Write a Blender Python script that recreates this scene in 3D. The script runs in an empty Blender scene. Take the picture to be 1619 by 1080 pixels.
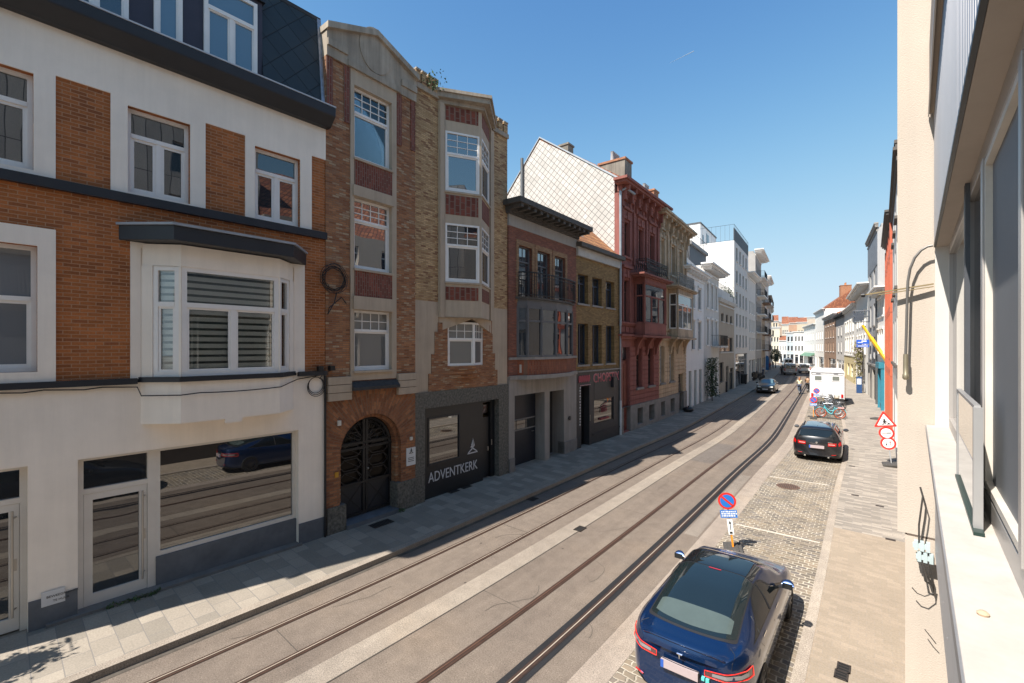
import bpy, math, random
from mathutils import Vector, Matrix
R = math.radians
S = bpy.context.scene
COL = S.collection
rnd = random.Random(7)

# ---------------------------------------------------------------- camera, sky, sun, exposure
FPX, CX, HY, TH, CH = 719.6, 809.5, 550.0, R(41.5), 4.9     # focal length in photo pixels, horizon row, yaw, eye height
CT, ST = math.cos(TH), math.sin(TH)
cam = bpy.data.cameras.new('camera'); camo = bpy.data.objects.new('camera', cam); COL.objects.link(camo)
camo.location = (0, 0, CH); camo.rotation_euler = (R(90), 0, TH)
cam.sensor_width = 36; cam.lens = 16.0; cam.shift_y = 10 / 1619; cam.clip_start = .05; cam.clip_end = 6000
S.camera = camo
w = bpy.data.worlds.new('World'); S.world = w; w.use_nodes = True
nt = w.node_tree; bg = nt.nodes['Background']
sky = nt.nodes.new('ShaderNodeTexSky'); sky.sky_type = 'NISHITA'; sky.sun_disc = False
SUNV = Vector((.18, .78, -1.0)).normalized()
sky.sun_elevation = math.asin(-SUNV.z); sky.sun_rotation = R(193); sky.altitude = 2000
sky.air_density = .85; sky.dust_density = .1; sky.ozone_density = 1.6
def _vm(op, a_, b_):                 # soft shoulder so that the horizon stays pale blue instead of clipping
    n = nt.nodes.new('ShaderNodeVectorMath'); n.operation = op
    for i, q in enumerate((a_, b_)):
        if isinstance(q, tuple): n.inputs[i].default_value = q
        else: nt.links.new(q, n.inputs[i])
    return n.outputs[0]
_x = _vm('MULTIPLY', sky.outputs[0], sky.outputs[0])
nt.links.new(_vm('MULTIPLY', _vm('DIVIDE', _x, _vm('ADD', _x, (1.835, 2.07, 2.48))), (2.12, 2.60, 2.97)), bg.inputs[0])
bg.inputs[1].default_value = .15
sl = bpy.data.lights.new('sun', 'SUN'); sl.energy = 4.0; sl.angle = R(.5); sl.color = (1, .945, .87)
so = bpy.data.objects.new('sun', sl); COL.objects.link(so); so.rotation_euler = SUNV.to_track_quat('-Z', 'Y').to_euler()
S.view_settings.view_transform = 'Standard'; S.view_settings.look = 'None'
S.view_settings.exposure = 1.16; S.view_settings.gamma = 1
S.render.engine = 'CYCLES'

# ---------------------------------------------------------------- pixel <-> place measuring helpers
_SH = [(-30, 0), (3, 0), (5, -.02), (10, -.28), (15, -.6), (20, -.95), (26, -1.2), (30, -1.6), (36, -2.3), (42, -3.0), (48, -3.7),
       (56, -4.6), (66, -5.8), (76, -7.0), (101, -10.7), (130, -16), (160, -23), (200, -34), (300, -62)]
def lerp_tab(t, y):
    if y <= t[0][0]: return t[0][1]
    for a, b in zip(t, t[1:]):
        if y <= b[0]: return a[1] + (b[1]-a[1]) * (y-a[0]) / (b[0]-a[0])
    return t[-1][1]
def cshift(y):                      # how far the street has bent to the left at distance y
    return sum(lerp_tab(_SH, y+k) for k in (-3, -2, -1, 0, 1, 2, 3)) / 7
_RF = [(-40, -.13), (9, -.13), (20, -.35), (30, -.75), (43.5, -1.5), (64, -4.2), (77, -6.1), (90, -8.2), (108, -11.9), (130, -17), (160, -25), (200, -36)]
def rshift(y): return lerp_tab(_RF, y)
def ray(px, py=HY):
    a = (px-CX)/FPX
    return Vector((a*CT-ST, a*ST+CT, -(py-HY)/FPX))
def project(p):
    d = -p[0]*ST + p[1]*CT; s = p[0]*CT + p[1]*ST
    return CX+FPX*s/d, HY-FPX*(p[2]-CH)/d
def ground(px, py, z=0):
    r = ray(px, py); k = (z-CH)/r.z
    return Vector((r.x*k, r.y*k, z))
def y_at(px, f, lo=-5, hi=240):     # distance at which the base line x=f(y) is seen at column px
    for _ in range(60):
        m = (lo+hi)/2
        if project((f(m), m, 0))[0] < px: lo = m
        else: hi = m
    return (lo+hi)/2

# ---------------------------------------------------------------- mesh helpers
def tag(o, label=None, cat=None, group=None, kind=None):
    if label: o['label'] = label
    if cat: o['category'] = cat
    if group: o['group'] = group
    if kind: o['kind'] = kind
    return o
def empty(name, loc=(0, 0, 0), rz=0, label=None, cat=None, group=None, parent=None):
    o = bpy.data.objects.new(name, None); COL.objects.link(o); o.location = loc; o.rotation_euler = (0, 0, rz)
    o.empty_display_size = .3
    if parent: o.parent = parent
    return tag(o, label, cat, group)
def copy_tree(o, parent=None):
    c = o.copy(); COL.objects.link(c); c.parent = parent
    for ch in [k for k in bpy.data.objects if k.parent == o and k is not c]: copy_tree(ch, c)
    return c
class MB:
    def __init__(s): s.v = []; s.f = []
    def add(s, vs, fs):
        n = len(s.v); s.v += [tuple(v) for v in vs]; s.f += [tuple(i+n for i in f) for f in fs]; return s
    def box(s, x0, x1, y0, y1, z0, z1):
        if x0 > x1: x0, x1 = x1, x0
        if y0 > y1: y0, y1 = y1, y0
        if z0 > z1: z0, z1 = z1, z0
        return s.add([(x0,y0,z0),(x1,y0,z0),(x1,y1,z0),(x0,y1,z0),(x0,y0,z1),(x1,y0,z1),(x1,y1,z1),(x0,y1,z1)],
                     [(0,3,2,1),(4,5,6,7),(0,1,5,4),(1,2,6,5),(2,3,7,6),(3,0,4,7)])
    def prism(s, poly, a0, a1, f):
        # poly: 2d outline, f(p, a) -> 3d point
        n = len(poly); vs = [f(p, a0) for p in poly] + [f(p, a1) for p in poly]
        return s.add(vs, [tuple(range(n)), tuple(range(2*n-1, n-1, -1))] + [(i, n+i, n+(i+1) % n, (i+1) % n) for i in range(n)])
    def bar(s, p, q, w, h=None, up=(0, 0, 1)):
        h = h or w; p = Vector(p); q = Vector(q); d = (q-p)
        if d.length < 1e-6: return s
        d.normalize(); u = Vector(up)
        if abs(d.dot(u)) > .98: u = Vector((1, 0, 0))
        a = d.cross(u).normalized()*w/2; b = a.cross(d).normalized()*h/2
        vs = [p-a-b, p+a-b, p+a+b, p-a+b, q-a-b, q+a-b, q+a+b, q-a+b]
        return s.add(vs, [(0,3,2,1),(4,5,6,7),(0,1,5,4),(1,2,6,5),(2,3,7,6),(3,0,4,7)])
    def tube(s, pts, r, n=8, closed=False):
        pts = [Vector(p) for p in pts]; m = len(pts); rs = r if isinstance(r, (list, tuple)) else [r]*m
        base = len(s.v); pa = None
        for i, p in enumerate(pts):
            if closed: t = pts[(i+1) % m]-pts[i-1]
            else: t = pts[min(i+1, m-1)]-pts[max(i-1, 0)]
            t.normalize()
            if pa is None:
                ref = Vector((0, 0, 1)) if abs(t.z) < .9 else Vector((1, 0, 0)); pa = t.cross(ref).normalized()
            else:
                pa = (pa - t*pa.dot(t)).normalized()
            b = t.cross(pa)
            for k in range(n):
                an = 2*math.pi*k/n; s.v.append(tuple(p + (pa*math.cos(an)+b*math.sin(an))*rs[i]))
        for i in range(m if closed else m-1):
            j = (i+1) % m
            for k in range(n):
                s.f.append((base+i*n+k, base+i*n+(k+1) % n, base+j*n+(k+1) % n, base+j*n+k))
        if not closed:
            s.f.append(tuple(base+k for k in reversed(range(n)))); s.f.append(tuple(base+(m-1)*n+k for k in range(n)))
        return s
    def lathe(s, prof, c=(0, 0, 0), n=20, ax='z', cap=True):
        c = Vector(c); base = len(s.v)
        for r, h in prof:
            for k in range(n):
                an = 2*math.pi*k/n; a, b = r*math.cos(an), r*math.sin(an)
                s.v.append(tuple(c + Vector({'z': (a, b, h), 'x': (h, a, b), 'y': (b, h, a)}[ax])))
        for i in range(len(prof)-1):
            for k in range(n):
                s.f.append((base+i*n+k, base+i*n+(k+1) % n, base+(i+1)*n+(k+1) % n, base+(i+1)*n+k))
        if cap:
            s.f.append(tuple(base+k for k in reversed(range(n)))); s.f.append(tuple(base+(len(prof)-1)*n+k for k in range(n)))
        return s
    def grid(s, fn, nu, nv, u0=0, u1=1, v0=0, v1=1):
        base = len(s.v)
        for i in range(nu+1):
            for j in range(nv+1): s.v.append(tuple(fn(u0+(u1-u0)*i/nu, v0+(v1-v0)*j/nv)))
        for i in range(nu):
            for j in range(nv):
                a = base+i*(nv+1)+j; s.f.append((a, a+nv+1, a+nv+2, a+1))
        return s
    def xf(s, m):
        s.v = [tuple(m @ Vector(v)) for v in s.v]; return s
    def build(s, name, mat, parent=None, smooth=False, label=None, cat=None, group=None, kind=None, bevel=0, loc=None):
        if not s.f: return None
        me = bpy.data.meshes.new(name); me.from_pydata(s.v, [], s.f); me.update()
        o = bpy.data.objects.new(name, me); COL.objects.link(o)
        if mat: me.materials.append(mat)
        if smooth:
            me.polygons.foreach_set('use_smooth', [True]*len(me.polygons))
            if smooth != 2: me.set_sharp_from_angle(angle=R(smooth if smooth > 2 else 40))
        if parent: o.parent = parent
        if loc: o.location = loc
        if bevel:
            b = o.modifiers.new('bevel', 'BEVEL'); b.width = bevel; b.segments = 2; b.limit_method = 'ANGLE'
        return tag(o, label, cat, group, kind)
def textmesh(name, body, size, mat, parent, mtx, depth=.008, label=None, sx=1.0, align='LEFT', bold=0):
    cu = bpy.data.curves.new(name, 'FONT'); cu.body = body; cu.size = size; cu.extrude = depth; cu.align_x = align; cu.offset = bold
    cu.resolution_u = 3
    o = bpy.data.objects.new(name, cu); COL.objects.link(o); bpy.context.view_layer.update()
    me = bpy.data.meshes.new_from_object(o); bpy.data.objects.remove(o)
    me.transform(Matrix.Diagonal((sx, 1, 1, 1))); me.transform(mtx); me.materials.clear(); me.materials.append(mat)
    o = bpy.data.objects.new(name, me); COL.objects.link(o); o.parent = parent
    return tag(o, label)

# ---------------------------------------------------------------- materials
_M = {}
def _new(name):
    m = bpy.data.materials.new(name); m.use_nodes = True; return m, m.node_tree, m.node_tree.nodes['Principled BSDF']
def _noise(nt, scale, detail=4, rough=.6, vec=None):
    n = nt.nodes.new('ShaderNodeTexNoise'); n.inputs['Scale'].default_value = scale; n.inputs['Detail'].default_value = detail
    n.inputs['Roughness'].default_value = rough
    if vec: nt.links.new(vec, n.inputs['Vector'])
    return n
def _ramp(nt, src, stops):
    r = nt.nodes.new('ShaderNodeValToRGB'); e = r.color_ramp.elements
    e[0].position, e[0].color = stops[0][0], (*stops[0][1], 1); e[1].position, e[1].color = stops[-1][0], (*stops[-1][1], 1)
    for p, c in stops[1:-1]:
        x = e.new(p); x.color = (*c, 1)
    nt.links.new(src, r.inputs[0]); return r.outputs[0]
def _mix(nt, a, b, fac, mode='MIX'):
    m = nt.nodes.new('ShaderNodeMix'); m.data_type = 'RGBA'; m.blend_type = mode
    for sk, val in ((m.inputs[0], fac), (m.inputs[6], a), (m.inputs[7], b)):
        if hasattr(val, 'is_linked') or hasattr(val, 'links'): nt.links.new(val, sk)
        elif isinstance(val, (int, float)): sk.default_value = val
        else: sk.default_value = (*val, 1)
    return m.outputs[2]
def _bump(nt, bsdf, h, strength=.3, dist=.01, prev=None):
    b = nt.nodes.new('ShaderNodeBump'); b.inputs['Strength'].default_value = strength; b.inputs['Distance'].default_value = dist
    nt.links.new(h, b.inputs['Height'])
    if prev: nt.links.new(prev, b.inputs['Normal'])
    nt.links.new(b.outputs[0], bsdf.inputs['Normal']); return b.outputs[0]
def _obj(nt): return nt.nodes.new('ShaderNodeTexCoord').outputs['Object']
def _sc(c, k): return tuple(min(1, x*k) for x in c)
def plain(name, c, rough=.6, metal=0, spec=.5, var=.12, scale=3, bump=0, bscale=60, coat=0, emit=0):
    if name in _M: return _M[name]
    m, nt, b = _new(name); co = _obj(nt)
    if var:
        n = _noise(nt, scale, 5, .65, co)
        col = _ramp(nt, n.outputs[0], [(.3, _sc(c, 1-var)), (.7, _sc(c, 1+var))]); nt.links.new(col, b.inputs['Base Color'])
    else: b.inputs['Base Color'].default_value = (*c, 1)
    b.inputs['Roughness'].default_value = rough; b.inputs['Metallic'].default_value = metal
    b.inputs['Specular IOR Level'].default_value = spec; b.inputs['Coat Weight'].default_value = coat
    b.inputs['Coat Roughness'].default_value = .03
    if emit: b.inputs['Emission Color'].default_value = (*c, 1); b.inputs['Emission Strength'].default_value = emit
    if bump:
        n2 = _noise(nt, bscale, 3, .6, co); _bump(nt, b, n2.outputs[0], bump, .01)
    _M[name] = m; return m
def plaster(name, c, dirt=.16, streak=.1, bump=.25, bscale=90):
    # rendered wall with broad staining and faint vertical streaks
    if name in _M: return _M[name]
    m, nt, b = _new(name); co = _obj(nt)
    n = _noise(nt, .9, 6, .65, co)
    col = _ramp(nt, n.outputs[0], [(.28, _sc(c, 1-dirt)), (.62, c), (.8, _sc(c, 1.04))])
    mp = nt.nodes.new('ShaderNodeMapping'); mp.inputs['Scale'].default_value = (5, 5, .35); nt.links.new(co, mp.inputs[0])
    n2 = _noise(nt, 1.0, 5, .7, mp.outputs[0])
    st = _ramp(nt, n2.outputs[0], [(.35, (1-streak,)*3), (.6, (1, 1, 1))])
    nt.links.new(_mix(nt, col, st, 1.0, 'MULTIPLY'), b.inputs['Base Color'])
    b.inputs['Roughness'].default_value = .85
    n3 = _noise(nt, bscale, 3, .6, co); _bump(nt, b, n3.outputs[0], bump, .008)
    _M[name] = m; return m
def _wallvec(nt, uv=False, rot=False):
    tc = nt.nodes.new('ShaderNodeTexCoord')
    if uv: return tc.outputs['UV']
    sp = nt.nodes.new('ShaderNodeSeparateXYZ'); nt.links.new(tc.outputs['Object'], sp.inputs[0])
    ad = nt.nodes.new('ShaderNodeMath'); ad.operation = 'ADD'; nt.links.new(sp.outputs[0], ad.inputs[0]); nt.links.new(sp.outputs[1], ad.inputs[1])
    cb = nt.nodes.new('ShaderNodeCombineXYZ')
    nt.links.new(ad.outputs[0], cb.inputs[1 if rot else 0]); nt.links.new(sp.outputs[2], cb.inputs[0 if rot else 1])
    return cb.outputs[0]
def brick(name, c1, c2, mortar, bw=.22, bh=.065, ms=.011, var=.3, third=None, uv=False, rot=False, rough=.85, stain=.25, bump=.5, offset=.5, sc2=.6):
    if name in _M: return _M[name]
    m, nt, b = _new(name); v = _wallvec(nt, uv, rot)
    # slight wobble so that the courses are not ruler straight
    wn = _noise(nt, 2.5, 2, .5, v); vm = nt.nodes.new('ShaderNodeVectorMath'); vm.operation = 'MULTIPLY_ADD'
    nt.links.new(wn.outputs[1], vm.inputs[0]); vm.inputs[1].default_value = (min(bh*.25, .015),)*2+(0,); nt.links.new(v, vm.inputs[2])
    t = nt.nodes.new('ShaderNodeTexBrick'); nt.links.new(vm.outputs[0], t.inputs['Vector'])
    t.offset = offset; t.inputs['Scale'].default_value = 1; t.inputs['Brick Width'].default_value = bw; t.inputs['Row Height'].default_value = bh
    t.inputs['Mortar Size'].default_value = ms; t.inputs['Mortar Smooth'].default_value = .3; t.inputs['Bias'].default_value = 0
    t.inputs['Color1'].default_value = (0, 0, 0, 1); t.inputs['Color2'].default_value = (1, 1, 1, 1); t.inputs['Mortar'].default_value = (.5, .5, .5, 1)
    third = third or c1
    col = _ramp(nt, t.outputs[0], [(0, _sc(third, 1)), (.3, c1), (.6, c2), (.85, _sc(c2, 1+var)), (1, _sc(c1, 1-var))])
    n = _noise(nt, sc2, 5, .65, v); st = _ramp(nt, n.outputs[0], [(.3, (1-stain,)*3), (.65, (1, 1, 1))])
    col = _mix(nt, col, st, 1.0, 'MULTIPLY')
    n4 = _noise(nt, 35, 3, .6, v); g = _ramp(nt, n4.outputs[0], [(.3, (.82,)*3), (.7, (1.12,)*3)])
    col = _mix(nt, col, g, 1.0, 'MULTIPLY')
    col = _mix(nt, col, mortar, t.outputs[1])
    nt.links.new(col, b.inputs['Base Color']); b.inputs['Roughness'].default_value = rough
    inv = nt.nodes.new('ShaderNodeMath'); inv.operation = 'SUBTRACT'; inv.inputs[0].default_value = 1; nt.links.new(t.outputs[1], inv.inputs[1])
    mx = nt.nodes.new('ShaderNodeMath'); mx.operation = 'MULTIPLY_ADD'; nt.links.new(n4.outputs[0], mx.inputs[0]); mx.inputs[1].default_value = .25; nt.links.new(inv.outputs[0], mx.inputs[2])
    _bump(nt, b, mx.outputs[0], bump, .012)
    _M[name] = m; return m
def glass(name='window glass', c=(.018, .022, .028), ior=2.1, rough=.012, wav=.06):
    if name in _M: return _M[name]
    m, nt, b = _new(name); b.inputs['Base Color'].default_value = (*c, 1); b.inputs['Roughness'].default_value = rough; b.inputs['IOR'].default_value = ior
    n = _noise(nt, 1.3, 1, .4, _obj(nt)); _bump(nt, b, n.outputs[0], wav, .05)
    _M[name] = m; return m
def clear(name='clear glass', refl=.07, tint=(.95, .97, .96)):
    if name in _M: return _M[name]
    m, nt, b = _new(name); nt.nodes.remove(b)
    tr = nt.nodes.new('ShaderNodeBsdfTransparent'); tr.inputs[0].default_value = (*tint, 1)
    gl = nt.nodes.new('ShaderNodeBsdfGlossy'); gl.inputs['Roughness'].default_value = .01
    fr = nt.nodes.new('ShaderNodeFresnel'); fr.inputs[0].default_value = 1.5
    ad = nt.nodes.new('ShaderNodeMath'); ad.operation = 'MULTIPLY_ADD'; ad.inputs[1].default_value = 1; ad.inputs[2].default_value = refl; nt.links.new(fr.outputs[0], ad.inputs[0])
    mx = nt.nodes.new('ShaderNodeMixShader'); nt.links.new(ad.outputs[0], mx.inputs[0]); nt.links.new(tr.outputs[0], mx.inputs[1]); nt.links.new(gl.outputs[0], mx.inputs[2])
    nt.links.new(mx.outputs[0], nt.nodes['Material Output'].inputs[0])
    _M[name] = m; return m
def tiles(name, c1, c2, bw, bh, gap, uv=False, var=.2, rough=.8, stain=.2, offset=.5, mortar=None, bump=.4, rot=False, patch=None, sc2=.5):
    return brick(name, c1, c2, mortar or _sc(c1, .45), bw, bh, gap, var, None, uv, rot, rough, stain, bump, offset, sc2)
def asphalt(name, c, oil=True, tint=(.8, .74, .66)):
    if name in _M: return _M[name]
    m, nt, b = _new(name); v = nt.nodes.new('ShaderNodeTexCoord').outputs['UV']
    n1 = _noise(nt, 48, 4, .8, v); n2 = _noise(nt, .35, 6, .6, v)
    col = _ramp(nt, n1.outputs[0], [(.36, _sc(c, .5)), (.47, _sc(c, .93)), (.56, _sc(c, 1.08)), (.68, _sc(c, 1.7))])
    n5 = _noise(nt, 3.2, 5, .7, v); col = _mix(nt, col, _ramp(nt, n5.outputs[0], [(.36, (.88, .87, .86)), (.6, (1.05, 1.04, 1.03))]), 1.0, 'MULTIPLY')
    col2 = _ramp(nt, n2.outputs[0], [(.3, (.84, .84, .86)), (.55, (1, 1, 1)), (.75, (1.1, 1.06, 1.0))])
    col = _mix(nt, col, col2, 1.0, 'MULTIPLY')
    mp = nt.nodes.new('ShaderNodeMapping'); mp.inputs['Scale'].default_value = (2.2, .12, 1); nt.links.new(v, mp.inputs[0])
    n3 = _noise(nt, 1.2, 5, .6, mp.outputs[0]); s3 = _ramp(nt, n3.outputs[0], [(.35, (.86, .85, .85)), (.6, (1, 1, 1))])
    col = _mix(nt, col, s3, 1.0, 'MULTIPLY')
    if oil:                                 # scattered gum spots
        vo = nt.nodes.new('ShaderNodeTexVoronoi'); vo.inputs['Scale'].default_value = 1.35; nt.links.new(v, vo.inputs['Vector'])
        s = _ramp(nt, vo.outputs[0], [(.028, (.3, .3, .32)), (.045, (1, 1, 1))]); col = _mix(nt, col, s, 1.0, 'MULTIPLY')
        vo = nt.nodes.new('ShaderNodeTexVoronoi'); vo.inputs['Scale'].default_value = 4.3; nt.links.new(v, vo.inputs['Vector'])
        s = _ramp(nt, vo.outputs[0], [(.03, (.5, .5, .52)), (.06, (1, 1, 1))]); col = _mix(nt, col, s, 1.0, 'MULTIPLY')
    nt.links.new(col, b.inputs['Base Color']); b.inputs['Roughness'].default_value = .8; b.inputs['Specular IOR Level'].default_value = .35
    _bump(nt, b, n1.outputs[0], .5, .01)
    _M[name] = m; return m

# ---------------------------------------------------------------- ground, road, tracks, pavements
def ribbon(name, x0, x1, z, mat, y0=-22, y1=170, label=None, kind='structure', parent=None, skirt=0, step=1.0, nx=1, z2=None):
    # x0 / x1 : numbers (follow the bend) or functions of y
    f0 = x0 if callable(x0) else (lambda y: x0+cshift(y)); f1 = x1 if callable(x1) else (lambda y: x1+cshift(y))
    vs, uv, fs = [], [], []
    n = int((y1-y0)/step); z2 = z if z2 is None else z2
    for i in range(n+1):
        y = y0+(y1-y0)*i/n; a, b = f0(y), f1(y); c = cshift(y)
        row = [(a+(b-a)*k/nx, y, z+(z2-z)*k/nx) for k in range(nx+1)]; ru = [(p[0]-c, y) for p in row]
        if skirt:
            row = [(a, y, z-skirt)]+row+[(b, y, z2-skirt)]; ru = [(a-c-skirt, y)]+ru+[(b-c+skirt, y)]
        vs += row; uv += ru
    m = len(vs)//(n+1)
    for i in range(n):
        for k in range(m-1):
            a = i*m+k; fs.append((a, a+1, a+m+1, a+m))
    if skirt:
        fs.append(tuple(range(m-1, -1, -1))); fs.append(tuple(n*m+k for k in range(m)))
    me = bpy.data.meshes.new(name); me.from_pydata(vs, [], fs); l = me.uv_layers.new(name='UVMap')
    for lp in me.loops: l.data[lp.index].uv = uv[lp.vertex_index]
    me.materials.append(mat); o = bpy.data.objects.new(name, me); COL.objects.link(o)
    if parent: o.parent = parent
    return tag(o, label, kind=kind)
asph = asphalt('asphalt', (.208, .168, .134))
gm = MB().grid(lambda u, v: (-900+1800*u, -300+1800*v, -.06), 8, 8).build('ground', plain('earth', (.2, .19, .17), .9), kind='structure')
ribbon('road', -9.06, -3.72, 0, asph)
ribbon('centre_strip', -6.88, -6.42, .006, asphalt('pale concrete', (.335, .285, .23), False), kind='structure')
ribbon('gutter_strip', -3.74, -3.28, .006, asphalt('gutter concrete', (.365, .305, .25), False), kind='structure')
KH = .12
slab = tiles('grey slabs', (.27, .235, .19), (.35, .30, .24), .50, .33, .008, uv=True, var=.12, stain=.25, mortar=(.2, .18, .16), bump=.2, rot=False)
ribbon('left_kerb', -9.22, -9.04, KH, asphalt('kerb stone', (.34, .29, .235), False), skirt=.13, kind='structure')
ribbon('left_pavement', -11.6, -9.223, KH-.003, slab, kind='structure')
def rkerb(y): return min(cshift(y)-1.03, rshift(y)-.7)
cob = None
def cobble(name):
    m, nt, b = _new(name); v = nt.nodes.new('ShaderNodeTexCoord').outputs['UV']
    wn = _noise(nt, 5.5, 3, .6, v); vm = nt.nodes.new('ShaderNodeVectorMath'); vm.operation = 'MULTIPLY_ADD'
    nt.links.new(wn.outputs[1], vm.inputs[0]); vm.inputs[1].default_value = (.10, .10, 0); nt.links.new(v, vm.inputs[2])
    t = nt.nodes.new('ShaderNodeTexBrick'); nt.links.new(vm.outputs[0], t.inputs['Vector']); t.inputs['Scale'].default_value = 1
    t.inputs['Brick Width'].default_value = .19; t.inputs['Row Height'].default_value = .125; t.inputs['Mortar Size'].default_value = .017
    t.inputs['Mortar Smooth'].default_value = .6; t.inputs['Color1'].default_value = (0, 0, 0, 1); t.inputs['Color2'].default_value = (1, 1, 1, 1)
    col = _ramp(nt, t.outputs[0], [(0, (.13, .115, .10)), (.35, (.22, .185, .14)), (.65, (.28, .23, .175)), (1, (.165, .15, .14))])
    n = _noise(nt, .8, 5, .7, v); st = _ramp(nt, n.outputs[0], [(.35, (.78, .78, .8)), (.65, (1.1, 1.03, .92))])
    col = _mix(nt, col, st, 1.0, 'MULTIPLY')
    n2 = _noise(nt, 1.1, 5, .7, v); mo = _ramp(nt, n2.outputs[0], [(.38, (.27, .23, .18)), (.6, (.56, .49, .39))])
    col = _mix(nt, col, mo, t.outputs[1]); nt.links.new(col, b.inputs['Base Color']); b.inputs['Roughness'].default_value = .8
    inv = nt.nodes.new('ShaderNodeMath'); inv.operation = 'SUBTRACT'; inv.inputs[0].default_value = 1; nt.links.new(t.outputs[1], inv.inputs[1])
    _bump(nt, b, inv.outputs[0], .6, .03); return m
ribbon('parking_strip', -3.3, lambda y: rkerb(y)-.16, .0, cobble('cobbles'), kind='structure')
ribbon('right_kerb', lambda y: rkerb(y)-.17, rkerb, .05, asphalt('kerb stone pale', (.42, .36, .295), False), skirt=.08, kind='structure')
tanpav = tiles('tan pavers', (.33, .265, .195), (.365, .29, .215), .22, .11, .005, uv=True, var=.07, stain=.14, mortar=(.30, .25, .2), bump=.15)
greypav = tiles('grey pavers', (.27, .235, .195), (.39, .335, .275), .42, .105, .006, uv=True, var=.12, stain=.15, mortar=(.27, .24, .22), bump=.15)
ribbon('right_pavement', rkerb, lambda y: rshift(y)+2.5, .045, tanpav, y0=-22, y1=15.0, kind='structure')
ribbon('right_pavement', rkerb, lambda y: rshift(y)+2.5, .045, greypav, y0=15.0, y1=170, kind='structure')
# four grooved tram rails
steel = plain('rail steel', (.62, .52, .41), .38, .35, var=.1)
worn = plain('brown worn rail', (.16, .085, .055), .5, .3, var=.15)
rust = plain('rail groove', (.050, .026, .017), .7, 0, var=.3, scale=8)
tar = asphalt('bitumen', (.022, .022, .024), False)
for i, off in enumerate((-8.37, -7.37, -5.36, -4.36)):
    lab = ['tram rail nearest the left pavement', 'tram rail just left of the pale centre strip', 'tram rail just right of the pale centre strip', 'tram rail bedded in black bitumen, nearest the parked cars'][i]
    t = empty('tram_rail', (off, 0, 0), 0, lab, 'tram rail', 'tram rails in the road')
    def rb(nm, a, b, z, m, skirt=0):
        o = ribbon(nm, lambda y: a+cshift(y), lambda y: b+cshift(y), z, m, y0=-22, y1=150, kind=None, parent=t); return o
    rb('groove', -.062, .062, .010, rust)
    rb('rail_head', -.018, .0, .016, worn if i == 2 else steel)
    rb('guard_lip', .046, .052, .0145, worn if i != 3 else tar)
    if i == 3: rb('bitumen_bed', -.17, .16, .0055, tar)

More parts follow.
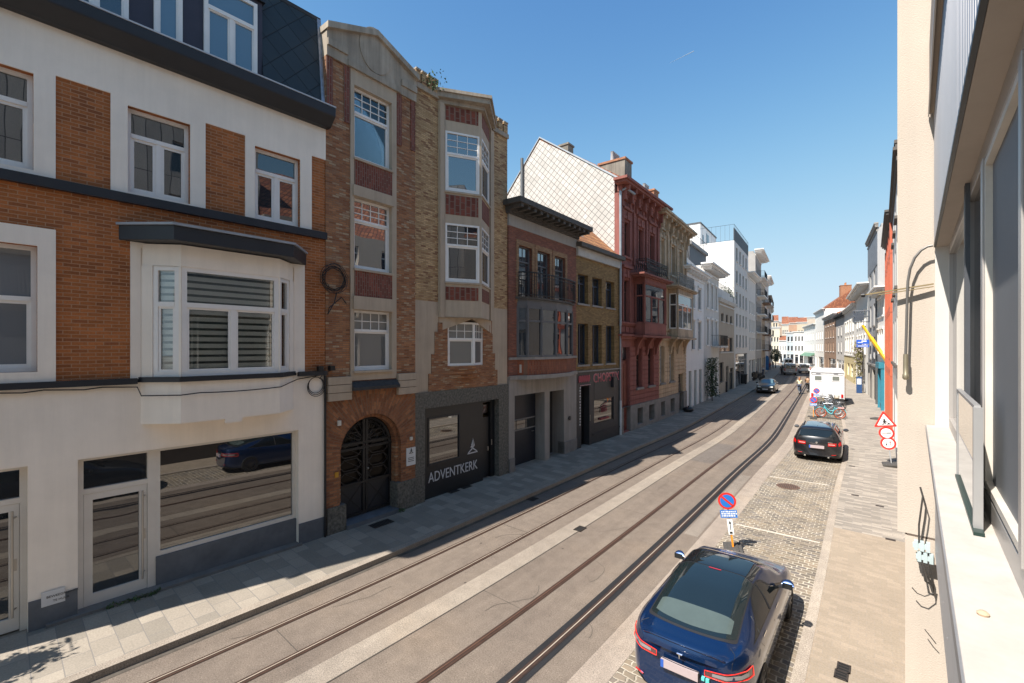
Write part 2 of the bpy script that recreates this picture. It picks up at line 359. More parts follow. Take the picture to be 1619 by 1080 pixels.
# ---------------------------------------------------------------- facade kit
def holegrid(us, zs, holes):
    us = sorted(set(round(x, 5) for x in us)); zs = sorted(set(round(x, 5) for x in zs)); cells = []
    for a, b in zip(us, us[1:]):
        for c, d in zip(zs, zs[1:]):
            m, n = (a+b)/2, (c+d)/2
            if not any(h[0] < m < h[1] and h[2] < n < h[3] for h in holes): cells.append((a, b, c, d))
    return cells
class Face:
    """a vertical wall plane of a building: u runs along it, w points out to the street, z up"""
    def __init__(s, root, A, B):
        s.root = root; s.A = Vector(A); d = Vector(B)-s.A; s.L = d.length; s.d = d.normalized()      # in (x, -y) = (u, w) of the building
        s.n = Vector((-s.d.y, s.d.x))
    def P(s, u, w, z):
        q = s.A + s.d*u + s.n*w
        return (q.x, -q.y, z)
    def uz(s, px, py, w=0.0):
        M = s.root_m(); o = M @ Vector(s.P(0, w, 0)); e = (M @ Vector(s.P(1, w, 0)) - o); nn = Vector((e.y, -e.x, 0)); C = Vector((0, 0, CH)); r = ray(px, py)
        t = (o-C).dot(nn)/r.dot(nn); p = C+r*t
        return (p-o).dot(e), p.z
    def root_m(s):
        return Matrix.Translation(s.root.location) @ Matrix.Rotation(s.root.rotation_euler.z, 4, 'Z')
    def rect(s, pl, pr, pt, pb, w=0.0):
        u0, z1 = s.uz(pl, pt, w); _, z0 = s.uz(pl, pb, w); u1, _ = s.uz(pr, pt, w); return (u0, u1, z0, z1)
    def z(s, px, py, w=0.0): return s.uz(px, py, w)[1]
    def u(s, px, w=0.0): return s.uz(px, 550, w)[0]
    def bx(s, mb, u0, u1, w0, w1, z0, z1):
        if u0 > u1: u0, u1 = u1, u0
        if w0 > w1: w0, w1 = w1, w0
        if z0 > z1: z0, z1 = z1, z0
        v = [s.P(u0, w1, z0), s.P(u1, w1, z0), s.P(u1, w0, z0), s.P(u0, w0, z0), s.P(u0, w1, z1), s.P(u1, w1, z1), s.P(u1, w0, z1), s.P(u0, w0, z1)]
        return mb.add(v, [(0,3,2,1),(4,5,6,7),(0,1,5,4),(1,2,6,5),(2,3,7,6),(3,0,4,7)])
    def slab(s, name, mat, u0, u1, z0, z1, holes=(), wo=0.0, wi=-.35, parent=None, label=None, mb=None):
        own = mb is None; mb = mb or MB(); hs = [(max(h[0], u0), min(h[1], u1), max(h[2], z0), min(h[3], z1)) for h in holes]
        hs = [h for h in hs if h[1]-h[0] > .01 and h[3]-h[2] > .01]
        us = [u0, u1]+[x for h in hs for x in h[:2]]; zs = [z0, z1]+[x for h in hs for x in h[2:]]
        for a, b, c, d in holegrid(us, zs, hs):
            mb.add([s.P(a, wo, c), s.P(b, wo, c), s.P(b, wo, d), s.P(a, wo, d)], [(0, 1, 2, 3)])
        def q(*p): mb.add([s.P(*x) for x in p], [(0, 1, 2, 3)])
        for h in hs:
            a, b, c, d = h
            if a > u0+.001: q((a, wo, c), (a, wo, d), (a, wi, d), (a, wi, c))
            if b < u1-.001: q((b, wo, d), (b, wo, c), (b, wi, c), (b, wi, d))
            if d < z1-.001: q((a, wo, d), (b, wo, d), (b, wi, d), (a, wi, d))
            if c > z0+.001: q((b, wo, c), (a, wo, c), (a, wi, c), (b, wi, c))
        q((u0, wo, z1), (u1, wo, z1), (u1, wi, z1), (u0, wi, z1)); q((u1, wo, z0), (u0, wo, z0), (u0, wi, z0), (u1, wi, z0))
        q((u0, wo, z0), (u0, wo, z1), (u0, wi, z1), (u0, wi, z0)); q((u1, wo, z1), (u1, wo, z0), (u1, wi, z0), (u1, wi, z1))
        if own: return mb.build(name, mat, parent or s.root, label=label)
    def box(s, name, mat, u0, u1, w0, w1, z0, z1, parent=None, label=None, bevel=0):
        return s.bx(MB(), u0, u1, w0, w1, z0, z1).build(name, mat, parent or s.root, label=label, bevel=bevel)
    def window(s, r, mat, gl, w=-.12, fw=.06, fd=.07, trans=None, mulls=(), tmulls=(), lattice=None, blat=None, sash=0, name='window_frame',
               inner=None, inner_name='curtain', lat_w=.018, label=None, tint=None, part=None):
        u0, u1, z0, z1 = r; mb = MB(); U = lambda f: u0+(u1-u0)*f
        s.bx(mb, u0, u0+fw, w-fd, w, z0, z1); s.bx(mb, u1-fw, u1, w-fd, w, z0, z1)
        s.bx(mb, u0+fw, u1-fw, w-fd, w, z1-fw, z1); s.bx(mb, u0+fw, u1-fw, w-fd, w, z0, z0+fw*1.2)
        zt = z1-fw
        if trans:
            zt = z1-(z1-z0)*trans; s.bx(mb, u0+fw, u1-fw, w-fd, w+.008, zt-fw*.55, zt+fw*.55)
            for m in tmulls: s.bx(mb, U(m)-fw*.5, U(m)+fw*.5, w-fd, w-.004, zt+fw*.55, z1-fw)
            zt -= fw*.55
        for m in mulls: s.bx(mb, U(m)-fw*.6, U(m)+fw*.6, w-fd, w-.002, z0+fw*1.2, zt)
        if sash:
            ed = [u0+fw]+[U(m) for m in mulls]+[u1-fw]
            for a, b in zip(ed, ed[1:]):
                a += .0 if a == u0+fw else fw*.6; b -= .0 if b == u1-fw else fw*.6
                zb = z0+fw*1.2
                for q in ((a, a+sash, zb, zt), (b-sash, b, zb, zt), (a+sash, b-sash, zt-sash, zt), (a+sash, b-sash, zb, zb+sash)):
                    s.bx(mb, q[0], q[1], w-fd*.7, w-.018, q[2], q[3])
        fr = mb.build(name, mat, part or s.root, label=label)
        pm = MB(); s.bx(pm, u0+fw*.5, u1-fw*.5, w-fd*.75, w-fd*.6, z0+fw*.5, z1-fw*.5); pm.build('pane', gl, fr)
        for lt, (za, zb) in ((lattice, (zt+fw*1.1 if trans else z0+fw, z1-fw)), (blat, (z0+fw, zt))):
            if lt:
                lm = MB(); nx, nz = lt; a0, a1 = u0+fw, u1-fw
                for i in range(1, nx):
                    x = a0+(a1-a0)*i/nx; s.bx(lm, x-lat_w/2, x+lat_w/2, w-fd*.6, w-fd*.6+.02, za, zb)
                for j in range(1, nz):
                    y = za+(zb-za)*j/nz; s.bx(lm, a0, a1, w-fd*.6, w-fd*.6+.0185, y-lat_w/2, y+lat_w/2)
                lm.build('glazing_bars', mat, fr)
        if inner:
            im = MB(); inner(s, im, u0+.02, u1-.02, w-fd-.05, z0+.02, z1-.02)
            im.build(inner_name, inner.mat, fr)
        return fr
def blind_zebra(s, mb, u0, u1, w, z0, z1):
    z = z0
    while z < z1-.03: s.bx(mb, u0, u1, w-.004, w, z, min(z+.085, z1)); z += .135
def curtain_full(s, mb, u0, u1, w, z0, z1):
    n = max(8, int((u1-u0)/.03)); base = len(mb.v)
    for i in range(n+1):
        u = u0+(u1-u0)*i/n; ww = w-.03+.025*math.sin(i*1.9)
        mb.v += [s.P(u, ww, z0), s.P(u, ww, z1)]
    for i in range(n): a = base+2*i; mb.f.append((a, a+2, a+3, a+1))
def curtain_side(s, mb, u0, u1, w, z0, z1):
    n = 10; base = len(mb.v)
    for i in range(n+1):
        t = i/n; z = z1+(z0-z1)*t; k = .62*(1-min(1, t/.75))**1.3
        for j in range(7):
            q = j/6; uu = u1-(u1-u0)*(.1+k)*(1-q); mb.v.append(s.P(uu, w-.03+.02*math.sin(j*2.2), z))
    for i in range(n):
        for j in range(6): a = base+i*7+j; mb.f.append((a, a+1, a+8, a+7))
def shade_flat(s, mb, u0, u1, w, z0, z1): s.bx(mb, u0, u1, w-.01, w, z0, z1)
def house(px0, px1, label, name='town_house', off=-11.14, y0=None, y1=None, cat='house', group=None, f=None):
    f = f or (lambda y: off+cshift(y))
    y0 = y_at(px0, f) if y0 is None else y0; y1 = y_at(px1, f) if y1 is None else y1
    p0 = Vector((f(y0), y0, 0)); p1 = Vector((f(y1), y1, 0)); d = p1-p0
    r = empty(name, p0, math.atan2(d.y, d.x), label, cat, group)
    F = Face(r, (0, 0), (d.length, 0)); return F
def railing(F, name, mat, u0, u1, w0, w1, z0, z1, step=.11, ends=True, r=.011, fancy=False, label=None, parent=None):
    mb = MB(); pts = [(u0, w0), (u0, w1), (u1, w1), (u1, w0)] if ends else [(u0, w1), (u1, w1)]
    for (a, b), (c, d) in zip(pts, pts[1:]):
        A, B = Vector(F.P(a, b, 0)), Vector(F.P(c, d, 0)); L = (B-A).length
        for zz in (z1, z0+.06, z1-.12 if fancy else z1): mb.bar(A+Vector((0, 0, zz)), B+Vector((0, 0, zz)), r*2.4)
        n = max(1, int(L/step))
        for i in range(n+1):
            q = A.lerp(B, i/n); mb.bar(q+Vector((0, 0, z0)), q+Vector((0, 0, z1)), r*1.6)
            if fancy and i < n:
                q2 = A.lerp(B, (i+.5)/n); m_ = (z0+z1)/2; k = (z1-z0)*.2
                c1 = [(q2.lerp(q, .8*math.sin(t))+Vector((0, 0, m_+k*math.cos(t)))) for t in [j*math.pi/3 for j in range(7)]]
                for p, q_ in zip(c1, c1[1:]): mb.bar(p, q_, r*1.2)
    return mb.build(name, mat, parent or F.root, label=label)

# shared finishes
black = plain('black paint', (.018, .02, .025), .45, var=.15)
blackm = plain('black iron', (.012, .012, .013), .5, var=.2)
whitef = plain('white window paint', (.80, .77, .73), .4, var=.04)
creamf = plain('cream window paint', (.66, .62, .56), .45, var=.05)
alu = plain('brushed steel', (.42, .4, .37), .35, .8, var=.05)
zinc = plain('zinc', (.34, .36, .38), .45, .4, var=.12)
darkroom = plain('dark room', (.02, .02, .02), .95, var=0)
G = glass(); GS = glass('sky mirror glass', (.03, .04, .05), 3.0); GD = glass('dim glass', (.012, .013, .016), 1.8); GC = clear()
GB = glass('sky reflection tint glass', (.10, .17, .23), 2.0, .15)  # dormer panes: reflected blue sky put into the base colour
blind_m = plain('blind fabric', (.93, .93, .90), .8, var=.05); blind_zebra.mat = blind_m
cur_m = plain('net curtain', (.6, .6, .58), .9, var=.1); curtain_full.mat = curtain_side.mat = cur_m
shade_m = plain('drawn roller blind', (.36, .34, .30), .85, var=.08); shade_flat.mat = shade_m

# ================================================================ house 1: white render and orange brick
H = house(0, 515, 'white and orange brick house with black cornice, canted bay window and slate mansard', y0=-1.9, off=-11.14)
wht = plaster('white render', (.92, .83, .72), .10, .055, .25)
ob = brick('orange brick', (.40, .13, .034), (.47, .152, .042), (.40, .22, .12), .215, .066, .008, .12, (.30, .095, .03), stain=.4, sc2=.9)
bst = plain('blue limestone', (.115, .125, .14), .7, var=.2, scale=2.5, bump=.1)
u0, u1 = 0.0, H.L
zg = H.z(515, 586); zband = H.z(515, 369); ztop = H.z(515, 196); z0 = .1
# openings
shop = H.rect(123, 472, 727, 1000); shop = (shop[0], shop[1], z0-.02, shop[3])
ldr = (H.u(44)-1.35, H.u(44), z0-.02, H.z(44, 737))
H.slab('wall', wht, u0, u1, z0, zg, [shop, ldr])
for a, b in ((u0, ldr[0]), (ldr[1], shop[0]), (shop[1], u1)):
    H.box('plinth', bst, a+.003, b-.003, -.3, .02, z0, z0+.52)
# upper wall in brick with holes
bayr = (H.u(222), H.u(464), H.z(222, 606), H.z(222, 392))
lw = (H.u(0)-.9, H.u(59), H.z(59, 588), H.z(59, 389))
mid = [lw, bayr]
Wn = [(H.u(0)-.95, H.u(53), H.z(53, 269), H.z(53, 116)), H.rect(202, 301, 166, 303), H.rect(403, 475, 230, 345)]
H.slab('brick_wall', ob, u0, u1, zg, zband, mid, wo=-.02)
H.slab('upper_wall', ob, u0, u1, zband, ztop, Wn, wo=-.03)
# white surrounds on the top storey: everything except brick panels
pan = [H.rect(88, 175, 119, 280), H.rect(325, 388, 194, 328), (H.u(493), u1, H.z(493, 358), H.z(493, 246))]
pan = [(p[0], p[1], zband, p[3]) for p in pan]
pz = pan[1][3]
H.slab('render_band', wht, u0, u1, zband, ztop, Wn+[(p[0], p[1], zband-.1, p[3]) for p in pan], wo=0, wi=-.028)
# surround of left window and bay
H.slab('render_surround', wht, H.u(0)-1.3, H.u(88), zg, H.z(88, 364), [lw], wo=.03, wi=-.018)
H.slab('render_surround', wht, H.u(206), H.u(481), zg-.02, H.z(206, 382), [bayr], wo=.03, wi=-.018)
# dark ledges
H.box('ledge', black, u0, u1, -.01, .09, zband-.17, zband, label='black ledge under the top windows')
H.box('ledge', black, u0, H.u(216), -.01, .10, zg-.11, zg+.0); H.box('ledge', black, H.u(470), u1, -.01, .10, zg-.11, zg)
# gutter cornice
GZ0 = ztop-.02; gm_ = MB()
prof = [(-.05, GZ0-.12), (.16, GZ0-.12), (.40, GZ0+.08), (.42, GZ0+.30), (.36, GZ0+.30), (-.05, GZ0+.30)]
gm_.prism(prof, u0-.1, u1+.06, lambda p, a: H.P(a, p[0], p[1])); gm_.build('gutter_cornice', black, H.root, label='deep black gutter cornice', bevel=.02)
H.box('gutter_lip', plain('pale lip', (.5, .52, .55), .4, var=.05), u0-.1, u1+.06, .385, .425, GZ0+.302, GZ0+.33)
# windows of the top storey
for r in Wn:
    H.window(r, whitef, G, w=-.14, fw=.07, trans=.31, mulls=(.5,), sash=.05)
H.window(lw, whitef, glass('grey curtain glass', (.16, .165, .17), 1.9), w=-.14, fw=.07, trans=.42, sash=.05, label='white window with drawn grey curtain')
# shop front: frame inset
sw = -.16; zb = shop[3]
dr = H.rect(135, 234, 716, 900, sw); 
ud0, ud1 = shop[0]+.02, H.u(236, sw)
doorz = H.z(235, 764, sw)
cf = MB(); H.bx(cf, shop[0], shop[0]+.09, sw-.1, sw, z0, zb); H.bx(cf, ud1-.03, ud1+.10, sw-.1, sw+.01, z0, zb); H.bx(cf, shop[0]+.09, ud1-.03, sw-.1, sw, zb-.07, zb); H.bx(cf, shop[0]+.09, ud1-.03, sw-.1, sw, doorz, doorz+.09)
fr = cf.build('door_frame', creamf, H.root)
H.box('transom_pane', G, shop[0]+.09, ud1-.03, sw-.07, sw-.06, doorz+.09, zb-.07, parent=fr)
def glazed_door(ua, ub, zt, hside=1):
    m = MB(); st = .12
    H.bx(m, ua, ua+st, sw-.08, sw-.01, z0+.05, zt); H.bx(m, ub-st, ub, sw-.08, sw-.01, z0+.05, zt); H.bx(m, ua+st, ub-st, sw-.08, sw-.01, zt-st, zt); H.bx(m, ua+st, ub-st, sw-.08, sw-.01, z0+.05, z0+.27)
    d = m.build('door', creamf, H.root)
    H.box('pane', G, ua+st, ub-st, sw-.06, sw-.05, z0+.27, zt-st, parent=d)
    hm = MB(); x = ub-st*.5 if hside > 0 else ua+st*.5
    hm.tube([H.P(x-.02, sw+.07, z0+.3), H.P(x-.02, sw+.07, zt-.1)], .018, 10)
    for zz in (z0+.42, zt-.22): hm.tube([H.P(x-.02, sw+.07, zz), H.P(x+.03, sw-.02, zz)], .012, 6)
    hm.build('handle', alu, d, smooth=True)
    H.box('lock_plate', alu, x+.0, x+.035, sw-.012, sw-.004, z0+1.05, z0+1.25, parent=d)
glazed_door(shop[0]+.095, ud1-.035, doorz-.005)
zt2 = H.z(44, 793, sw); m = MB(); H.bx(m, ldr[0], ldr[0]+.09, sw-.1, sw, z0, ldr[3]); H.bx(m, ldr[1]-.09, ldr[1], sw-.1, sw, z0, ldr[3]); H.bx(m, ldr[0]+.09, ldr[1]-.09, sw-.1, sw, ldr[3]-.07, ldr[3]); H.bx(m, ldr[0]+.09, ldr[1]-.09, sw-.1, sw, zt2, zt2+.09)
f2 = m.build('door_frame', creamf, H.root); H.box('transom_pane', G, ldr[0]+.09, ldr[1]-.09, sw-.07, sw-.06, zt2+.09, ldr[3]-.07, parent=f2)
glazed_door(ldr[0]+.095, ldr[1]-.095, zt2-.005)
sr = (ud1+.10, shop[1], H.z(247, 880, sw), zb)
H.window(sr, creamf, glass('shop glass', (.012, .012, .014), 2.4, .01, .006), w=sw, fw=.075, name='shop_window')
H.box('plinth', bst, ud1+.102, shop[1]-.002, -.3, -.12, z0, sr[2]-.003)
H.box('step', plain('worn sill stone', (.16, .15, .14), .85, var=.2), shop[0]-.4, shop[1]+.05, -.2, .10, z0-.05, z0+.07)
# notice on the left pier
sg = H.rect(65, 103, 938, 961, .02)
o = H.box('notice', plain('white plate', (.62, .62, .62), .5, var=.02), sg[0], sg[1], .022, .03, sg[2], sg[3])
inkm = plain('dark ink', (.03, .03, .03), .6, var=0)
Mt = Matrix(((1, 0, 0, 0), (0, 0, 1, 0), (0, 1, 0, 0), (0, 0, 0, 1)))
def wallm(F, u, w, z):     # matrix putting xy lettering upright on a facade
    a = Vector(F.P(0, 0, 0)); e = (Vector(F.P(1, 0, 0))-a); p = Vector(F.P(u, w, z)); n = Vector(F.P(0, 1, 0))-a
    return Matrix(((e.x, 0, n.x, p.x), (e.y, 0, n.y, p.y), (e.z, 1, n.z, p.z), (0, 0, 0, 1)))
textmesh('lettering', 'BEWEEGRUIMTE', .055, inkm, o, wallm(H, sg[0]+.06, .031, sg[3]-.12), .002)
textmesh('lettering', 'TE HUUR', .05, inkm, o, wallm(H, sg[0]+.14, .031, sg[3]-.20), .002)
# canted bay
bw = .47; b0, b1 = bayr[0]-.02, bayr[1]+.02; i0, i1 = b0+.56, b1-.53
zs0, zs1 = H.z(222, 671), bayr[2]+.02; zf = H.z(286, 387, bw)
faces = [Face(H.root, (b0, 0), (i0, bw)), Face(H.root, (i0, bw), (i1, bw)), Face(H.root, (i1, bw), (b1, 0))]
mb = MB()
def bayprism(mb, w, o, za, zb_, nm=None):
    k = o
    poly = [(b0-k, -.02), (i0-k*.6, w+k), (i1+k*.6, w+k), (b1+k, -.02)]
    return mb.prism(poly, za, zb_, lambda p, a: (p[0], -p[1], a))
bayprism(MB(), bw, 0, zs0, zs1).build('bay_skirt', wht, H.root, label='white rendered skirt below the bay')
H.box('keystone', wht, (i0+i1)/2-.16, (i0+i1)/2+.16, bw-.1, bw, zs0-.09, zs0)
bayprism(MB(), bw, .07, zs1, zs1+.10).build('bay_sill', black, H.root)
zw0, zw1 = zs1+.10, zf-.42
bayprism(MB(), bw, 0, zw1, zf).build('bay_head', wht, H.root)
for k, F in enumerate(faces):
    L = F.L
    pw = .13
    lm = MB()
    if k == 0: F.slab('bay_pier', wht, 0, L, zw0, zw1, [(pw+.1, L-.04, zw0, zw1)], wi=-.12)
    if k == 2: F.slab('bay_pier', wht, 0, L, zw0, zw1, [(.04, L-pw-.1, zw0, zw1)], wi=-.12)
    r = [(pw+.1, L-.04, zw0, zw1), (.02, L-.02, zw0, zw1), (.04, L-pw-.1, zw0, zw1)][k]
    kw = dict(w=-.02, fw=.085, trans=.345, sash=.04)
    if k == 1: F.window(r, whitef, GC, mulls=(.5,), name='bay_window', inner=blind_zebra, inner_name='striped_blind', **kw)
    else: F.window(r, whitef, GC, name='bay_window', inner=blind_zebra, inner_name='striped_blind', **kw)
H.box('bay_interior', plain('green dim room', (.22, .27, .25), .9, var=.3), b0+.2, b1-.2, -.34, -.3, zw0, zw1)
# bay cornice: black fascia with sloping cap
fz1 = zf+.30
bayprism(MB(), bw, .30, zf+.02, fz1).build('bay_cornice', black, H.root, bevel=.01)
bayprism(MB(), bw, .34, fz1, fz1+.045).build('bay_cornice_cap', plain('lead cap', (.33, .35, .38), .5, .2, var=.1), H.root)
# cables under the ledge
cb = MB(); pts = [H.P(H.u(0)-1, .06, zg-.14)]
for k in range(1, 12): pts.append(H.P(H.u(0)-1+(H.u(216)-H.u(0)+1)*k/11, .06, zg-.14-.015*(k % 3)))
pts += [H.P(H.u(222), .08, zg-.34), H.P(i0-.02, bw+.05, zg-.34)]+[H.P(i0+(i1-i0)*k/6, bw+.05, zg-.30-.03*math.sin(k*math.pi/6)) for k in range(1, 7)]
pts += [H.P(b1+.05, .05, zg-.18), H.P(u1-.1, .05, zg-.10)]
cb.tube(pts, .012, 6); cb.build('facade_cable', blackm, H.root, smooth=True)
# mansard with long dormer
purple = plain('aubergine cladding', (.042, .036, .052), .55, var=.1)
GZ1 = GZ0+.31; ds = H.u(418); zdt = GZ1+2.15
H.box('dormer_wall', purple, u0, ds, -1.6, -.12, GZ1-.2, zdt)
H.box('dormer_roof_edge', plain('pale roof edge', (.55, .55, .56), .5, var=.05), u0, ds+.06, -1.7, -.02, zdt, zdt+.05)
H.box('dormer_roof_edge', black, u0, ds+.04, -1.7, -.04, zdt-.16, zdt)
dw = [(H.rect(90, 203, -45, 50, -.1)), H.rect(243, 288, -3, 82, -.1), H.rect(322, 406, 0, 128, -.1)]
for k, r in enumerate(dw):
    r = (r[0], r[1], max(r[2], GZ1-.05), zdt-.28)
    H.window(r, whitef, GB if k else G, w=-.06, fw=.075, trans=.3 if k == 2 else None, mulls=(.5,) if k != 1 else (), sash=.03, name='dormer_window')
def diam(name, c1, c2, s, mat_rough=.6, gap=.03):
    # square shingles laid on the diagonal
    m, nt, b = _new(name); v = _wallvec(nt)
    mp = nt.nodes.new('ShaderNodeMapping'); mp.inputs['Rotation'].default_value = (0, 0, R(45)); nt.links.new(v, mp.inputs[0])
    t = nt.nodes.new('ShaderNodeTexBrick'); nt.links.new(mp.outputs[0], t.inputs['Vector']); t.offset = 0; t.inputs['Scale'].default_value = 1
    t.inputs['Brick Width'].default_value = s; t.inputs['Row Height'].default_value = s; t.inputs['Mortar Size'].default_value = s*gap
    t.inputs['Color1'].default_value = (0, 0, 0, 1); t.inputs['Color2'].default_value = (1, 1, 1, 1); t.inputs['Mortar Smooth'].default_value = .5
    col = _ramp(nt, t.outputs[0], [(0, c1), (1, c2)]); n = _noise(nt, 1.2, 4, .6, v)
    col = _mix(nt, col, _ramp(nt, n.outputs[0], [(.3, (.85, .85, .85)), (.65, (1, 1, 1))]), 1.0, 'MULTIPLY')
    col = _mix(nt, col, _sc(c1, .3), t.outputs[1]); nt.links.new(col, b.inputs['Base Color']); b.inputs['Roughness'].default_value = mat_rough
    inv = nt.nodes.new('ShaderNodeMath'); inv.operation = 'SUBTRACT'; inv.inputs[0].default_value = 1; nt.links.new(t.outputs[1], inv.inputs[1])
    _bump(nt, b, inv.outputs[0], .7, .02); return m
slate = diam('dark slate', (.020, .030, .036), (.028, .040, .047), .42)
zrt = H.z(515, 38, -.25)
mp_ = [(-.02, GZ1-.1), (-.30, zrt), (-7, zrt+.4), (-9, GZ1-.1)]
MB().prism([(-1.3, GZ1-.1), (-1.3, zrt+.06), (-7, zrt+.4), (-9, GZ1-.1)], u0, ds-.003, lambda p, a: H.P(a, p[0], p[1])).build('flat_roof', slate, H.root)
MB().prism(mp_, ds, u1-.02, lambda p, a: H.P(a, p[0], p[1])).build('mansard_roof', slate, H.root, label='steep mansard of dark diagonal slates')
fl = MB(); fl.prism([(.0, GZ1), (-.28, zrt+.06), (-.35, zrt+.06), (-.08, GZ1)], u1-.09, u1+.01, lambda p, a: H.P(a, p[0], p[1])); fl.build('roof_flashing', plain('lead flashing', (.36, .37, .4), .4, .6, var=.3, scale=9), H.root)
MB().prism([(-.29, zrt), (-.27, zrt+.08), (-.40, zrt+.08), (-.40, zrt)], ds, u1, lambda p, a: H.P(a, p[0], p[1])).build('roof_ridge', black, H.root)
H.box('body', wht, u0, u1-.003, -9, -.352, z0, ztop+.2)
dp = MB().tube([H.P(u1-.04, .05, z0), H.P(u1-.04, .05, zg-.12)], .03, 8); dp.build('cable_conduit', blackm, H.root)
H1 = H

# ================================================================ house 2: mixed brick church building with pediment and prow bay
H = house(515, 804, 'tall brown and yellow brick building with stone pediment, prow bay and arched iron door', off=-11.14, name='town_house')
brn = brick('brown brick', (.29, .105, .042), (.37, .165, .07), (.22, .14, .09), .19, .054, .007, .3, (.50, .36, .22), stain=.25)
yel = brick('yellow brown brick', (.46, .285, .13), (.56, .375, .19), (.27, .18, .11), .19, .054, .007, .2, (.26, .115, .055), stain=.35)
redv = brick('upright red brick', (.17, .045, .028), (.23, .065, .04), (.20, .12, .09), .22, .07, .012, .2, rot=True, stain=.25)
stone = plaster('sandy render', (.50, .40, .295), .16, .14, .2)
stone_up = plaster('weathered cornice stone', (.43, .36, .28), .3, .3, .3, 30)
arcb = brick('orange arch brick', (.28, .105, .045), (.36, .15, .065), (.20, .12, .07), .22, .072, .009, .25, (.21, .085, .045), uv=True, stain=.3)
gran = plain('rough granite render', (.13, .12, .10), .95, var=.55, scale=14, bump=.8, bscale=30)
def tozl(F, px, py): return F.uz(px, py)
L = H.L; uS = H.u(656.5)                     # split between left and right part
a0, a1 = H.u(553.3), H.u(626); zled = H.z(555, 602); zb2 = H.z(657, 622)
zP = H.z(517, 38.5); zPb = H.z(517, 88); zW3 = H.z(559, 132.6)
wins = [H.rect(559.3, 618.5, 134, 249), H.rect(559.3, 618.5, 311, 424), H.rect(559.3, 618.5, 490, 586.5)]
# brick piers
H.slab('brick_pier', brn, 0, a0, zled-.25, zPb, wi=-.35); H.slab('brick_pier', brn, a1, uS, zled-.25, zPb, wi=-.35)
bnd = [(0, .28), (.72, .99)]
for q0, q1 in ((0, a0), (a1, uS)):
    for fr_ in ((.02, .27), (.74, .98)):
        H.box('brick_trim', redv, q0+(q1-q0)*fr_[0], q0+(q1-q0)*fr_[1], 0, .025, zPb-1.5, zPb)
# central stone strip with windows
H.slab('stone_strip', stone, a0, a1, zled, zPb+.35, wins+[(wins[0][0], wins[0][1], wins[0][2]-.02, wins[0][2])], wo=.03, wi=-.35)
for k in (0, 1):
    r = wins[k]; nx = wins[k+1]; zt_ = r[2]-.03; zb_ = zt_-(H.z(559, 249)-H.z(559, 291))
    H.box('spandrel', redv, r[0], r[1], .031, .05, zb_, zt_, label='sunk spandrel of upright red bricks')
    H.box('stone_lintel', stone, r[0]-.05, r[1]+.05, .03, .09, nx[3]+.02, zb_-.002)
for k, r in enumerate(wins):
    cu = [curtain_side, None, None][k]
    H.window(r, whitef, GC if cu else (GS if k == 1 else glass('milky glass', (.16, .16, .15), 1.9)), w=-.10, fw=.06, trans=(.34, .30, .33)[k], lattice=((4, 3), (4, 3), (4, 2))[k], sash=.045, lat_w=.022, inner=cu)
    H.box('window_sill', stone, r[0]-.03, r[1]+.03, -.05, .09, r[2]-.06, r[2]-.002)
H.box('dark_room', plain('room with sky tint', (.015, .03, .05), .9, var=0), wins[0][0], wins[0][1], -.34, -.33, wins[0][2], wins[0][3])  # room backing, with the reflected sky's deep blue put into its colour
# pediment
pk = H.uz(592, 51)
ped = [(0, zPb), (0, zP), (uS*.5, pk[1]), (uS, zP), (uS, zPb-.02)]
MB().prism([(0, zPb), (0, zP-.12), (uS*.5, pk[1]-.12), (uS, zP-.12), (uS, zPb)], -.35, .06, lambda p, w: H.P(p[0], w, p[1])).build('pediment', stone_up, H.root, label='stepped stone pediment')
for (p, q) in (((-.03, zP-.06), (uS*.5, pk[1]-.06)), ((uS*.5, pk[1]-.06), (uS+.03, zP-.06))):
    d = .10
    MB().prism([(p[0], p[1]-d), (p[0], p[1]+d*.6), (q[0], q[1]+d*.6), (q[0], q[1]-d)], -.4, .17, lambda c, w: H.P(c[0], w, c[1])).build('pediment_coping', stone_up, H.root)
cm = MB(); cc = (uS*.5, (zPb+pk[1])/2+.12)
ring = [(cc[0]+.52*math.cos(t), cc[1]+.62*math.sin(t)) for t in [k*math.pi/16 for k in range(32)]]
MB().prism(ring, .06, .085, lambda p, w: H.P(p[0], w, p[1])).build('medallion', stone_up, H.root)
for s_ in (-1, 1):
    x = uS*.5+s_*uS*.40; H.box('pediment_tab', stone_up, x-.28, x+.28, .06, .11, zPb+.25, zPb+.42)
H.box('stone_lintel', stone_up, a0-.1, a1+.1, .06, .10, zPb-.0, zPb+.16)
# stone blocks and slate hood above the arch
zbk = H.z(516, 637)
for q0, q1 in ((0, a0+.0), (a1, uS)):
    for j in range(3):
        zz = zled+.12-(zled-zbk+.1)*j/3; H.box('stone_block', stone, q0+.02, q1-.0, -.1, .10-.0*j, zz-(zled-zbk+.1)/3+.015, zz)
hood = MB(); hood.prism([(0, zled-.02), (.20, zled-.18), (.20, zled-.26), (0, zled-.26)], a0, a1, lambda p, u: H.P(u, p[0], p[1]))
hood.build('door_hood', plain('mossy slate', (.045, .042, .04), .8, var=.4, scale=12), H.root)
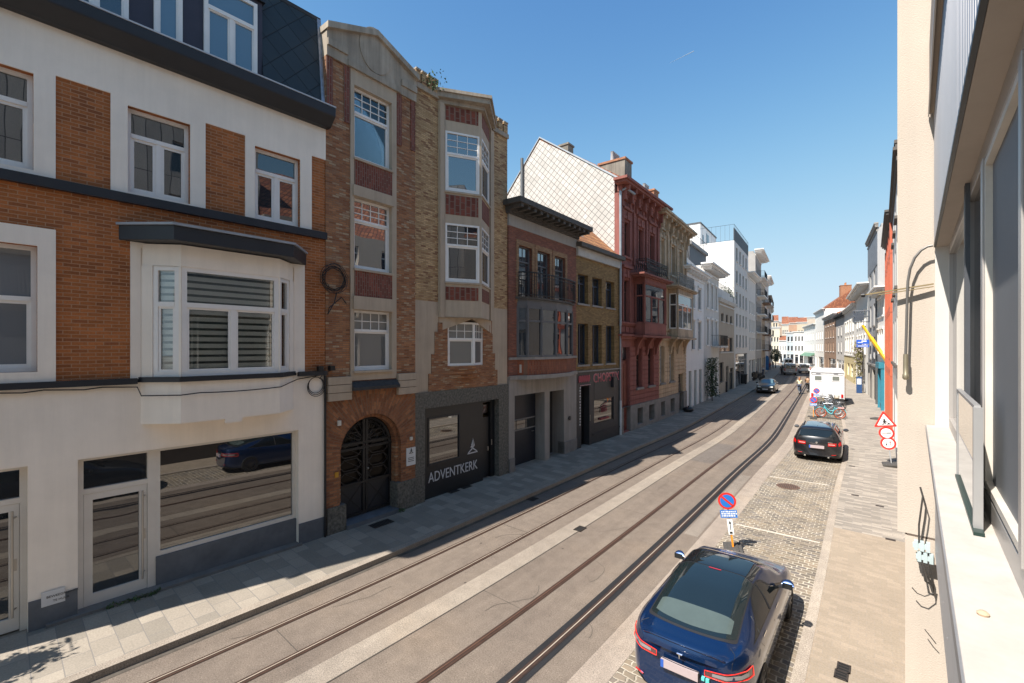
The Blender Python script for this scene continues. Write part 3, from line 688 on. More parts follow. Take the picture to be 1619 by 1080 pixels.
# arch
ua, ub = H.u(537), H.u(634); uc, rr = (ua+ub)/2, (ub-ua)/2
zar = H.z(600, 652.5)-rr; zA1 = zled-.262
def arch_slab(F, name, mat, u0, u1, z0, z1, uc, r, zs, wo, wi, n=28, parent=None, ring=None):
    vs, fs, uv = [], [], []
    def q(ps, us):
        b = len(vs); vs.extend(F.P(*p) for p in ps); fs.append((b, b+1, b+2, b+3)); uv.extend(us)
    def outer(t):
        c, s_ = math.cos(t), math.sin(t)
        if ring: return uc+c*(r+ring), zs+s_*(r+ring)
        ks = []
        if c > 1e-6: ks.append((u1-uc)/c)
        if c < -1e-6: ks.append((u0-uc)/c)
        if s_ > 1e-6: ks.append((z1-zs)/s_)
        k = min(ks); return uc+c*k, zs+s_*k
    ts = [math.pi*k/n for k in range(n+1)]
    if not ring:
        ts = sorted(set(ts+[math.atan2(z1-zs, u1-uc), math.atan2(z1-zs, u0-uc)]))
    for t, t2 in zip(ts, ts[1:]):
        p, p2 = outer(t), outer(t2); i1 = (uc+r*math.cos(t), zs+r*math.sin(t)); i2 = (uc+r*math.cos(t2), zs+r*math.sin(t2))
        d1 = math.hypot(p[0]-uc, p[1]-zs); d2 = math.hypot(p2[0]-uc, p2[1]-zs); k = r*1.25
        q([(i1[0], wo, i1[1]), (p[0], wo, p[1]), (p2[0], wo, p2[1]), (i2[0], wo, i2[1])], [(r, t*k), (d1, t*k), (d2, t2*k), (r, t2*k)])
        q([(i1[0], wo, i1[1]), (i2[0], wo, i2[1]), (i2[0], wi, i2[1]), (i1[0], wi, i1[1])], [(0, t*k), (0, t2*k), (.35, t2*k), (.35, t*k)])
    if ring is None:
        for (a, b) in ((u0, uc-r), (uc+r, u1)):
            q([(a, wo, z0), (b, wo, z0), (b, wo, zs), (a, wo, zs)], [(a, z0), (b, z0), (b, zs), (a, zs)])
        for x in (uc-r, uc+r): q([(x, wo, z0), (x, wo, zs), (x, wi, zs), (x, wi, z0)], [(0, z0), (0, zs), (.35, zs), (.35, z0)])
        q([(u0, wo, z0), (u0, wo, z1), (u0, wi, z1), (u0, wi, z0)], [(0, z0), (0, z1), (.35, z1), (.35, z0)])
        q([(u1, wo, z0), (u1, wo, z1), (u1, wi, z1), (u1, wi, z0)], [(0, z0), (0, z1), (.35, z1), (.35, z0)])
    me = bpy.data.meshes.new(name); me.from_pydata(vs, [], fs); l = me.uv_layers.new(name='UVMap')
    for lp in me.loops: l.data[lp.index].uv = uv[lp.index]
    me.materials.append(mat); o = bpy.data.objects.new(name, me); COL.objects.link(o); o.parent = parent or F.root; return o
arch_slab(H, 'arched_wall', arcb, 0, uS, z0, zA1+.26, uc, rr, zar, 0, -.30)
arch_slab(H, 'arch_ring', arcb, 0, uS, z0, zA1, uc, rr-.10, zar, -.12, -.42, ring=.10)
for x0_, x1_ in ((uc-rr, uc-rr+.10), (uc+rr-.10, uc+rr)): H.box('door_jamb', brn, x0_, x1_, -.45, -.12, z0, zar)
H.box('rubble_plinth', gran, .02, uc-rr+.16, -.4, .05, z0, H.z(516, 805)); H.box('rubble_plinth', gran, uc+rr-.16, uS-.02, -.4, .05, z0, z0+.85)
H.box('door_step', bst, uc-rr+.16, uc+rr-.16, -.4, .12, z0, z0+.13)
# iron double door
dr_ = empty('iron_door', (0, 0, 0), parent=H.root); dw_ = -.36; r2 = rr-.10
dm = MB(); zd0 = z0+.14; zk = zd0+1.15
def arcpts(c, r, t0, t1, n, w): return [H.P(c[0]+r*math.cos(t0+(t1-t0)*k/n), w, c[1]+r*math.sin(t0+(t1-t0)*k/n)) for k in range(n+1)]
dm.tube(arcpts((uc, zar), r2-.04, 0, math.pi, 24, dw_), .05, 6); dm.tube(arcpts((uc, zar), r2-.16, 0, math.pi, 24, dw_), .022, 6)
for x in (-r2+.05, -.05, .05, r2-.05): H.bx(dm, uc+x-.04, uc+x+.04, dw_-.04, dw_+.04, zd0, zar+ (0 if abs(x) > .3 else r2-.08))
for zz in (zd0+.05, zd0+.9, zar+.02, zar+.16): H.bx(dm, uc-r2, uc+r2, dw_-.035, dw_+.045, zz-.035, zz+.035)
dm.build('door_frame', blackm, dr_)
H.box('lower_panel', black, uc-r2, uc+r2, dw_-.03, dw_, zd0, zd0+.92, parent=dr_)
bk = MB(); bp = arcpts((uc, zar), r2, 0, math.pi, 24, 0); poly = [(uc+r2*math.cos(t), zar+r2*math.sin(t)) for t in [math.pi*k/24 for k in range(25)]]+[(uc-r2, zd0), (uc+r2, zd0)]
bk.prism(poly, dw_-.09, dw_-.08, lambda p, w: H.P(p[0], w, p[1])); bk.build('pane', glass('iron door glass', (.014, .011, .009), 1.22, .12, .5), dr_)
sc = MB()                                                        # wrought diamonds and petals
for s_ in (-1, 1):
    xc = uc+s_*r2*.5
    for k in range(4):
        zc = zd0+1.08+k*.36; hx, hz = r2*.40, .15
        pts = [(xc-hx, zc), (xc-hx*.55, zc+hz), (xc+hx*.55, zc+hz), (xc+hx, zc), (xc+hx*.55, zc-hz), (xc-hx*.55, zc-hz)]
        for p, q_ in zip(pts, pts[1:]+pts[:1]): sc.bar(H.P(p[0], dw_, p[1]), H.P(q_[0], dw_, q_[1]), .026)
        sc.bar(H.P(xc-s_*r2*.44, dw_, zc-.18), H.P(xc-hx*.55, dw_, zc+hz), .016); sc.bar(H.P(xc+r2*.44, dw_, zc-.18), H.P(xc+hx*.55, dw_, zc+hz), .016)
    sc.bar(H.P(uc+s_*.1, dw_, zd0+.1), H.P(uc+s_*(r2-.1), dw_, zd0+.85), .022); sc.bar(H.P(uc+s_*.1, dw_, zd0+.85), H.P(uc+s_*(r2-.1), dw_, zd0+.1), .022)
for k in range(1, 12):
    t = math.pi*k/12; sc.bar(H.P(uc+.16*math.cos(t), dw_, zar+.16+.16*math.sin(t)), H.P(uc+(r2-.1)*math.cos(t), dw_, zar+(r2-.1)*math.sin(t)), .02)
for k in range(12):
    t = math.pi*(k+.5)/12
    for rad, q_ in ((r2*.82, .075), (r2*.52, .055)): sc.tube([H.P(uc+rad*math.cos(t)+q_*math.cos(b_), dw_+.01, zar+rad*math.sin(t)+q_*math.sin(b_)) for b_ in [j*math.pi/4 for j in range(8)]], .009, 4, closed=True)
sc.build('ironwork', blackm, dr_)
kn = MB().lathe([(.0, 0), (.03, .01), (.03, .04), (.0, .05)], H.P(uc+.05, dw_+.04, zd0+1.25), 10, 'x'); kn.build('door_knob', alu, dr_)
# small things on the wall
pl = H.rect(643, 657, 709, 737); o = H.box('name_plate', plain('white enamel', (.62, .63, .63), .4, var=.03), pl[0]-.02, pl[1]-.02, .0, .025, pl[2], pl[3])
def flame(F, parent, u, w, z, s, mat):
    def P3(p, ww): return F.P(u+p[0]*s, ww, z+p[1]*s)
    for poly in ([(-.5, 0), (-.02, .28), (-.02, .38), (-.42, .12)], [(.5, 0), (.02, .28), (.02, .38), (.42, .12)], [(-.22, .42), (.0, .62), (.02, .36)], [(-.14, .55), (.05, .95), (.02, .60)], [(.04, .36), (.20, .50), (.02, 1.02), (.10, .66)], [(-.5, -.0), (.5, -.0), (.42, .07), (-.42, .07)]):
        MB().prism(poly, w, w+.01, P3).build('emblem', mat, parent)
flame(H, o, (pl[0]+pl[1])/2-.02, .026, pl[2]+.36, .16, inkm)
for zz in (.12, .17, .22): H.box('lettering', inkm, pl[0]+.03, pl[1]-.08, .025, .027, pl[2]+zz, pl[2]+zz+.018, parent=o)
H.box('bell_box', plain('cream plastic', (.6, .57, .5), .5, var=.02), H.u(533), H.u(538), 0, .05, H.z(535, 673), H.z(535, 665))
H.box('bell_box', plain('cream plastic', (.6, .57, .5), .5, var=.02), H.u(647.5), H.u(651), 0, .05, H.z(648, 696), H.z(648, 691))
H.box('letter_flap', plain('yellow sticker', (.5, .25, .02), .5, var=.02), H.u(529), H.u(534.5), -.0, .03, H.z(530, 755), H.z(530, 747))

# right part -------------------------------------------------------
wr = -.06; ztopR = H.z(657, 138, wr); zpl = H.z(657, 474, wr)
sh = (H.u(672), H.u(789), z0-.02, H.z(672, 646.5))
H.slab('granite_front', gran, uS, L, z0, zb2, [sh], wo=.0, wi=-.35)
H.slab('render_wall', stone, uS, L, zb2, zpl, [(uS+1.0, L-.9, zb2-.1, zpl-.2)], wo=wr, wi=-.30)
prR = (H.u(708.9), H.u(765), H.z(709, 580.7, .0), H.z(709, 508.5, 0))
H.slab('stepped_brick', brn, uS+.99, L-.89, zb2, zpl-.19, [prR], wo=wr-.002, wi=-.30)
# stepped outline of the brick field (four courses of steps)
steps = [(640, 690, 655, 930), (690, 810, 638, 945), (810, 915, 620, 958), (915, 1012, 604, 971)]
for (ya, yb, xa, xb) in steps:
    xa_, xb_ = 500+xa/3.375, 500+xb/3.375; zt_, zb_ = H.z(xa_, 320+ya/3.375), H.z(xa_, 320+yb/3.375)
    H.slab('stepped_brick', brn, H.u(xa_), H.u(xb_), max(zb_, zb2), zt_, [prR], wo=wr+.028, wi=wr-.05)
H.slab('yellow_brick_wall', yel, uS, L, zpl, ztopR, wo=wr, wi=-.30)
for px_a, px_b in ((657, 694), (779, 804)):
    a_, b_ = H.u(px_a), H.u(px_b); n = 4 if px_a == 657 else 3
    H.box('parapet', stone_up, a_, b_, -.3, .02, ztopR, ztopR+.16)
    for j in range(n): x = a_+(b_-a_)*j/n; H.box('parapet_block', yel, x, x+(b_-a_)/n*.72, -.28, .03, ztopR+.16, ztopR+.52)
    for j in range(n): x = a_+(b_-a_)*j/n; H.box('parapet_cap', stone_up, x-.01, x+(b_-a_)/n*.76, -.3, .05, ztopR+.52, ztopR+.57)
# prow bay over two storeys
vL, vR = H.u(698), H.u(777); vm = (vL+vR)/2; pw_ = .62
PF = [Face(H.root, (vL, wr), (vm, pw_)), Face(H.root, (vm, pw_), (vR, wr))]
FL, FR = PF
zk1 = FL.z(704, 165.5); zsk = FL.z(700, 501)
def prow(o, za, zb_, name, mat, label=None, bev=0):
    poly = [(vL-o*1.2, wr-.02), (vm, pw_+o*1.3), (vR+o*1.2, wr-.02)]
    return MB().prism(poly, za, zb_, lambda p, a: (p[0], -p[1], a)).build(name, mat, H.root, label=label, bevel=bev)
for F, mir in ((FL, 0), (FR, 1)):
    Lf = F.L; w0_, w1_ = (.17, Lf-.07) if not mir else (.07, Lf-.17)
    h3 = (w0_, w1_, FL.z(704, 301), FL.z(704, 206)); h2 = (w0_, w1_, FL.z(704, 445), FL.z(704, 352))
    F.slab('bay_wall', stone, 0, Lf, zsk, zk1, [h3, h2], wi=-.15)
    for r, ya, yb in ((h3, 165.5, 189), (h3, 306, 338), (h2, 452, 474)):
        F.box('spandrel', redv, w0_+.01, w1_-.04, 0, .012, FL.z(704, yb), FL.z(704, ya)-.02)
    for k, r in enumerate((h3, h2)):
        F.window(r, whitef, GS if k == 0 else G, w=.0, fw=.06, trans=.37, lattice=(3, 3), sash=.05, name='bay_window', lat_w=.02)
        F.box('window_sill', stone, r[0]-.03, r[1]+.03, -.02, .05, r[2]-.06, r[2]-.003)
for x in (vL, vR): H.box('bay_pilaster', stone, x-.09, x+.09, wr, .05, zsk-.02, zk1)
# bay bottom: pointed stone hood
zt_ = zsk; cone = MB(); zlow = zsk-.42
cone.add([H.P(vL-.05, wr, zt_), H.P(vm, pw_+.02, zt_), H.P(vR+.05, wr, zt_), H.P(vL-.05, wr, zlow-.05), H.P(vm, .22, zt_-.02), H.P(vR+.05, wr, zlow-.05), H.P(vm, wr, zt_-.05)],
         [(0, 1, 4, 3), (1, 2, 5, 4), (0, 2, 1), (3, 4, 6), (4, 5, 6)])
cone.build('bay_hood', stone, H.root)
# bay roof
zc_ = zk1
prow(.12, zc_, zc_+.14, 'bay_cornice', stone_up); prow(.30, zc_+.14, zc_+.30, 'bay_cornice', stone_up, 'white moulded eaves of the prow bay'); prow(.36, zc_+.30, zc_+.40, 'bay_cornice', stone_up)
top = MB(); e = .34; top.add([H.P(vL-e, wr-.1, zc_+.40), H.P(vm, pw_+e, zc_+.40), H.P(vR+e, wr-.1, zc_+.40), H.P(vm, -1, zc_+.85)], [(0, 1, 3), (1, 2, 3), (0, 3, 2), (0, 2, 1)])
top.build('bay_roof', zinc, H.root)
# little prow window
sm = (prR[0]+prR[1])/2
for F, mir in ((Face(H.root, (prR[0], wr), (sm+.1, .26)), 0), (Face(H.root, (sm+.1, .26), (prR[1], wr)), 1)):
    F.window((.0, F.L, prR[2], prR[3]), whitef, glass('milky glass', (.16, .16, .15), 1.9), w=.0, fw=.065, trans=.38, lattice=(3, 2), sash=.04, lat_w=.02)
for za, o_ in ((prR[2]-.10, .05), (prR[2]-.24, .0), (prR[2]-.38, -.10)):
    poly = [(prR[0]-o_, wr), (sm+.1, .26+o_), (prR[1]+o_, wr)]
    MB().prism(poly, za, za+.138, lambda p, a: (p[0], -p[1], a)).build('corbel', brn, H.root)
# shop front of the church: black panels, window, lettering, door
sw = -.12; blk = plain('black shop panel', (.012, .014, .017), .35, var=.15)
gr = H.rect(676.5, 727, 661, 738, sw); dd = (H.u(763.5, sw), H.u(779, sw))
H.slab('shop_panel', blk, sh[0], dd[0], z0+.02, sh[3], [gr], wo=sw, wi=-.3)
H.window(gr, black, glass('shop glass', (.012, .012, .014), 2.4, .01, .006), w=sw+.02, fw=.05, name='shop_window')
H.slab('shop_panel', blk, dd[0], sh[1], z0, sh[3], [(dd[0]+.02, dd[1], z0-.02, sh[3]-.1)], wo=sw-.1, wi=-.35)
do = H.box('door', blk, dd[0]+.02, dd[1], -.34, -.30, z0+.05, z0+2.25)
H.box('pane', glass('hall glass', (.05, .038, .03), 1.9, .08, .5), dd[0]+.06, dd[1]-.05, -.34, -.335, z0+2.4, sh[3]-.2, parent=do)
H.box('handle', alu, dd[1]-.12, dd[1]-.07, -.30, -.26, z0+1.0, z0+1.15, parent=do); H.box('lock_plate', alu, dd[1]+.02, dd[1]+.06, sw-.1, sw-.08, z0+1.2, z0+1.4, parent=do)
lt = H.rect(677, 755, 747, 765, sw); silver = plain('silver lettering', (.55, .56, .58), .4, .1, var=0)
textmesh('lettering', 'ADVENTKERK', .46, silver, H.root, wallm(H, lt[0], sw+.004, H.z(677, 765, sw)+.02) @ Matrix.Diagonal((lt and (H.u(755, sw)-lt[0])/2.92, 1, 1, 1)), .006)
flame(H, H.root, H.u(747, sw), sw+.003, H.z(741, 718, sw), .52, silver)
H.box('parapet', stone_up, uS, L, -9, -.31, ztopR-.2, ztopR)
H.box('body', yel, .003, L-.003, -9, -.62, z0, ztopR-.01)
# coil of black cable on the wall between the two houses
rng = random.Random(3); cm = MB()
c0 = H.uz(521, 440, .08)
for k in range(8):
    rad = .35+rng.uniform(-.09, .08); ph = rng.uniform(0, 6)
    cm.tube([H.P(c0[0]+.12+rng.uniform(-.02, .02)+rad*math.cos(t+ph), .05+.012*k, c0[1]+rng.uniform(-.02, .02)+rad*math.sin(t+ph)) for t in [j*math.pi/10 for j in range(20)]], .008, 5, closed=True)
cm.tube([H.P(c0[0]+.2, .08, c0[1]-.34), H.P(c0[0]+.12, .09, c0[1]-.62), H.P(c0[0]-.05, .08, c0[1]-.92), H.P(c0[0], .06, c0[1]-.75), H.P(c0[0]+.35, .05, c0[1]-.45), H.P(c0[0]+.5, .03, c0[1]-.6)], .014, 5)
t = cm.build('cable_coil', blackm, None, smooth=True); t.matrix_world = H.root_m(); tag(t, 'black coil of cable hanging on the brick wall beside the bay window', 'cable')
cm = MB()
for k in range(3): cm.tube([H.P(-.28+.0*k+(.19+.02*k)*math.cos(t), .04+.01*k, zled-.05-.02*k+(.20+.02*k)*math.sin(t)) for t in [j*math.pi/9 for j in range(18)]], .009, 5, closed=True)
H.bx(cm, -.25, -.12, .02, .12, zled+.30, zled+.42); H.bx(cm, .05, .18, .02, .14, zled+.30, zled+.42); cm.tube([H.P(-.2, .07, zled+.3), H.P(-.3, .05, zled+.15)], .01, 5); cm.tube([H.P(.1, .07, zled+.3), H.P(-.1, .07, zled+.22), H.P(-.2, .05, zled+.1)], .01, 5)
t = cm.build('cable_coil', blackm, None); t.matrix_world = H.root_m(); tag(t, 'small loops of black cable with two junction boxes on the white wall corner', 'cable')
H2 = H

# ================================================================ house 3: red brick with garage, bow bay and balcony
H = house(804, 911, 'red brick house with dark bracketed cornice, iron balcony and garage door')
L = H.L
rdb = brick('dark red brick', (.22, .075, .045), (.28, .10, .06), (.17, .10, .075), .2, .06, .009, .2, stain=.2)
ocb = brick('ochre trim brick', (.33, .18, .085), (.38, .22, .11), (.2, .15, .1), .2, .06, .009, .2, stain=.2)
gry = plain('grey joinery paint', (.12, .12, .125), .5, var=.1); conc = plaster('grey concrete render', (.33, .30, .27), .15, .2, .2)
zsg = H.z(806, 596); zf0 = H.z(804.5, 356); zf1 = H.z(804.5, 338)
ups = [H.rect(820, 841, 387, 446), H.rect(849.5, 869, 394, 463), H.rect(877, 893.5, 402, 458)]
ups[0] = (ups[0][0], ups[0][1], ups[0][2]-.7, ups[0][3]); ups[1] = (ups[1][0], ups[1][1], ups[0][2], ups[0][3]); ups[2] = (ups[2][0], ups[2][1], ups[0][2], ups[0][3])
bb = (H.u(819), H.u(899), H.z(819, 568), H.z(819, 484))
H.slab('wall', rdb, 0, L, zsg, zf0, ups+[bb], wi=-.3)
for r in ups:
    H.slab('window_surround', ocb, r[0]-.17, r[1]+.17, r[2]-.1, r[3]+.2, [r], wo=.02, wi=-.02)
    H.window(r, gry, GS, w=-.12, fw=.055, trans=.28, mulls=(.5,) if r is ups[1] else (), lattice=(2, 1))
H.box('frieze', plaster('pale frieze', (.38, .36, .33), .12, .1, .1), 0, L, -.3, .03, zf0, zf1)
dstone = plain('dark weathered stone', (.085, .078, .07), .85, var=.3, scale=5)
zc0 = zf1; H.box('cornice', dstone, -.1, L+.1, -.3, .12, zc0, zc0+.12); H.box('cornice', dstone, -.25, L+.25, -.3, .75, zc0+.28, zc0+.48)
H.box('cornice', dstone, -.12, L+.12, -.3, .2, zc0+.12, zc0+.28)
cb = MB()
for k in range(13):
    x = -.1+(L+.1)*k/12.2; H.box('cornice_bracket', dstone, x, x+.16, .2, .68, zc0+.14, zc0+.278)
# bow bay in five facets
n = 6; ub0, ub1 = bb[0]-.05, bb[1]+.05; um, hw = (ub0+ub1)/2, (ub1-ub0)/2; bd = .55
arc = [(um-hw*math.cos(math.pi*k/n), bd*math.sin(math.pi*k/n)**.8) for k in range(n+1)]
zl0, zl1 = H.z(812, 594), H.z(825, 569, .2); zbt = bb[3]
def bow(o, za, zb_, name, mat, label=None, dd=0):
    poly = [(um+(p[0]-um)*(1+o/hw), p[1]*(1+o/bd)-.02) for p in arc]
    return MB().prism(poly, za, zb_, lambda p, a: (p[0], -p[1], a)).build(name, mat, H.root, label=label)
bow(.0, zl0, zl1-.0, 'bay_apron', brick('striped apron brick', (.22, .06, .03), (.28, .085, .04), (.2, .11, .07), .2, .06, .009, .2, rot=True, stain=.25))
bow(.10, zl0-.16, zl0, 'bay_ledge', conc, 'pale curved stone ledge'); bow(.05, zl1, zl1+.10, 'bay_sill', conc)
H.box('sill_band', conc, -.0, ub0, 0, .06, zl1, zl1+.1); H.box('sill_band', conc, ub1, L, 0, .06, zl1, zl1+.1); H.box('sill_band', conc, 0, L, 0, .08, zl0-.16, zl0)
bow(.03, zbt-.02, zbt+.28, 'bay_head', gry); bow(.14, zbt+.28, zbt+.36, 'balcony_floor', dstone)
for a, b in zip(arc, arc[1:]):
    F = Face(H.root, (a[0], a[1]), (b[0], b[1])); F.window((.0, F.L, zl1+.1, zbt-.02), gry, G, w=0, fw=.07, trans=.28, name='bay_window')
for k, p in enumerate(arc): MB().lathe([(.045, zl1+.1), (.045, zbt)], H.P(p[0], p[1], 0)[:2]+(0,), 8).build('bay_post', gry, H.root)
# balcony rail following the bow
zbb = zbt+.36; zbt2 = zbb+.95; ba = [(um-(hw+.05)*math.cos(math.pi*k/12), .1+(bd+.02)*math.sin(math.pi*k/12)**.7) for k in range(13)]
rm = MB()
for a, b in zip(ba, ba[1:]):
    A, B = Vector(H.P(a[0], a[1], 0)), Vector(H.P(b[0], b[1], 0))
    for zz, t in ((zbt2, .045), (zbt2-.14, .02), (zbb+.08, .03)): rm.bar(A+Vector((0, 0, zz)), B+Vector((0, 0, zz)), t)
    m_ = max(2, int((B-A).length/.10))
    for j in range(m_): q = A.lerp(B, j/m_); rm.bar(q+Vector((0, 0, zbb)), q+Vector((0, 0, zbt2)), .017)
    q = A.lerp(B, .5); rm.tube([q+Vector((0, 0, zbb+.55))+(B-A).normalized()*.06*math.cos(t)+Vector((0, 0, .09*math.sin(t))) for t in [j*math.pi/5 for j in range(10)]], .008, 4, closed=True)
rm.build('balcony_railing', blackm, H.root)
# ground floor
gd = H.rect(813, 860.5, 626, 720); pg = H.rect(868.5, 891, 619, 700); gd = (gd[0], gd[1], z0-.02, gd[3]); pg = (pg[0], pg[1], z0-.02, pg[3])
H.slab('ground_floor_wall', conc, 0, L, z0, zsg, [gd, pg], wo=.02, wi=-.6)
for a, b in ((0, gd[0]), (pg[1], L)): H.box('plinth', plain('stone base', (.20, .185, .17), .85, var=.2), a-.0, b-.02, -.3, .06, z0, z0+.55)
g = H.box('garage_door', plain('garage door blue black', (.014, .017, .026), .4, var=.2), gd[0], gd[1], -.5, -.46, z0, gd[3])
zm = H.z(813, 666, -.46); m = MB()
for k in range(3): x = gd[0]+.08+(gd[1]-gd[0]-.1)*k/3; H.bx(m, x, x+(gd[1]-gd[0])/3-.09, -.462, -.452, zm-.36, zm)
m.build('pane', glass('shop glass', (.012, .012, .014), 2.4, .01, .006), g)
m = MB(); H.bx(m, gd[0]+.03, gd[1]-.03, -.46, -.44, zm, zm+.05); H.bx(m, gd[0]+.03, gd[1]-.03, -.46, -.44, zm-.42, zm-.37); m.build('window_bars', plain('grey timber', (.2, .19, .18), .6), g)
H.box('handle', alu, gd[1]-.3, gd[1]-.15, -.46, -.42, z0+1.25, z0+1.28, parent=g)
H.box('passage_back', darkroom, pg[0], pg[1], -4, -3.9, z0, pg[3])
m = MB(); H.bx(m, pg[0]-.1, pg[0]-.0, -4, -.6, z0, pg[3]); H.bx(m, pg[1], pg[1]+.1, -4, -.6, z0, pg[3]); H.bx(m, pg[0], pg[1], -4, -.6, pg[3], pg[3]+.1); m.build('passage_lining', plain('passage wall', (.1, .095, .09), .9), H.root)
m = MB().lathe([(.0, 0), (.10, 0), (.10, .03), (.0, .04)], (0, 0, 0), 14, 'y'); x_ = H.u(899); m.v = [(v[0]+x_, -.05-v[1], v[2]+H.z(899, 661)) for v in m.v]; m.build('house_number_disc', black, H.root)
H.box('light_box', plain('cream plastic', (.6, .57, .5), .5, var=.02), .62, .82, 0, .12, zl0+.1, zl0+.42)
H.box('body', rdb, .003, L-.003, -8, -.61 if 0 else -4.2, z0, zf1+.3); H.box('body', rdb, .003, L-.003, -8, -.31, zsg+.1, zf1+.3)
H3 = H

# ================================================================ house 4: ochre brick with restaurant
H = house(911, 979.5, 'ochre brick house with orange tiled roof above the black restaurant front')
L = H.L
och = brick('ochre brick', (.27, .165, .06), (.33, .205, .08), (.19, .13, .06), .2, .06, .009, .18, (.22, .12, .045), stain=.3)
zs4 = H.z(911, 589); zt4 = H.z(911, 404)
w4 = [H.rect(913.7, 930, 432, 479), H.rect(936.5, 951.5, 438.5, 480), H.rect(958, 971.5, 443, 482)]
w4 = [(r[0], r[1], w4[0][2], w4[0][3]) for r in w4]
lo4 = [(r[0], r[1], H.z(913.7, 577), H.z(913.7, 511)) for r in w4]
H.slab('wall', och, 0, L, zs4, zt4, w4+lo4, wi=-.35)
nav = plain('dark blue joinery', (.03, .045, .07), .4)
for r in w4+lo4:
    H.window(r, nav, G, w=-.20, fw=.06, trans=.3 if r in w4 else None, mulls=(.5,))
    H.box('window_sill', conc, r[0]-.06, r[1]+.06, -.1, .06, r[2]-.09, r[2]-.003)
H.box('fascia', plain('cream fascia', (.48, .45, .40), .6), 0, L, -.2, .12, zt4, zt4+.42)
H.box('gutter', plain('old gutter', (.10, .085, .07), .7, var=.3, scale=8), -.05, L+.05, 0, .34, zt4+.42, zt4+.62)
rtile = brick('orange roof tiles', (.42, .17, .06), (.55, .25, .09), (.12, .05, .025), .24, .30, .03, .25, offset=.0, bump=1, stain=.3)
zr = zt4+.62
MB().prism([(.1, zr-.1), (.1, zr), (-2.1, zr+2.1), (-2.3, zr+2.1), (-6, zr-.1)], .0, L-.02, lambda p, u: H.P(u, p[0], p[1])).build('roof', rtile, H.root)
sl_ = MB(); 
def onroof(u, t, o=0.0): return H.P(u, .1-4.5*t-.7*o, zr+4.3*t+.7*o)
for t0_, t1_, a_, b_ in ((.16, .40, .9, 1.9),):
    sl_.add([onroof(a_, t0_, .08), onroof(b_, t0_, .08), onroof(b_, t1_, .08), onroof(a_, t1_, .08), onroof(a_, t0_), onroof(b_, t0_), onroof(b_, t1_), onroof(a_, t1_)], [(0,1,2,3),(0,4,5,1),(1,5,6,2),(2,6,7,3),(3,7,4,0)])
sk = sl_.build('skylight', gry, H.root); MB().add([onroof(a_+.1, t0_+.02, .09), onroof(b_-.1, t0_+.02, .09), onroof(b_-.1, t1_-.02, .09), onroof(a_+.1, t1_-.02, .09)], [(0, 1, 2, 3)]).build('pane', GS, sk)
# restaurant front
blk4 = plain('anthracite shop front', (.035, .034, .036), .5, var=.15)
dr4 = (H.u(918), H.u(931), z0-.02, H.z(918, 611)); gw = H.rect(938.5, 969.5, 632, 672); gw = (gw[0], gw[1], gw[2], gw[3])
H.slab('shop_front', blk4, 0, L, z0, zs4, [dr4, gw], wo=.03, wi=-.35)
H.box('shop_top_strip', conc, 0, L, .0, .12, zs4, zs4+.06)
do = H.box('door', plain('door black', (.006, .006, .007), .3, var=0), dr4[0], dr4[1], -.34, -.3, z0, dr4[3])
H.box('handle', alu, dr4[1]+.02, dr4[1]+.05, .03, .07, z0+1.2, z0+1.5, parent=do); H.box('notice', plain('white plate', (.62, .62, .62), .5, var=.02), dr4[0]+.15, dr4[0]+.4, -.3, -.29, z0+1.35, z0+1.6, parent=do)
st_ = MB()
for k in range(14): H.bx(st_, dr4[0]-.16+.03*(k % 2), dr4[0]-.06, .03, .035, z0+1.1+k*.135, z0+1.18+k*.135)
st_.build('window_stickers', plain('white plate', (.62, .62, .62), .5, var=.02), H.root)
H.window(gw, blk4, glass('shop glass', (.012, .012, .014), 2.4, .01, .006), w=.0, fw=.05, name='shop_window')
H.box('panel', plain('brown grey panel', (.06, .055, .05), .6, var=.1), gw[0], gw[1]+.05, .03, .04, gw[3]+.05, gw[3]+1.1)
H.box('wall_lamp', black, gw[1]-.35, gw[1]+.05, .04, .2, gw[3]+.5, gw[3]+1.05)
H.box('lower_ledge', blk4, H.u(936), L-.05, .03, .08, gw[2]-.5, gw[2]-.42)
pink = plain('pink red sign letters', (.50, .10, .12), .5, var=0); pinkl = plain('pale pink edge', (.6, .35, .36), .5, var=0)
uw = H.u(974.5)-H.u(937); zz = H.z(937, 606)
textmesh('lettering', 'CHOPSTIX', .62, pinkl, H.root, wallm(H, H.u(937), .034, zz+.02) @ Matrix.Diagonal((uw/2.72, 1.05, 1, 1)), .006, bold=.012)
textmesh('lettering', 'CHOPSTIX', .62, pink, H.root, wallm(H, H.u(937)+.015, .042, zz+.03) @ Matrix.Diagonal((uw/2.74, 1.0, 1, 1)), .006)
em = MB()
for k in range(5): 
    x = .25+k*.22; em.tube([H.P(x+.09*math.cos(t), .05, zz+.28+(.14)*math.sin(t)) for t in [j*math.pi/4 for j in range(8)]], .022, 5, closed=True); em.bar(H.P(x-.07, .05, zz+.1), H.P(x+.07, .05, zz+.44), .03)
em.build('emblem', pink, H.root); em = MB()
for k in range(7): em.bar(H.P(.3+k*.15, .04, zz-.05+.02*(k % 2)), H.P(.39+k*.15, .04, zz-.03), .03)
em.build('lettering', pinkl, H.root)
wl = MB(); c = ((gw[0]+gw[1])/2, (gw[2]+gw[3])/2)
for k in range(5): wl.bar(H.P(c[0]-.3+k*.14, .006, c[1]-.1), H.P(c[0]-.22+k*.14, .006, c[1]+.12), .03)
wl.bar(H.P(c[0]-.4, .006, c[1]+.16), H.P(c[0]+.4, .006, c[1]+.22), .03); wl.bar(H.P(c[0]-.2, .006, c[1]+.24), H.P(c[0]+.45, .006, c[1]+.42), .03); wl.bar(H.P(c[0]-.4, .006, c[1]-.42), H.P(c[0]+.5, .006, c[1]-.42), .1)
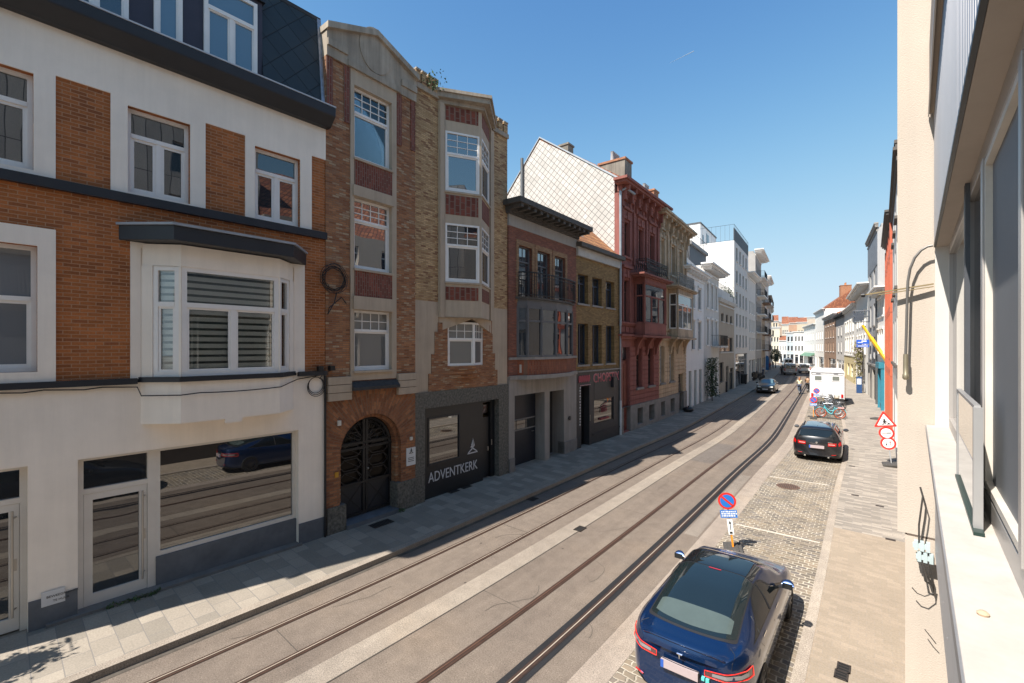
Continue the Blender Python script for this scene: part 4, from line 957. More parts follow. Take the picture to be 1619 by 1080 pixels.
wl.build('window_emblem', plain('dull red film', (.28, .05, .05), .6, var=0), H.root)
dp = MB().tube([H.P(L-.06, .08, zt4+.5), H.P(L-.06, .08, z0+1.9)], .05, 8); dp.build('downpipe', zinc, H.root, smooth=True)
dp = MB().tube([H.P(L-.06, .09, z0+1.9), H.P(L-.06, .09, z0)], .065, 8); dp.build('downpipe_shoe', plain('white pipe', (.6, .6, .6), .5), H.root, smooth=True)
H.box('body', och, .003, L-.003, -9, -.352, z0, zr)
H4 = H

# ================================================================ ornate terrace further along the left side
def moulding(F, name, mat, u0, u1, z, prof, mb=None):
    own = mb is None; mb = mb or MB()
    for dz0, dz1, out in prof: F.bx(mb, u0-(out-.05 if out > .1 else 0), u1+(out-.05 if out > .1 else 0), -.05, out, z+dz0, z+dz1)
    if own: return mb.build(name, mat, F.root)
def ornate(H, wallm_, trim, joinery, ups, los, grs, bayp, yb, label_bay, rough_trim=True, doors=()):
    """three-storey stucco house: window surrounds, oriel with balcony over it, rusticated ground floor"""
    L = H.L; zc = yb['cornice']; zl = yb['ledge']; zlm = yb['sillband']; zpl_ = yb['plinth']
    H.slab('upper_wall', wallm_, 0, L, zl, zc, ups+los, wi=-.3)
    H.slab('ground_floor_wall', wallm_, 0, L, zpl_, zl, grs+list(doors), wo=.0, wi=-.3)
    pst = plain('grey plinth stone', (.23, .21, .19), .85, var=.2)
    bs = [(g[0]-.0, g[1], z0+.25, zpl_-.25) for g in grs]
    H.slab('plinth', pst, 0, L, z0, zpl_, bs+[(d[0], d[1], z0-.02, zpl_+.1) for d in doors], wo=.10, wi=-.3)
    for b in bs: H.box('basement_grille', blackm, b[0], b[1], -.25, -.2, b[2], b[3])
    for r in ups+los:
        fr = H.window(r, joinery, G, w=-.18, fw=.06, trans=.28, mulls=(.5,))
        m = MB()
        for a, b in ((r[0]-.16, r[0]-.02), (r[1]+.02, r[1]+.16)): H.bx(m, a, b, 0, .06, r[2]-.05, r[3]+.12)
        H.bx(m, r[0]-.20, r[1]+.20, 0, .09, r[3]+.12, r[3]+.30); H.bx(m, r[0]-.12, r[1]+.12, 0, .05, r[3]+.34, r[3]+.62); H.bx(m, r[0]-.26, r[1]+.26, 0, .17, r[3]+.64, r[3]+.78)
        H.bx(m, r[0]-.2, r[1]+.2, 0, .13, r[2]-.17, r[2]-.05); H.bx(m, (r[0]+r[1])/2-.09, (r[0]+r[1])/2+.09, 0, .14, r[3]+.1, r[3]+.5)
        m.build('window_surround', trim, H.root)
    for g in grs: H.window(g, joinery, G, w=-.18, fw=.06, trans=.3, mulls=(.5,)); H.box('window_sill', pst, g[0]-.12, g[1]+.12, 0, .14, g[2]-.14, g[2]-.01)
    for d in doors:
        do = H.box('door', yb['door'], d[0], d[1], -.22, -.15, z0+.1, d[3]-.75); H.box('transom_pane', G, d[0], d[1], -.2, -.17, d[3]-.68, d[3], parent=do)
        m = MB(); w_ = (d[1]-d[0])/2
        for s in (0, 1):
            for zz0, zz1 in ((z0+.3, z0+1.0), (z0+1.15, d[3]-.95)): H.bx(m, d[0]+s*w_+.08, d[0]+(s+1)*w_-.08, -.15, -.12, zz0, zz1)
        m.build('door_panel', yb['door'], do)
    # rustication grooves as proud courses
    m = MB(); hs = grs+list(doors); z = zpl_+.02; k = 0
    while z < zl-.75:
        for a, b, c, d in holegrid([0, L]+[x for h in hs for x in (h[0]-.05, h[1]+.05)], [z, z+.24], [(h[0]-.06, h[1]+.06, h[2]-.2, h[3]+.1) for h in hs]): H.bx(m, a+.0, b-.0, 0, .045, c, d)
        z += .285
    m.build('rusticated_courses', wallm_, H.root)
    # pilasters
    m = MB()
    cols_ = [(ups[i][1]+ups[i+1][0])/2 for i in range(len(ups)-1)]+[.16, L-.16]
    for x in cols_:
        H.bx(m, x-.13, x+.13, 0, .08, ups[0][2]-.4, zc-.1)
        z = ups[0][2]-.4
        while z < zc-.7: H.bx(m, x-.15, x+.15, .08, .10, z, z+.26); z += .31
    m.build('pilaster', trim, H.root)
    moulding(H, 'ledge', trim, 0, L, zl, [(-.16, 0, .14), (0, .10, .26)]); moulding(H, 'ledge', trim, 0, L, zlm, [(-.1, 0, .10), (0, .08, .16)])
    m = MB()
    for k in range(int(L/.62)): H.bx(m, .1+k*.62, .1+k*.62+.48, 0, .06, zl+.2, zlm-.18)
    m.build('sunk_panel', trim, H.root)
    # cornice
    moulding(H, 'cornice', trim, 0, L, zc, [(-.30, -.12, .10), (-.12, 0, .16), (.34, .46, .62), (.46, .60, .74), (0, .34, .2)])
    n = 7
    for k in range(n):
        x = .12+(L-.24)*k/(n-1); m = MB()
        H.bx(m, x-.07, x+.07, .16, .56, zc+.08, zc+.34); H.bx(m, x-.07, x+.07, .1, .34, zc-.42, zc+.08); H.bx(m, x-.06, x+.06, .1, .2, zc-.75, zc-.42); m.build('cornice_bracket', trim, H.root)
    for k in range(n-1):
        x = .12+(L-.24)*(k+.5)/(n-1); H.box('frieze_block', trim, x-.14, x+.14, .1, .17, zc-.30, zc-.02)
    # oriel
    a, b = bayp; d = .62; zb0, zb1 = zlm, yb['bal']-.12
    F = [Face(H.root, (a, 0), (a, d)), Face(H.root, (a, d), (b, d)), Face(H.root, (b, d), (b, 0))]
    H.box('oriel_base', trim, a-.04, b+.04, 0, d+.04, zl+.1, zlm+.08); H.box('oriel_head', trim, a-.04, b+.04, 0, d+.04, zb1-.32, zb1)
    moulding(H, 'oriel_ledge', trim, a+.1, b-.1, zl-.05, [(0, .12, d+.16)]); moulding(H, 'balcony_slab', trim, a+.1, b-.1, zb1, [(0, .08, d+.18), (.08, .18, d+.28)])
    for k, f in enumerate(F):
        f.window((.05, f.L-.05, zlm+.08, zb1-.32), yb['oriel'], yb.get('og', G), w=0, fw=.07, trans=.32, mulls=(.33, .67) if k == 1 else (), name='oriel_window')
    for x in (a, b): MB().lathe([(.09, zlm+.08), (.06, zlm+.25), (.075, zlm+.9), (.05, zb1-.5), (.09, zb1-.32)], H.P(x, d+.0, 0)[:2]+(0,), 10).build('oriel_column', trim, H.root, smooth=True)
    for x in (a+.15, b-.15, (a+b)/2):
        MB().prism([(0, zl-.05), (d*.85, zl-.05), (d*.55, zl-.28), (.22, zl-.55), (.14, zl-1.05), (0, zl-1.15)], x-.11, x+.11, lambda p, u: H.P(u, p[0], p[1])).build('oriel_bracket', trim, H.root)
    railing(H, 'balcony_railing', yb['rail'], a, b, 0, d+.12, zb1+.18, zb1+1.08, .12, fancy=True)
    return H

# house 5 ---------------------------------------------------------------
H = house(979.5, 1041, 'dark red stucco house with heavy cornice, oriel and black iron balcony, white shingled gable')
L = H.L; redp = plaster('dark red stucco', (.30, .105, .085), .25, .25, .3, 40); redt = plaster('dark red moulding', (.30, .105, .08), .3, .2, .2, 40)
zc5 = H.z(980, 304)
def cols(H, pr, pt, pb, px0): 
    zt_, zb_ = H.z(px0, pt), H.z(px0, pb); return [(H.u(a), H.u(b), zb_, zt_) for a, b in pr]
ups = cols(H, [(986, 994.5), (1008.5, 1016), (1026.5, 1033.5)], 348.5, 403, 986)
los = cols(H, [(985.5, 994.5)], 441, 508, 985.5)
grs = cols(H, [(1005.5, 1014), (1024, 1032.5)], 551, 613, 1005.5)
dz = H.z(983.5, 549); doors = [(H.u(983.4), H.u(994.5), z0-.02, dz)]
doorm = plain('red brown door', (.17, .045, .03), .45, var=.2)
yb = dict(cornice=zc5, ledge=H.z(980, 531), sillband=H.z(980, 511), plinth=H.z(1001, 640), bal=H.z(1004, 433, .3), door=doorm, oriel=redt, rail=blackm)
ornate(H, redp, redt, plain('brown joinery', (.08, .035, .025), .5), ups, los, grs, (H.u(1003), H.u(1037)), yb, '', doors=doors)
whs = diam('white shingles', (.47, .44, .40), (.56, .52, .48), .30, .7, .05)
# gable roof running along the street; white shingled party wall to the left
zr0 = zc5+.62; gd_, zrid = 5.3, H.z(979.5, 0)*0+17.8; bd_ = 9.5
gab = [(0, z0), (0, zr0), (-gd_, zrid), (-8.2, 14.2), (-8.2, z0)]
gable = MB().prism([(-.36, z0), (-.36, zr0+.33), (-gd_, zrid+.05), (-8.2, 14.48), (-8.2, z0)], .0, .12, lambda p, u: H.P(u, p[0], p[1])).build('gable_wall', whs, H.root, label='tall gable clad in white diagonal shingles')
H.slab('party_strip', redp, 0, L, z0, z0+.1, wi=-.3)
H.box('gable_front_strip', whs, 0, .12, -.36, -.302, 8.5, zr0+.3)
MB().prism([(-.36, z0), (-.36, zr0-.1), (-gd_, zrid-.12), (-8.2, 14.2), (-8.2, z0)], .12, L, lambda p, u: H.P(u, p[0], p[1])).build('body', plaster('old white render', (.5, .48, .45)), H.root)
rt = brick('weathered red tiles', (.30, .10, .05), (.40, .15, .07), (.12, .05, .03), .24, .30, .03, .25, offset=.0, bump=1, stain=.35)
MB().prism([(.3, zr0-.05), (-gd_, zrid+.02), (-8.3, 14.35), (-8.3, 14.45), (-gd_, zrid+.16), (.3, zr0+.08)], .02, L, lambda p, u: H.P(u, p[0], p[1])).build('roof', rt, H.root)
e = MB(); e.prism([(.1, zr0+.0), (-gd_, zrid+.16), (-gd_, zrid+.24), (.1, zr0+.12)], -.05, .06, lambda p, u: H.P(u, p[0], p[1])); e.prism([(-gd_, zrid+.16), (-8.3, 14.45), (-8.3, 14.54), (-gd_, zrid+.24)], -.05, .06, lambda p, u: H.P(u, p[0], p[1])); e.build('verge', zinc, H.root)
def chimney(H, u0, u1, w0, w1, za, zb, mat, pots, cap=None, parent=None, potm=None, capm=None):
    c = H.box('chimney', mat, u0, u1, w0, w1, za, zb, parent=parent)
    H.box('chimney_cap', capm or mat, u0-.06, u1+.06, w0-.06, w1+.06, zb, zb+.12, parent=c)
    m = MB()
    for k in range(pots):
        x = u0+(u1-u0)*(k+.5)/pots; q = H.P(x, (w0+w1)/2, 0); m.lathe([(.13, zb+.12), (.11, zb+.2), (.10, zb+.62), (.12, zb+.66)], (q[0], q[1], 0), 8)
    m.build('chimney_pot', potm or zinc, c, smooth=True)
potm = plain('grey chimney pots', (.33, .32, .32), .8); rbk = brick('orange chimney brick', (.36, .125, .05), (.45, .17, .07), (.3, .2, .14), .22, .066, .01, .2)
cg = plaster('sooty render', (.26, .23, .19), .35, .4, .3, 20)
pc = lambda px, w: H.u(px, w)
chimney(H, pc(988, -.5), pc(998.7, -.5), -2.2, -.5, zr0, H.z(988, 251, -.5), cg, 5, potm=potm, capm=rbk)
chimney(H, pc(1034, -.9), pc(1041, -.9), -2.4, -.9, zr0, H.z(1034, 301, -.9), rbk, 4, potm=potm)
chimney(H, pc(892, -5.3), pc(892, -5.3)+.7, -5.7, -5.0, zrid-.4, zrid+.75, cg, 0)
MB().tube([H.P(.3, -5.5-1.8, 12.5), H.P(-.12, -5.5-1.8, 16.3)], .06, 6)
m = MB().tube([H.P(-.1, -6.6, 12), H.P(-.1, -6.6, 17.0)], .10, 8); m.build('flue_pipe', plain('dark zinc', (.12, .125, .13), .5, .3), H.root)
m = MB(); m.tube([H.P(-.10, .10, zr0-.6), H.P(-.10, .10, z0+6)], .07, 8); m.tube([H.P(-.10, .1, zr0-.6), H.P(.1, .35, zr0-.45), H.P(.9, .5, zr0-.6)], .07, 8); m.build('downpipe', zinc, H.root, smooth=True)
H5 = H
# house 6 ---------------------------------------------------------------
H = house(1041, 1084, 'cream stucco house with weathered mouldings, oriel and pale iron balcony')
crm = plaster('cream stucco', (.62, .45, .29), .35, .3, .4, 30); crt = plaster('stained cream moulding', (.58, .44, .30), .45, .4, .4, 18)
L = H.L; ups = cols(H, [(1044.3, 1049.5), (1060.5, 1066.5), (1073, 1078)], 378, 426, 1044.3); los = cols(H, [(1044.3, 1049.5)], 461, 514, 1044.3)
grs = cols(H, [(1043, 1049.5), (1058, 1064.5)], 547, 606, 1043); doors = [(H.u(1072), H.u(1079), z0-.02, H.z(1072, 592))]
yb = dict(cornice=H.z(1041, 349), ledge=H.z(1041, 534), sillband=H.z(1041, 520), plinth=H.z(1045, 629), bal=H.z(1057, 451, .3), door=plain('dark door', (.03, .025, .022), .5), oriel=whitef, rail=plain('grey iron', (.25, .24, .22), .6), og=G)
ornate(H, crm, crt, plain('grey white joinery', (.42, .43, .43), .5), ups, los, grs, (H.u(1057), H.u(1081.5)), yb, '', doors=doors)
zr6 = yb['cornice']+.6
H.box('body', plaster('old white render', (.5, .48, .45)), .003, L-.003, -8, -.31, z0, zr6-.1)
MB().prism([(.5, zr6), (-5, zr6+1.4), (-8, zr6)], .0, L, lambda p, u: H.P(u, p[0], p[1])).build('roof', plain('zinc roof', (.3, .3, .3), .6), H.root)
H6 = H

# generic street building -------------------------------------------------
def street_block(H, mat, rows, cols_, top, depth=9, joinery=whitef, gl=None, cornice=None, cmat=None, ground=None, sills=True, flat=True, roof=None, roofm=None, lintel=None, gmat=None, surround=None, fw=.07, mull=True, side=None, wi=-.25, balc=()):
    """rows: (z0, z1) of each storey's windows; cols_: (u0, u1) of the windows, or one list per row"""
    gl = gl or G; L = H.L; holes = []
    for i, (a, b) in enumerate(rows):
        cc = cols_[i] if isinstance(cols_[0], list) else cols_
        holes += [(c[0], c[1], a, b) for c in cc]
    gr = ground or []
    zg_ = min(r[0] for r in rows)-.6 if gmat else 0
    if gmat:
        H.slab('ground_floor_wall', gmat, 0, L, 0, zg_, gr, wo=.02, wi=wi); H.slab('wall', mat, 0, L, zg_, top, holes, wi=wi)
        H.box('string_course', cmat or mat, 0, L, 0, .1, zg_-.1, zg_+.1)
    else: H.slab('wall', mat, 0, L, 0, top, holes+gr, wi=wi)
    for k, r in enumerate(holes):
        H.window(r, joinery, gl, w=-.12, fw=fw, trans=.3 if r[3]-r[2] > 1.7 else None, mulls=(.5,) if mull and r[1]-r[0] > .8 else ())
        if sills: H.box('window_sill', cmat or mat, r[0]-.08, r[1]+.08, 0, .10, r[2]-.12, r[2]-.003)
        if surround:
            m = MB(); H.bx(m, r[0]-.13, r[0]-.01, 0, .05, r[2], r[3]+.1); H.bx(m, r[1]+.01, r[1]+.13, 0, .05, r[2], r[3]+.1); H.bx(m, r[0]-.18, r[1]+.18, 0, .12, r[3]+.1, r[3]+.26); m.build('window_surround', surround, H.root)
    for k, g in enumerate(gr):
        if g[3]-g[2] < 2.0 or g[2] > .3: H.window(g, joinery, gl, w=-.15, fw=.07)
        else:
            do = H.window(g, plain('dark door', (.03, .025, .022), .5) if k % 2 else joinery, gl, w=-.15, fw=.09, trans=.2, mulls=(.5,) if g[1]-g[0] > 1.5 else (), name='door')
    if cornice: moulding(H, 'cornice', cmat or mat, 0, L, top, [(-.35, -.2, .08), (0, .12, .18), (.12, .26, cornice*.8), (.26, .38, cornice)])
    if cornice and cornice > .4:
        n = max(3, int(L/.8))
        for k in range(n): x = .15+(L-.3)*k/(n-1); H.box('cornice_bracket', cmat or mat, x-.06, x+.06, .0, cornice*.7, top-.12, top+.12)
    bt = top+(.3 if cornice else 0)
    H.box('body', side or mat, .003, L-.003, -depth, wi-.002, 0, bt)
    if roof: MB().prism([(.1, bt), (-depth/2, bt+roof), (-depth, bt)], .0, L, lambda p, u: H.P(u, p[0], p[1])).build('roof', roofm or rt, H.root)
    for (a, b, z, d, m_) in balc:
        H.box('balcony_slab', m_ or mat, a, b, 0, d, z-.16, z); railing(H, 'balcony_railing', blackm, a, b, 0, d-.05, z, z+1.0, .13)
    return H
def ncols(L, n, w, m=None):
    g = (L-n*w)/(n+1); return [(g+(w+g)*k, g+(w+g)*k+w) for k in range(n)]
bw_ = plaster('bright white render', (.80, .78, .75), .08, .06, .1); gw_ = plaster('grey white render', (.64, .61, .57), .12, .12, .1); be_ = plaster('beige render', (.45, .37, .285), .12, .12, .1)
# house 7
H = house(1084, 1112.6, 'white rendered townhouse with tall dark windows beside the cream stucco house')
p7 = [(H.u(1093), H.u(1098)), (H.u(1103.5), H.u(1108))]
rows = [(H.z(1093, 552), H.z(1093, 507)), (H.z(1093, 486), H.z(1093, 452))]
g7 = [(H.u(1089), H.u(1093.5), 0, H.z(1089, 587)), (H.u(1097.5), H.u(1101.5), 0, H.z(1089, 587)), (H.u(1105.5), H.u(1109.5), 0, H.z(1089, 587))]
grn = plain('grey green doors', (.16, .19, .19), .5)
street_block(H, bw_, rows, p7, H.z(1084, 428), joinery=plain('dark joinery', (.05, .05, .055), .5), ground=g7, cornice=.6, surround=bw_, mull=False)
zt7 = H.z(1084, 428)+.4; dk = plain('dark roof cladding', (.06, .062, .07), .6, var=.2)
for g in g7: H.box('shutter', grn, g[0]+.05, g[1]-.05, -.14, -.10, .1, g[3]-.1)
MB().prism([(.2, zt7), (-1.6, zt7+2.0), (-9, zt7+2.0), (-9, zt7)], 0, H.L, lambda p, u: H.P(u, p[0], p[1])).build('roof', diam('grey diamond roof', (.26, .255, .25), (.31, .30, .29), .55, .6, .05), H.root)
H.box('roof_terrace_wall', dk, 0, H.L, -3.6, -1.8, zt7+2, zt7+3.2); railing(H, 'terrace_railing', plain('dark rail', (.05, .05, .055), .5), 0, H.L, -3.6, -1.9, zt7+3.2, zt7+4.3, .3)
H7 = H
# house 8
H = house(1112.6, 1136.4, 'white house with arched upper windows and a broad projecting cornice')
p8 = ncols(H.L, 3, .95); rows = [(H.z(1117, 545), H.z(1117, 506)), (H.z(1117, 486), H.z(1117, 448))]
street_block(H, gw_, rows, p8, H.z(1112.6, 424), cornice=.95, surround=bw_, cmat=bw_, ground=[(c[0], c[1], 0, 3.2) for c in p8], balc=[(H.L*.45, H.L-.1, rows[0][0]-.1, .9, gw_)])
zt8 = H.z(1112.6, 424)+.4; H.box('attic_storey', dk, 0, H.L, -8, -1.2, zt8, zt8+1.9); H.box('attic_cap', plain('grey timber', (.2, .19, .18), .6), -.1, H.L+.1, -8, -1.0, zt8+1.9, zt8+2.2)
railing(H, 'terrace_railing', plain('dark rail', (.05, .05, .055), .5), 0, H.L, -3.6, -1.1, zt8+2.2, zt8+3.1, .35)
ph = (H.u(1107, -4.3), H.u(1132, -4.3), H.z(1107, 353, -4.3))
H.box('penthouse', bw_, ph[0], ph[1], -10, -4.3, zt8+1.5, ph[2]); m = MB()
for k, (a_, b_) in enumerate(((.12, .2), (.35, .5), (.75, .85))): H.bx(m, ph[0]+(ph[1]-ph[0])*a_, ph[0]+(ph[1]-ph[0])*b_, -4.3, -4.27, ph[2]-2.6, ph[2]-(1.2, .6, 1.2)[k])
m.build('penthouse_window', G, H.root)
H.box('penthouse_roof_edge', dk, ph[0]-.1, ph[1]+.1, -10.1, -4.2, ph[2], ph[2]+.15)
chimney(H, ph[0]+.2, ph[0]+1.4, -8, -6.8, ph[2]+.15, ph[2]+.9, rbk, 0)
H8 = H
# house 9
H = house(1136.4, 1160.8, 'beige rendered house with broad roof terrace below the tall white side wall')
rows = [(H.z(1138, 557), H.z(1138, 532)), (H.z(1141, 508), H.z(1141, 495))]
street_block(H, be_, rows, [[(H.L*.06, H.L*.88)], ncols(H.L, 3, 1.3)], H.z(1136.4, 476), cornice=.3, cmat=gw_, ground=[(.5, 2.6, 1.3, 3.4), (H.L*.45, H.L*.6, 0, 2.9), (H.L*.66, H.L*.94, 0, 2.6)], gl=G, joinery=plain('dark joinery', (.05, .05, .055), .5))
zt9 = H.z(1136.4, 476)+.38; H.box('terrace_parapet', gw_, 0, H.L, -.4, -.1, zt9, zt9+1.0); H.box('penthouse', dk, 0, H.L, -9, -3.0, zt9, zt9+3.2); railing(H, 'terrace_railing', plain('dark rail', (.05, .05, .055), .5), 0, H.L, -2, -.3, zt9+1.0, zt9+1.7, .3)
H.box('penthouse_window', G, .8, H.L-.8, -2.99, -2.97, zt9+.6, zt9+2.6); H.box('penthouse_roof', plain('grey timber', (.2, .19, .18), .6), 0, H.L, -9.2, -2.2, zt9+3.2, zt9+3.6)
H9 = H
# tall white apartment block
H = house(1160.8, 1183, 'tall grey-white apartment block with rows of narrow windows and bare white side wall', name='apartment_block', cat='apartment block')
top = H.z(1160.8, 380); p10 = ncols(H.L, 4, 1.15)
zs_ = [(H.z(1164, b), H.z(1164, a)) for a, b in ((391, 412), (427, 447), (461, 483), (495.5, 515), (529, 548.5))]
street_block(H, gw_, zs_, p10, top, depth=13, side=bw_, ground=[(1.0, H.L-1.2, 0, 4.2)], mull=False, joinery=plain('mid grey joinery', (.2, .2, .21), .5), fw=.06)
railing(H, 'terrace_railing', plain('dark rail', (.05, .05, .055), .5), 0, H.L, -13, 0, top, top+1.9, .5); H.box('terrace_screen', dk, 0, H.L, -.08, 0, top, top+1.5)
chimney(H, -1.4, -.3, -9.5, -8.5, top-4, top+.9, rbk, 0)
H10 = H
yl = y_at(1183, lambda y: -11.14+cshift(y))
# remaining left side, by distance
lefts = [
 (8, 15.0, gw_, 3, 'pale townhouse with white cornice beyond the tall apartment block', .9, 2.6),
 (10, 19.5, plaster('warm grey render', (.36, .34, .32)), 4, 'grey balconied apartment house with white eaves', 1.2, 2.9),
 (9, 16.5, be_, 3, 'sandy fronted house with brown balconies past the balconied apartments', .8, 2.8),
 (11, 18, gw_, 4, 'tall pale block with overhanging top floor far along the shaded side', 1.0, 2.9),
 (12, 15.5, plaster('taupe render', (.33, .28, .24)), 4, 'taupe block near the end of the shaded side', .6, 2.9),
 (14, 14, gw_, 4, 'farthest light grey house on the shaded side', .6, 2.9)]
y = yl
for i, (wd, ht, mt, nc, lab, co, sh_) in enumerate(lefts):
    H = house(0, 0, lab, y0=y, y1=y+wd); y += wd
    L = H.L; rows = [(4.6+k*sh_, 4.6+k*sh_+1.75) for k in range(int((ht-5.0)/sh_))]
    b = []
    if i in (1, 2, 3): b = [(L*.25, L*.8, r[0]-.15, 1.1, [bw_, plain('brown balcony', (.2, .11, .06)), gw_][i-1]) for r in rows[(i % 2):]]
    street_block(H, mt, rows, ncols(L, nc, 1.1), ht, cornice=co, cmat=bw_ if i < 4 else None, ground=[(.8, L*.4, 0, 3.2), (L*.5, L-.8, .5, 3.2)], balc=b, mull=False)
# houses closing the view at the bend
def px_house(pa, pb, d, label, mat, top_py, rows, nc, cornice=.4, **k):
    """a front square to the view at distance d, between photo columns pa and pb"""
    ra, rb_ = ray(pa), ray(pb); p0 = Vector((ra.x*d, ra.y*d, 0)); mr = ra.copy(); mr.z = 0; e_ = Vector((mr.y, -mr.x, 0)).normalized(); k_ = p0.length; rb_.z = 0; rb_.normalize(); p1 = rb_*(k_/rb_.dot(mr.normalized())); dd = p1-p0
    r = empty('town_house', p0, math.atan2(dd.y, dd.x), label, 'house'); F = Face(r, (0, 0), (dd.length, 0)); top = F.z(pa+1, top_py)
    rr_ = [(3.9+j*2.9, 3.9+j*2.9+1.6) for j in range(rows)]
    return street_block(F, mat, [q for q in rr_ if q[1] < top-.3], ncols(F.L, nc, F.L/nc*.5), top, cornice=cornice, cmat=bw_, ground=[(F.L*.1, F.L*.45, 0, 2.9), (F.L*.55, F.L*.9, .3, 2.9)], mull=False, fw=.05, **k)
px_house(1213, 1233, 150, 'cream house with many small windows closing the street at the bend', plaster('cream render', (.62, .56, .44)), 519, 4, 4)
px_house(1232, 1244, 146, 'low white house with small red dormer at the bend of the street', bw_, 540, 2, 4, roof=1.6)
px_house(1243, 1256, 142, 'grey blue house with brick chimney at the bend of the street', plaster('blue grey render', (.42, .47, .5)), 527, 4, 2)
px_house(1255, 1272, 138, 'white house with glazed top floor at the bend of the street', bw_, 526, 4, 3)
px_house(1214, 1273, 190, 'broad brown brick block standing above the far roofs', brick('far brown brick', (.36, .25, .18), (.42, .3, .22), (.3, .25, .2), .22, .066, .01), 510, 0 or 5, 6)

for pa_, pb_, d_, lb_, c_, ty_, n_, ro_ in ((1213, 1222, 160, 'beige house glimpsed at the left of the bend', (.55, .45, .33), 508, 2, 0), (1221, 1231, 172, 'pale yellow house behind the cream one at the bend', (.60, .50, .36), 509, 2, 2.5), (1236, 1247, 165, 'warm white house with steep roof behind the low white one', (.60, .52, .42), 514, 3, 3), (1247, 1262, 175, 'terracotta coloured house behind the bend', (.46, .30, .21), 512, 3, 2.5), (1260, 1276, 168, 'sand coloured house behind the glazed top floor', (.56, .46, .34), 511, 3, 2), (1272, 1292, 185, 'tall beige block beyond the sunny side houses', (.5, .42, .34), 503, 4, 0)):
    px_house(pa_, pb_, d_, lb_, plaster('far render '+lb_[:6]+str(pa_), c_, .1), ty_, 4, n_, **({'roof': ro_} if ro_ else {}))

# ================================================================ right side of the street
YE = 8.35
cwall = plaster('warm white roughcast', (.50, .43, .36), .06, .04, .7, 55)
r = empty('corner_building', (-.182, 22, 0), R(-90), 'cream roughcast building whose bare end wall rises beside the open window', 'building'); W = Face(r, (0, 0), (22-YE-.05, 0))
LW = W.L
W.box('end_wall', cwall, LW-.6, LW, -8, 0, 2.32, 11.2)
wnw = [(c[0], c[1], a_, b_) for c in ncols(LW-.6, 4, 1.3) for a_, b_ in ((3.6, 5.6), (6.6, 8.6), (9.2, 10.6))]
W.slab('street_wall', cwall, 0, LW-.602, 2.32, 11.2, wnw, wi=-.25)
for r__ in wnw: W.window(r__, whitef, G, w=-.1, trans=.3, mulls=(.5,))
W.box('body', cwall, 0.003, LW-.602, -8, -.252, 2.32, 11.2)
MB().prism([(.0, 11.2), (-3.9, 14.6), (-8, 11.2)], 0, LW, lambda p, u: W.P(u, p[0], p[1])).build('roof', rt, r)
W.box('lower_wall', cwall, 0, LW, -6, -.082, .0, 2.29)
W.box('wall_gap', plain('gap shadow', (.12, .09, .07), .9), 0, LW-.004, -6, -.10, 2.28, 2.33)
# bracket lamp pipe, rod and cables on the end wall: world placement through the wall's own plane
def onwing(px, py, y=YE): rr_ = ray(px, py); k = y/rr_.y; return Vector((rr_.x*k, y, CH+rr_.z*k))
pp = [onwing(px, py, YE-.10) for px, py in ((1475, 388), (1466, 390), (1456, 396), (1446, 408), (1439, 425), (1435.5, 445), (1434.5, 470), (1433.5, 510), (1432.5, 545), (1432, 560))]
t = MB().tube(pp, .016, 8).build('curved_pipe', plain('brown grey steel', (.16, .15, .14), .5, .4), None, smooth=True); tag(t, 'curved steel pipe hanging down in front of the cream end wall', 'pipe')
m = MB(); q = pp[-1]; m.lathe([(.026, 0), (.028, -.14), (.028, -.27), (.035, -.28), (.035, -.33), (.02, -.35)], (q.x, q.y, q.z), 10); m.build('pipe_end', plain('brass fitting', (.30, .26, .18), .4, .5), t, smooth=True)
a, b = onwing(1476, 449, YE-.03), onwing(1362, 467, YE-.12)
m = MB(); m.bar(a, b, .03, .018); m.bar(a+Vector((0, 0, -.035)), b.lerp(a, .25)+Vector((0, -.0, -.03)), .022, .012); t = m.build('bracket_rod', plain('ochre brown timber', (.24, .18, .09), .6), None); tag(t, 'thin brown double rod sticking out from the cream end wall over the street', 'bracket')
MB().lathe([(.0, 0), (.03, .0), (.03, .04), (.0, .05)], (b.x, b.y-.02, b.z), 10, 'x').build('eyelet', blackm, t)
rng = random.Random(5); y_ = YE-.06
def strand(pts, rad, m): m.tube([onwing(px, py, y_-dy) for px, py, dy in pts], rad, 6)
m = MB(); strand([(1455, 770, .02), (1459, 785, .05), (1457, 800, .06), (1453, 830, .05), (1453, 858, .03)], .012, m); strand([(1456, 772, .02), (1464, 800, .05), (1462, 820, .04), (1456, 856, .03)], .009, m)
t_ = m.build('loose_cable', plain('dark cable', (.05, .045, .04), .6), None, smooth=True); tag(t_, 'double black cable rising from the grey connectors on the end wall', 'cable'); m = MB()
for k in range(10): strand([(1452+k*2.2, 872+rng.uniform(-4, 4), .05), (1456+k*1.6+rng.uniform(-3, 3), 895, .09), (1462+k*1.3, 915+rng.uniform(-6, 6), .06), (1478-k*.3, 925+k*1.8, .02)], .006, m)
strand([(1442, 929, .08), (1450, 938, .08), (1462, 943, .07), (1476, 938, .03)], .007, m); strand([(1462, 995, .04), (1470, 1005, .06), (1480, 1018, .03)], .006, m)
t = m.build('cable_bundle', plain('dark cable', (.05, .045, .04), .6), None, smooth=True); tag(t, 'tangle of loose black cables with grey connectors on the lower end wall', 'cables')
for k, (px, py) in enumerate(((1450, 862), (1455, 880))):
    m = MB(); q = onwing(px, py, y_-.06); m.box(q.x-.045, q.x+.13, q.y-.03, q.y+.03, q.z-.03, q.z+.03)
    for j in range(3): m.box(q.x-.03+.06*j, q.x+.01+.06*j, q.y-.035, q.y+.02, q.z-.06, q.z+.07)
    m.build('connector', plain('pale grey green plastic', (.42, .50, .50), .4, var=.05), t)

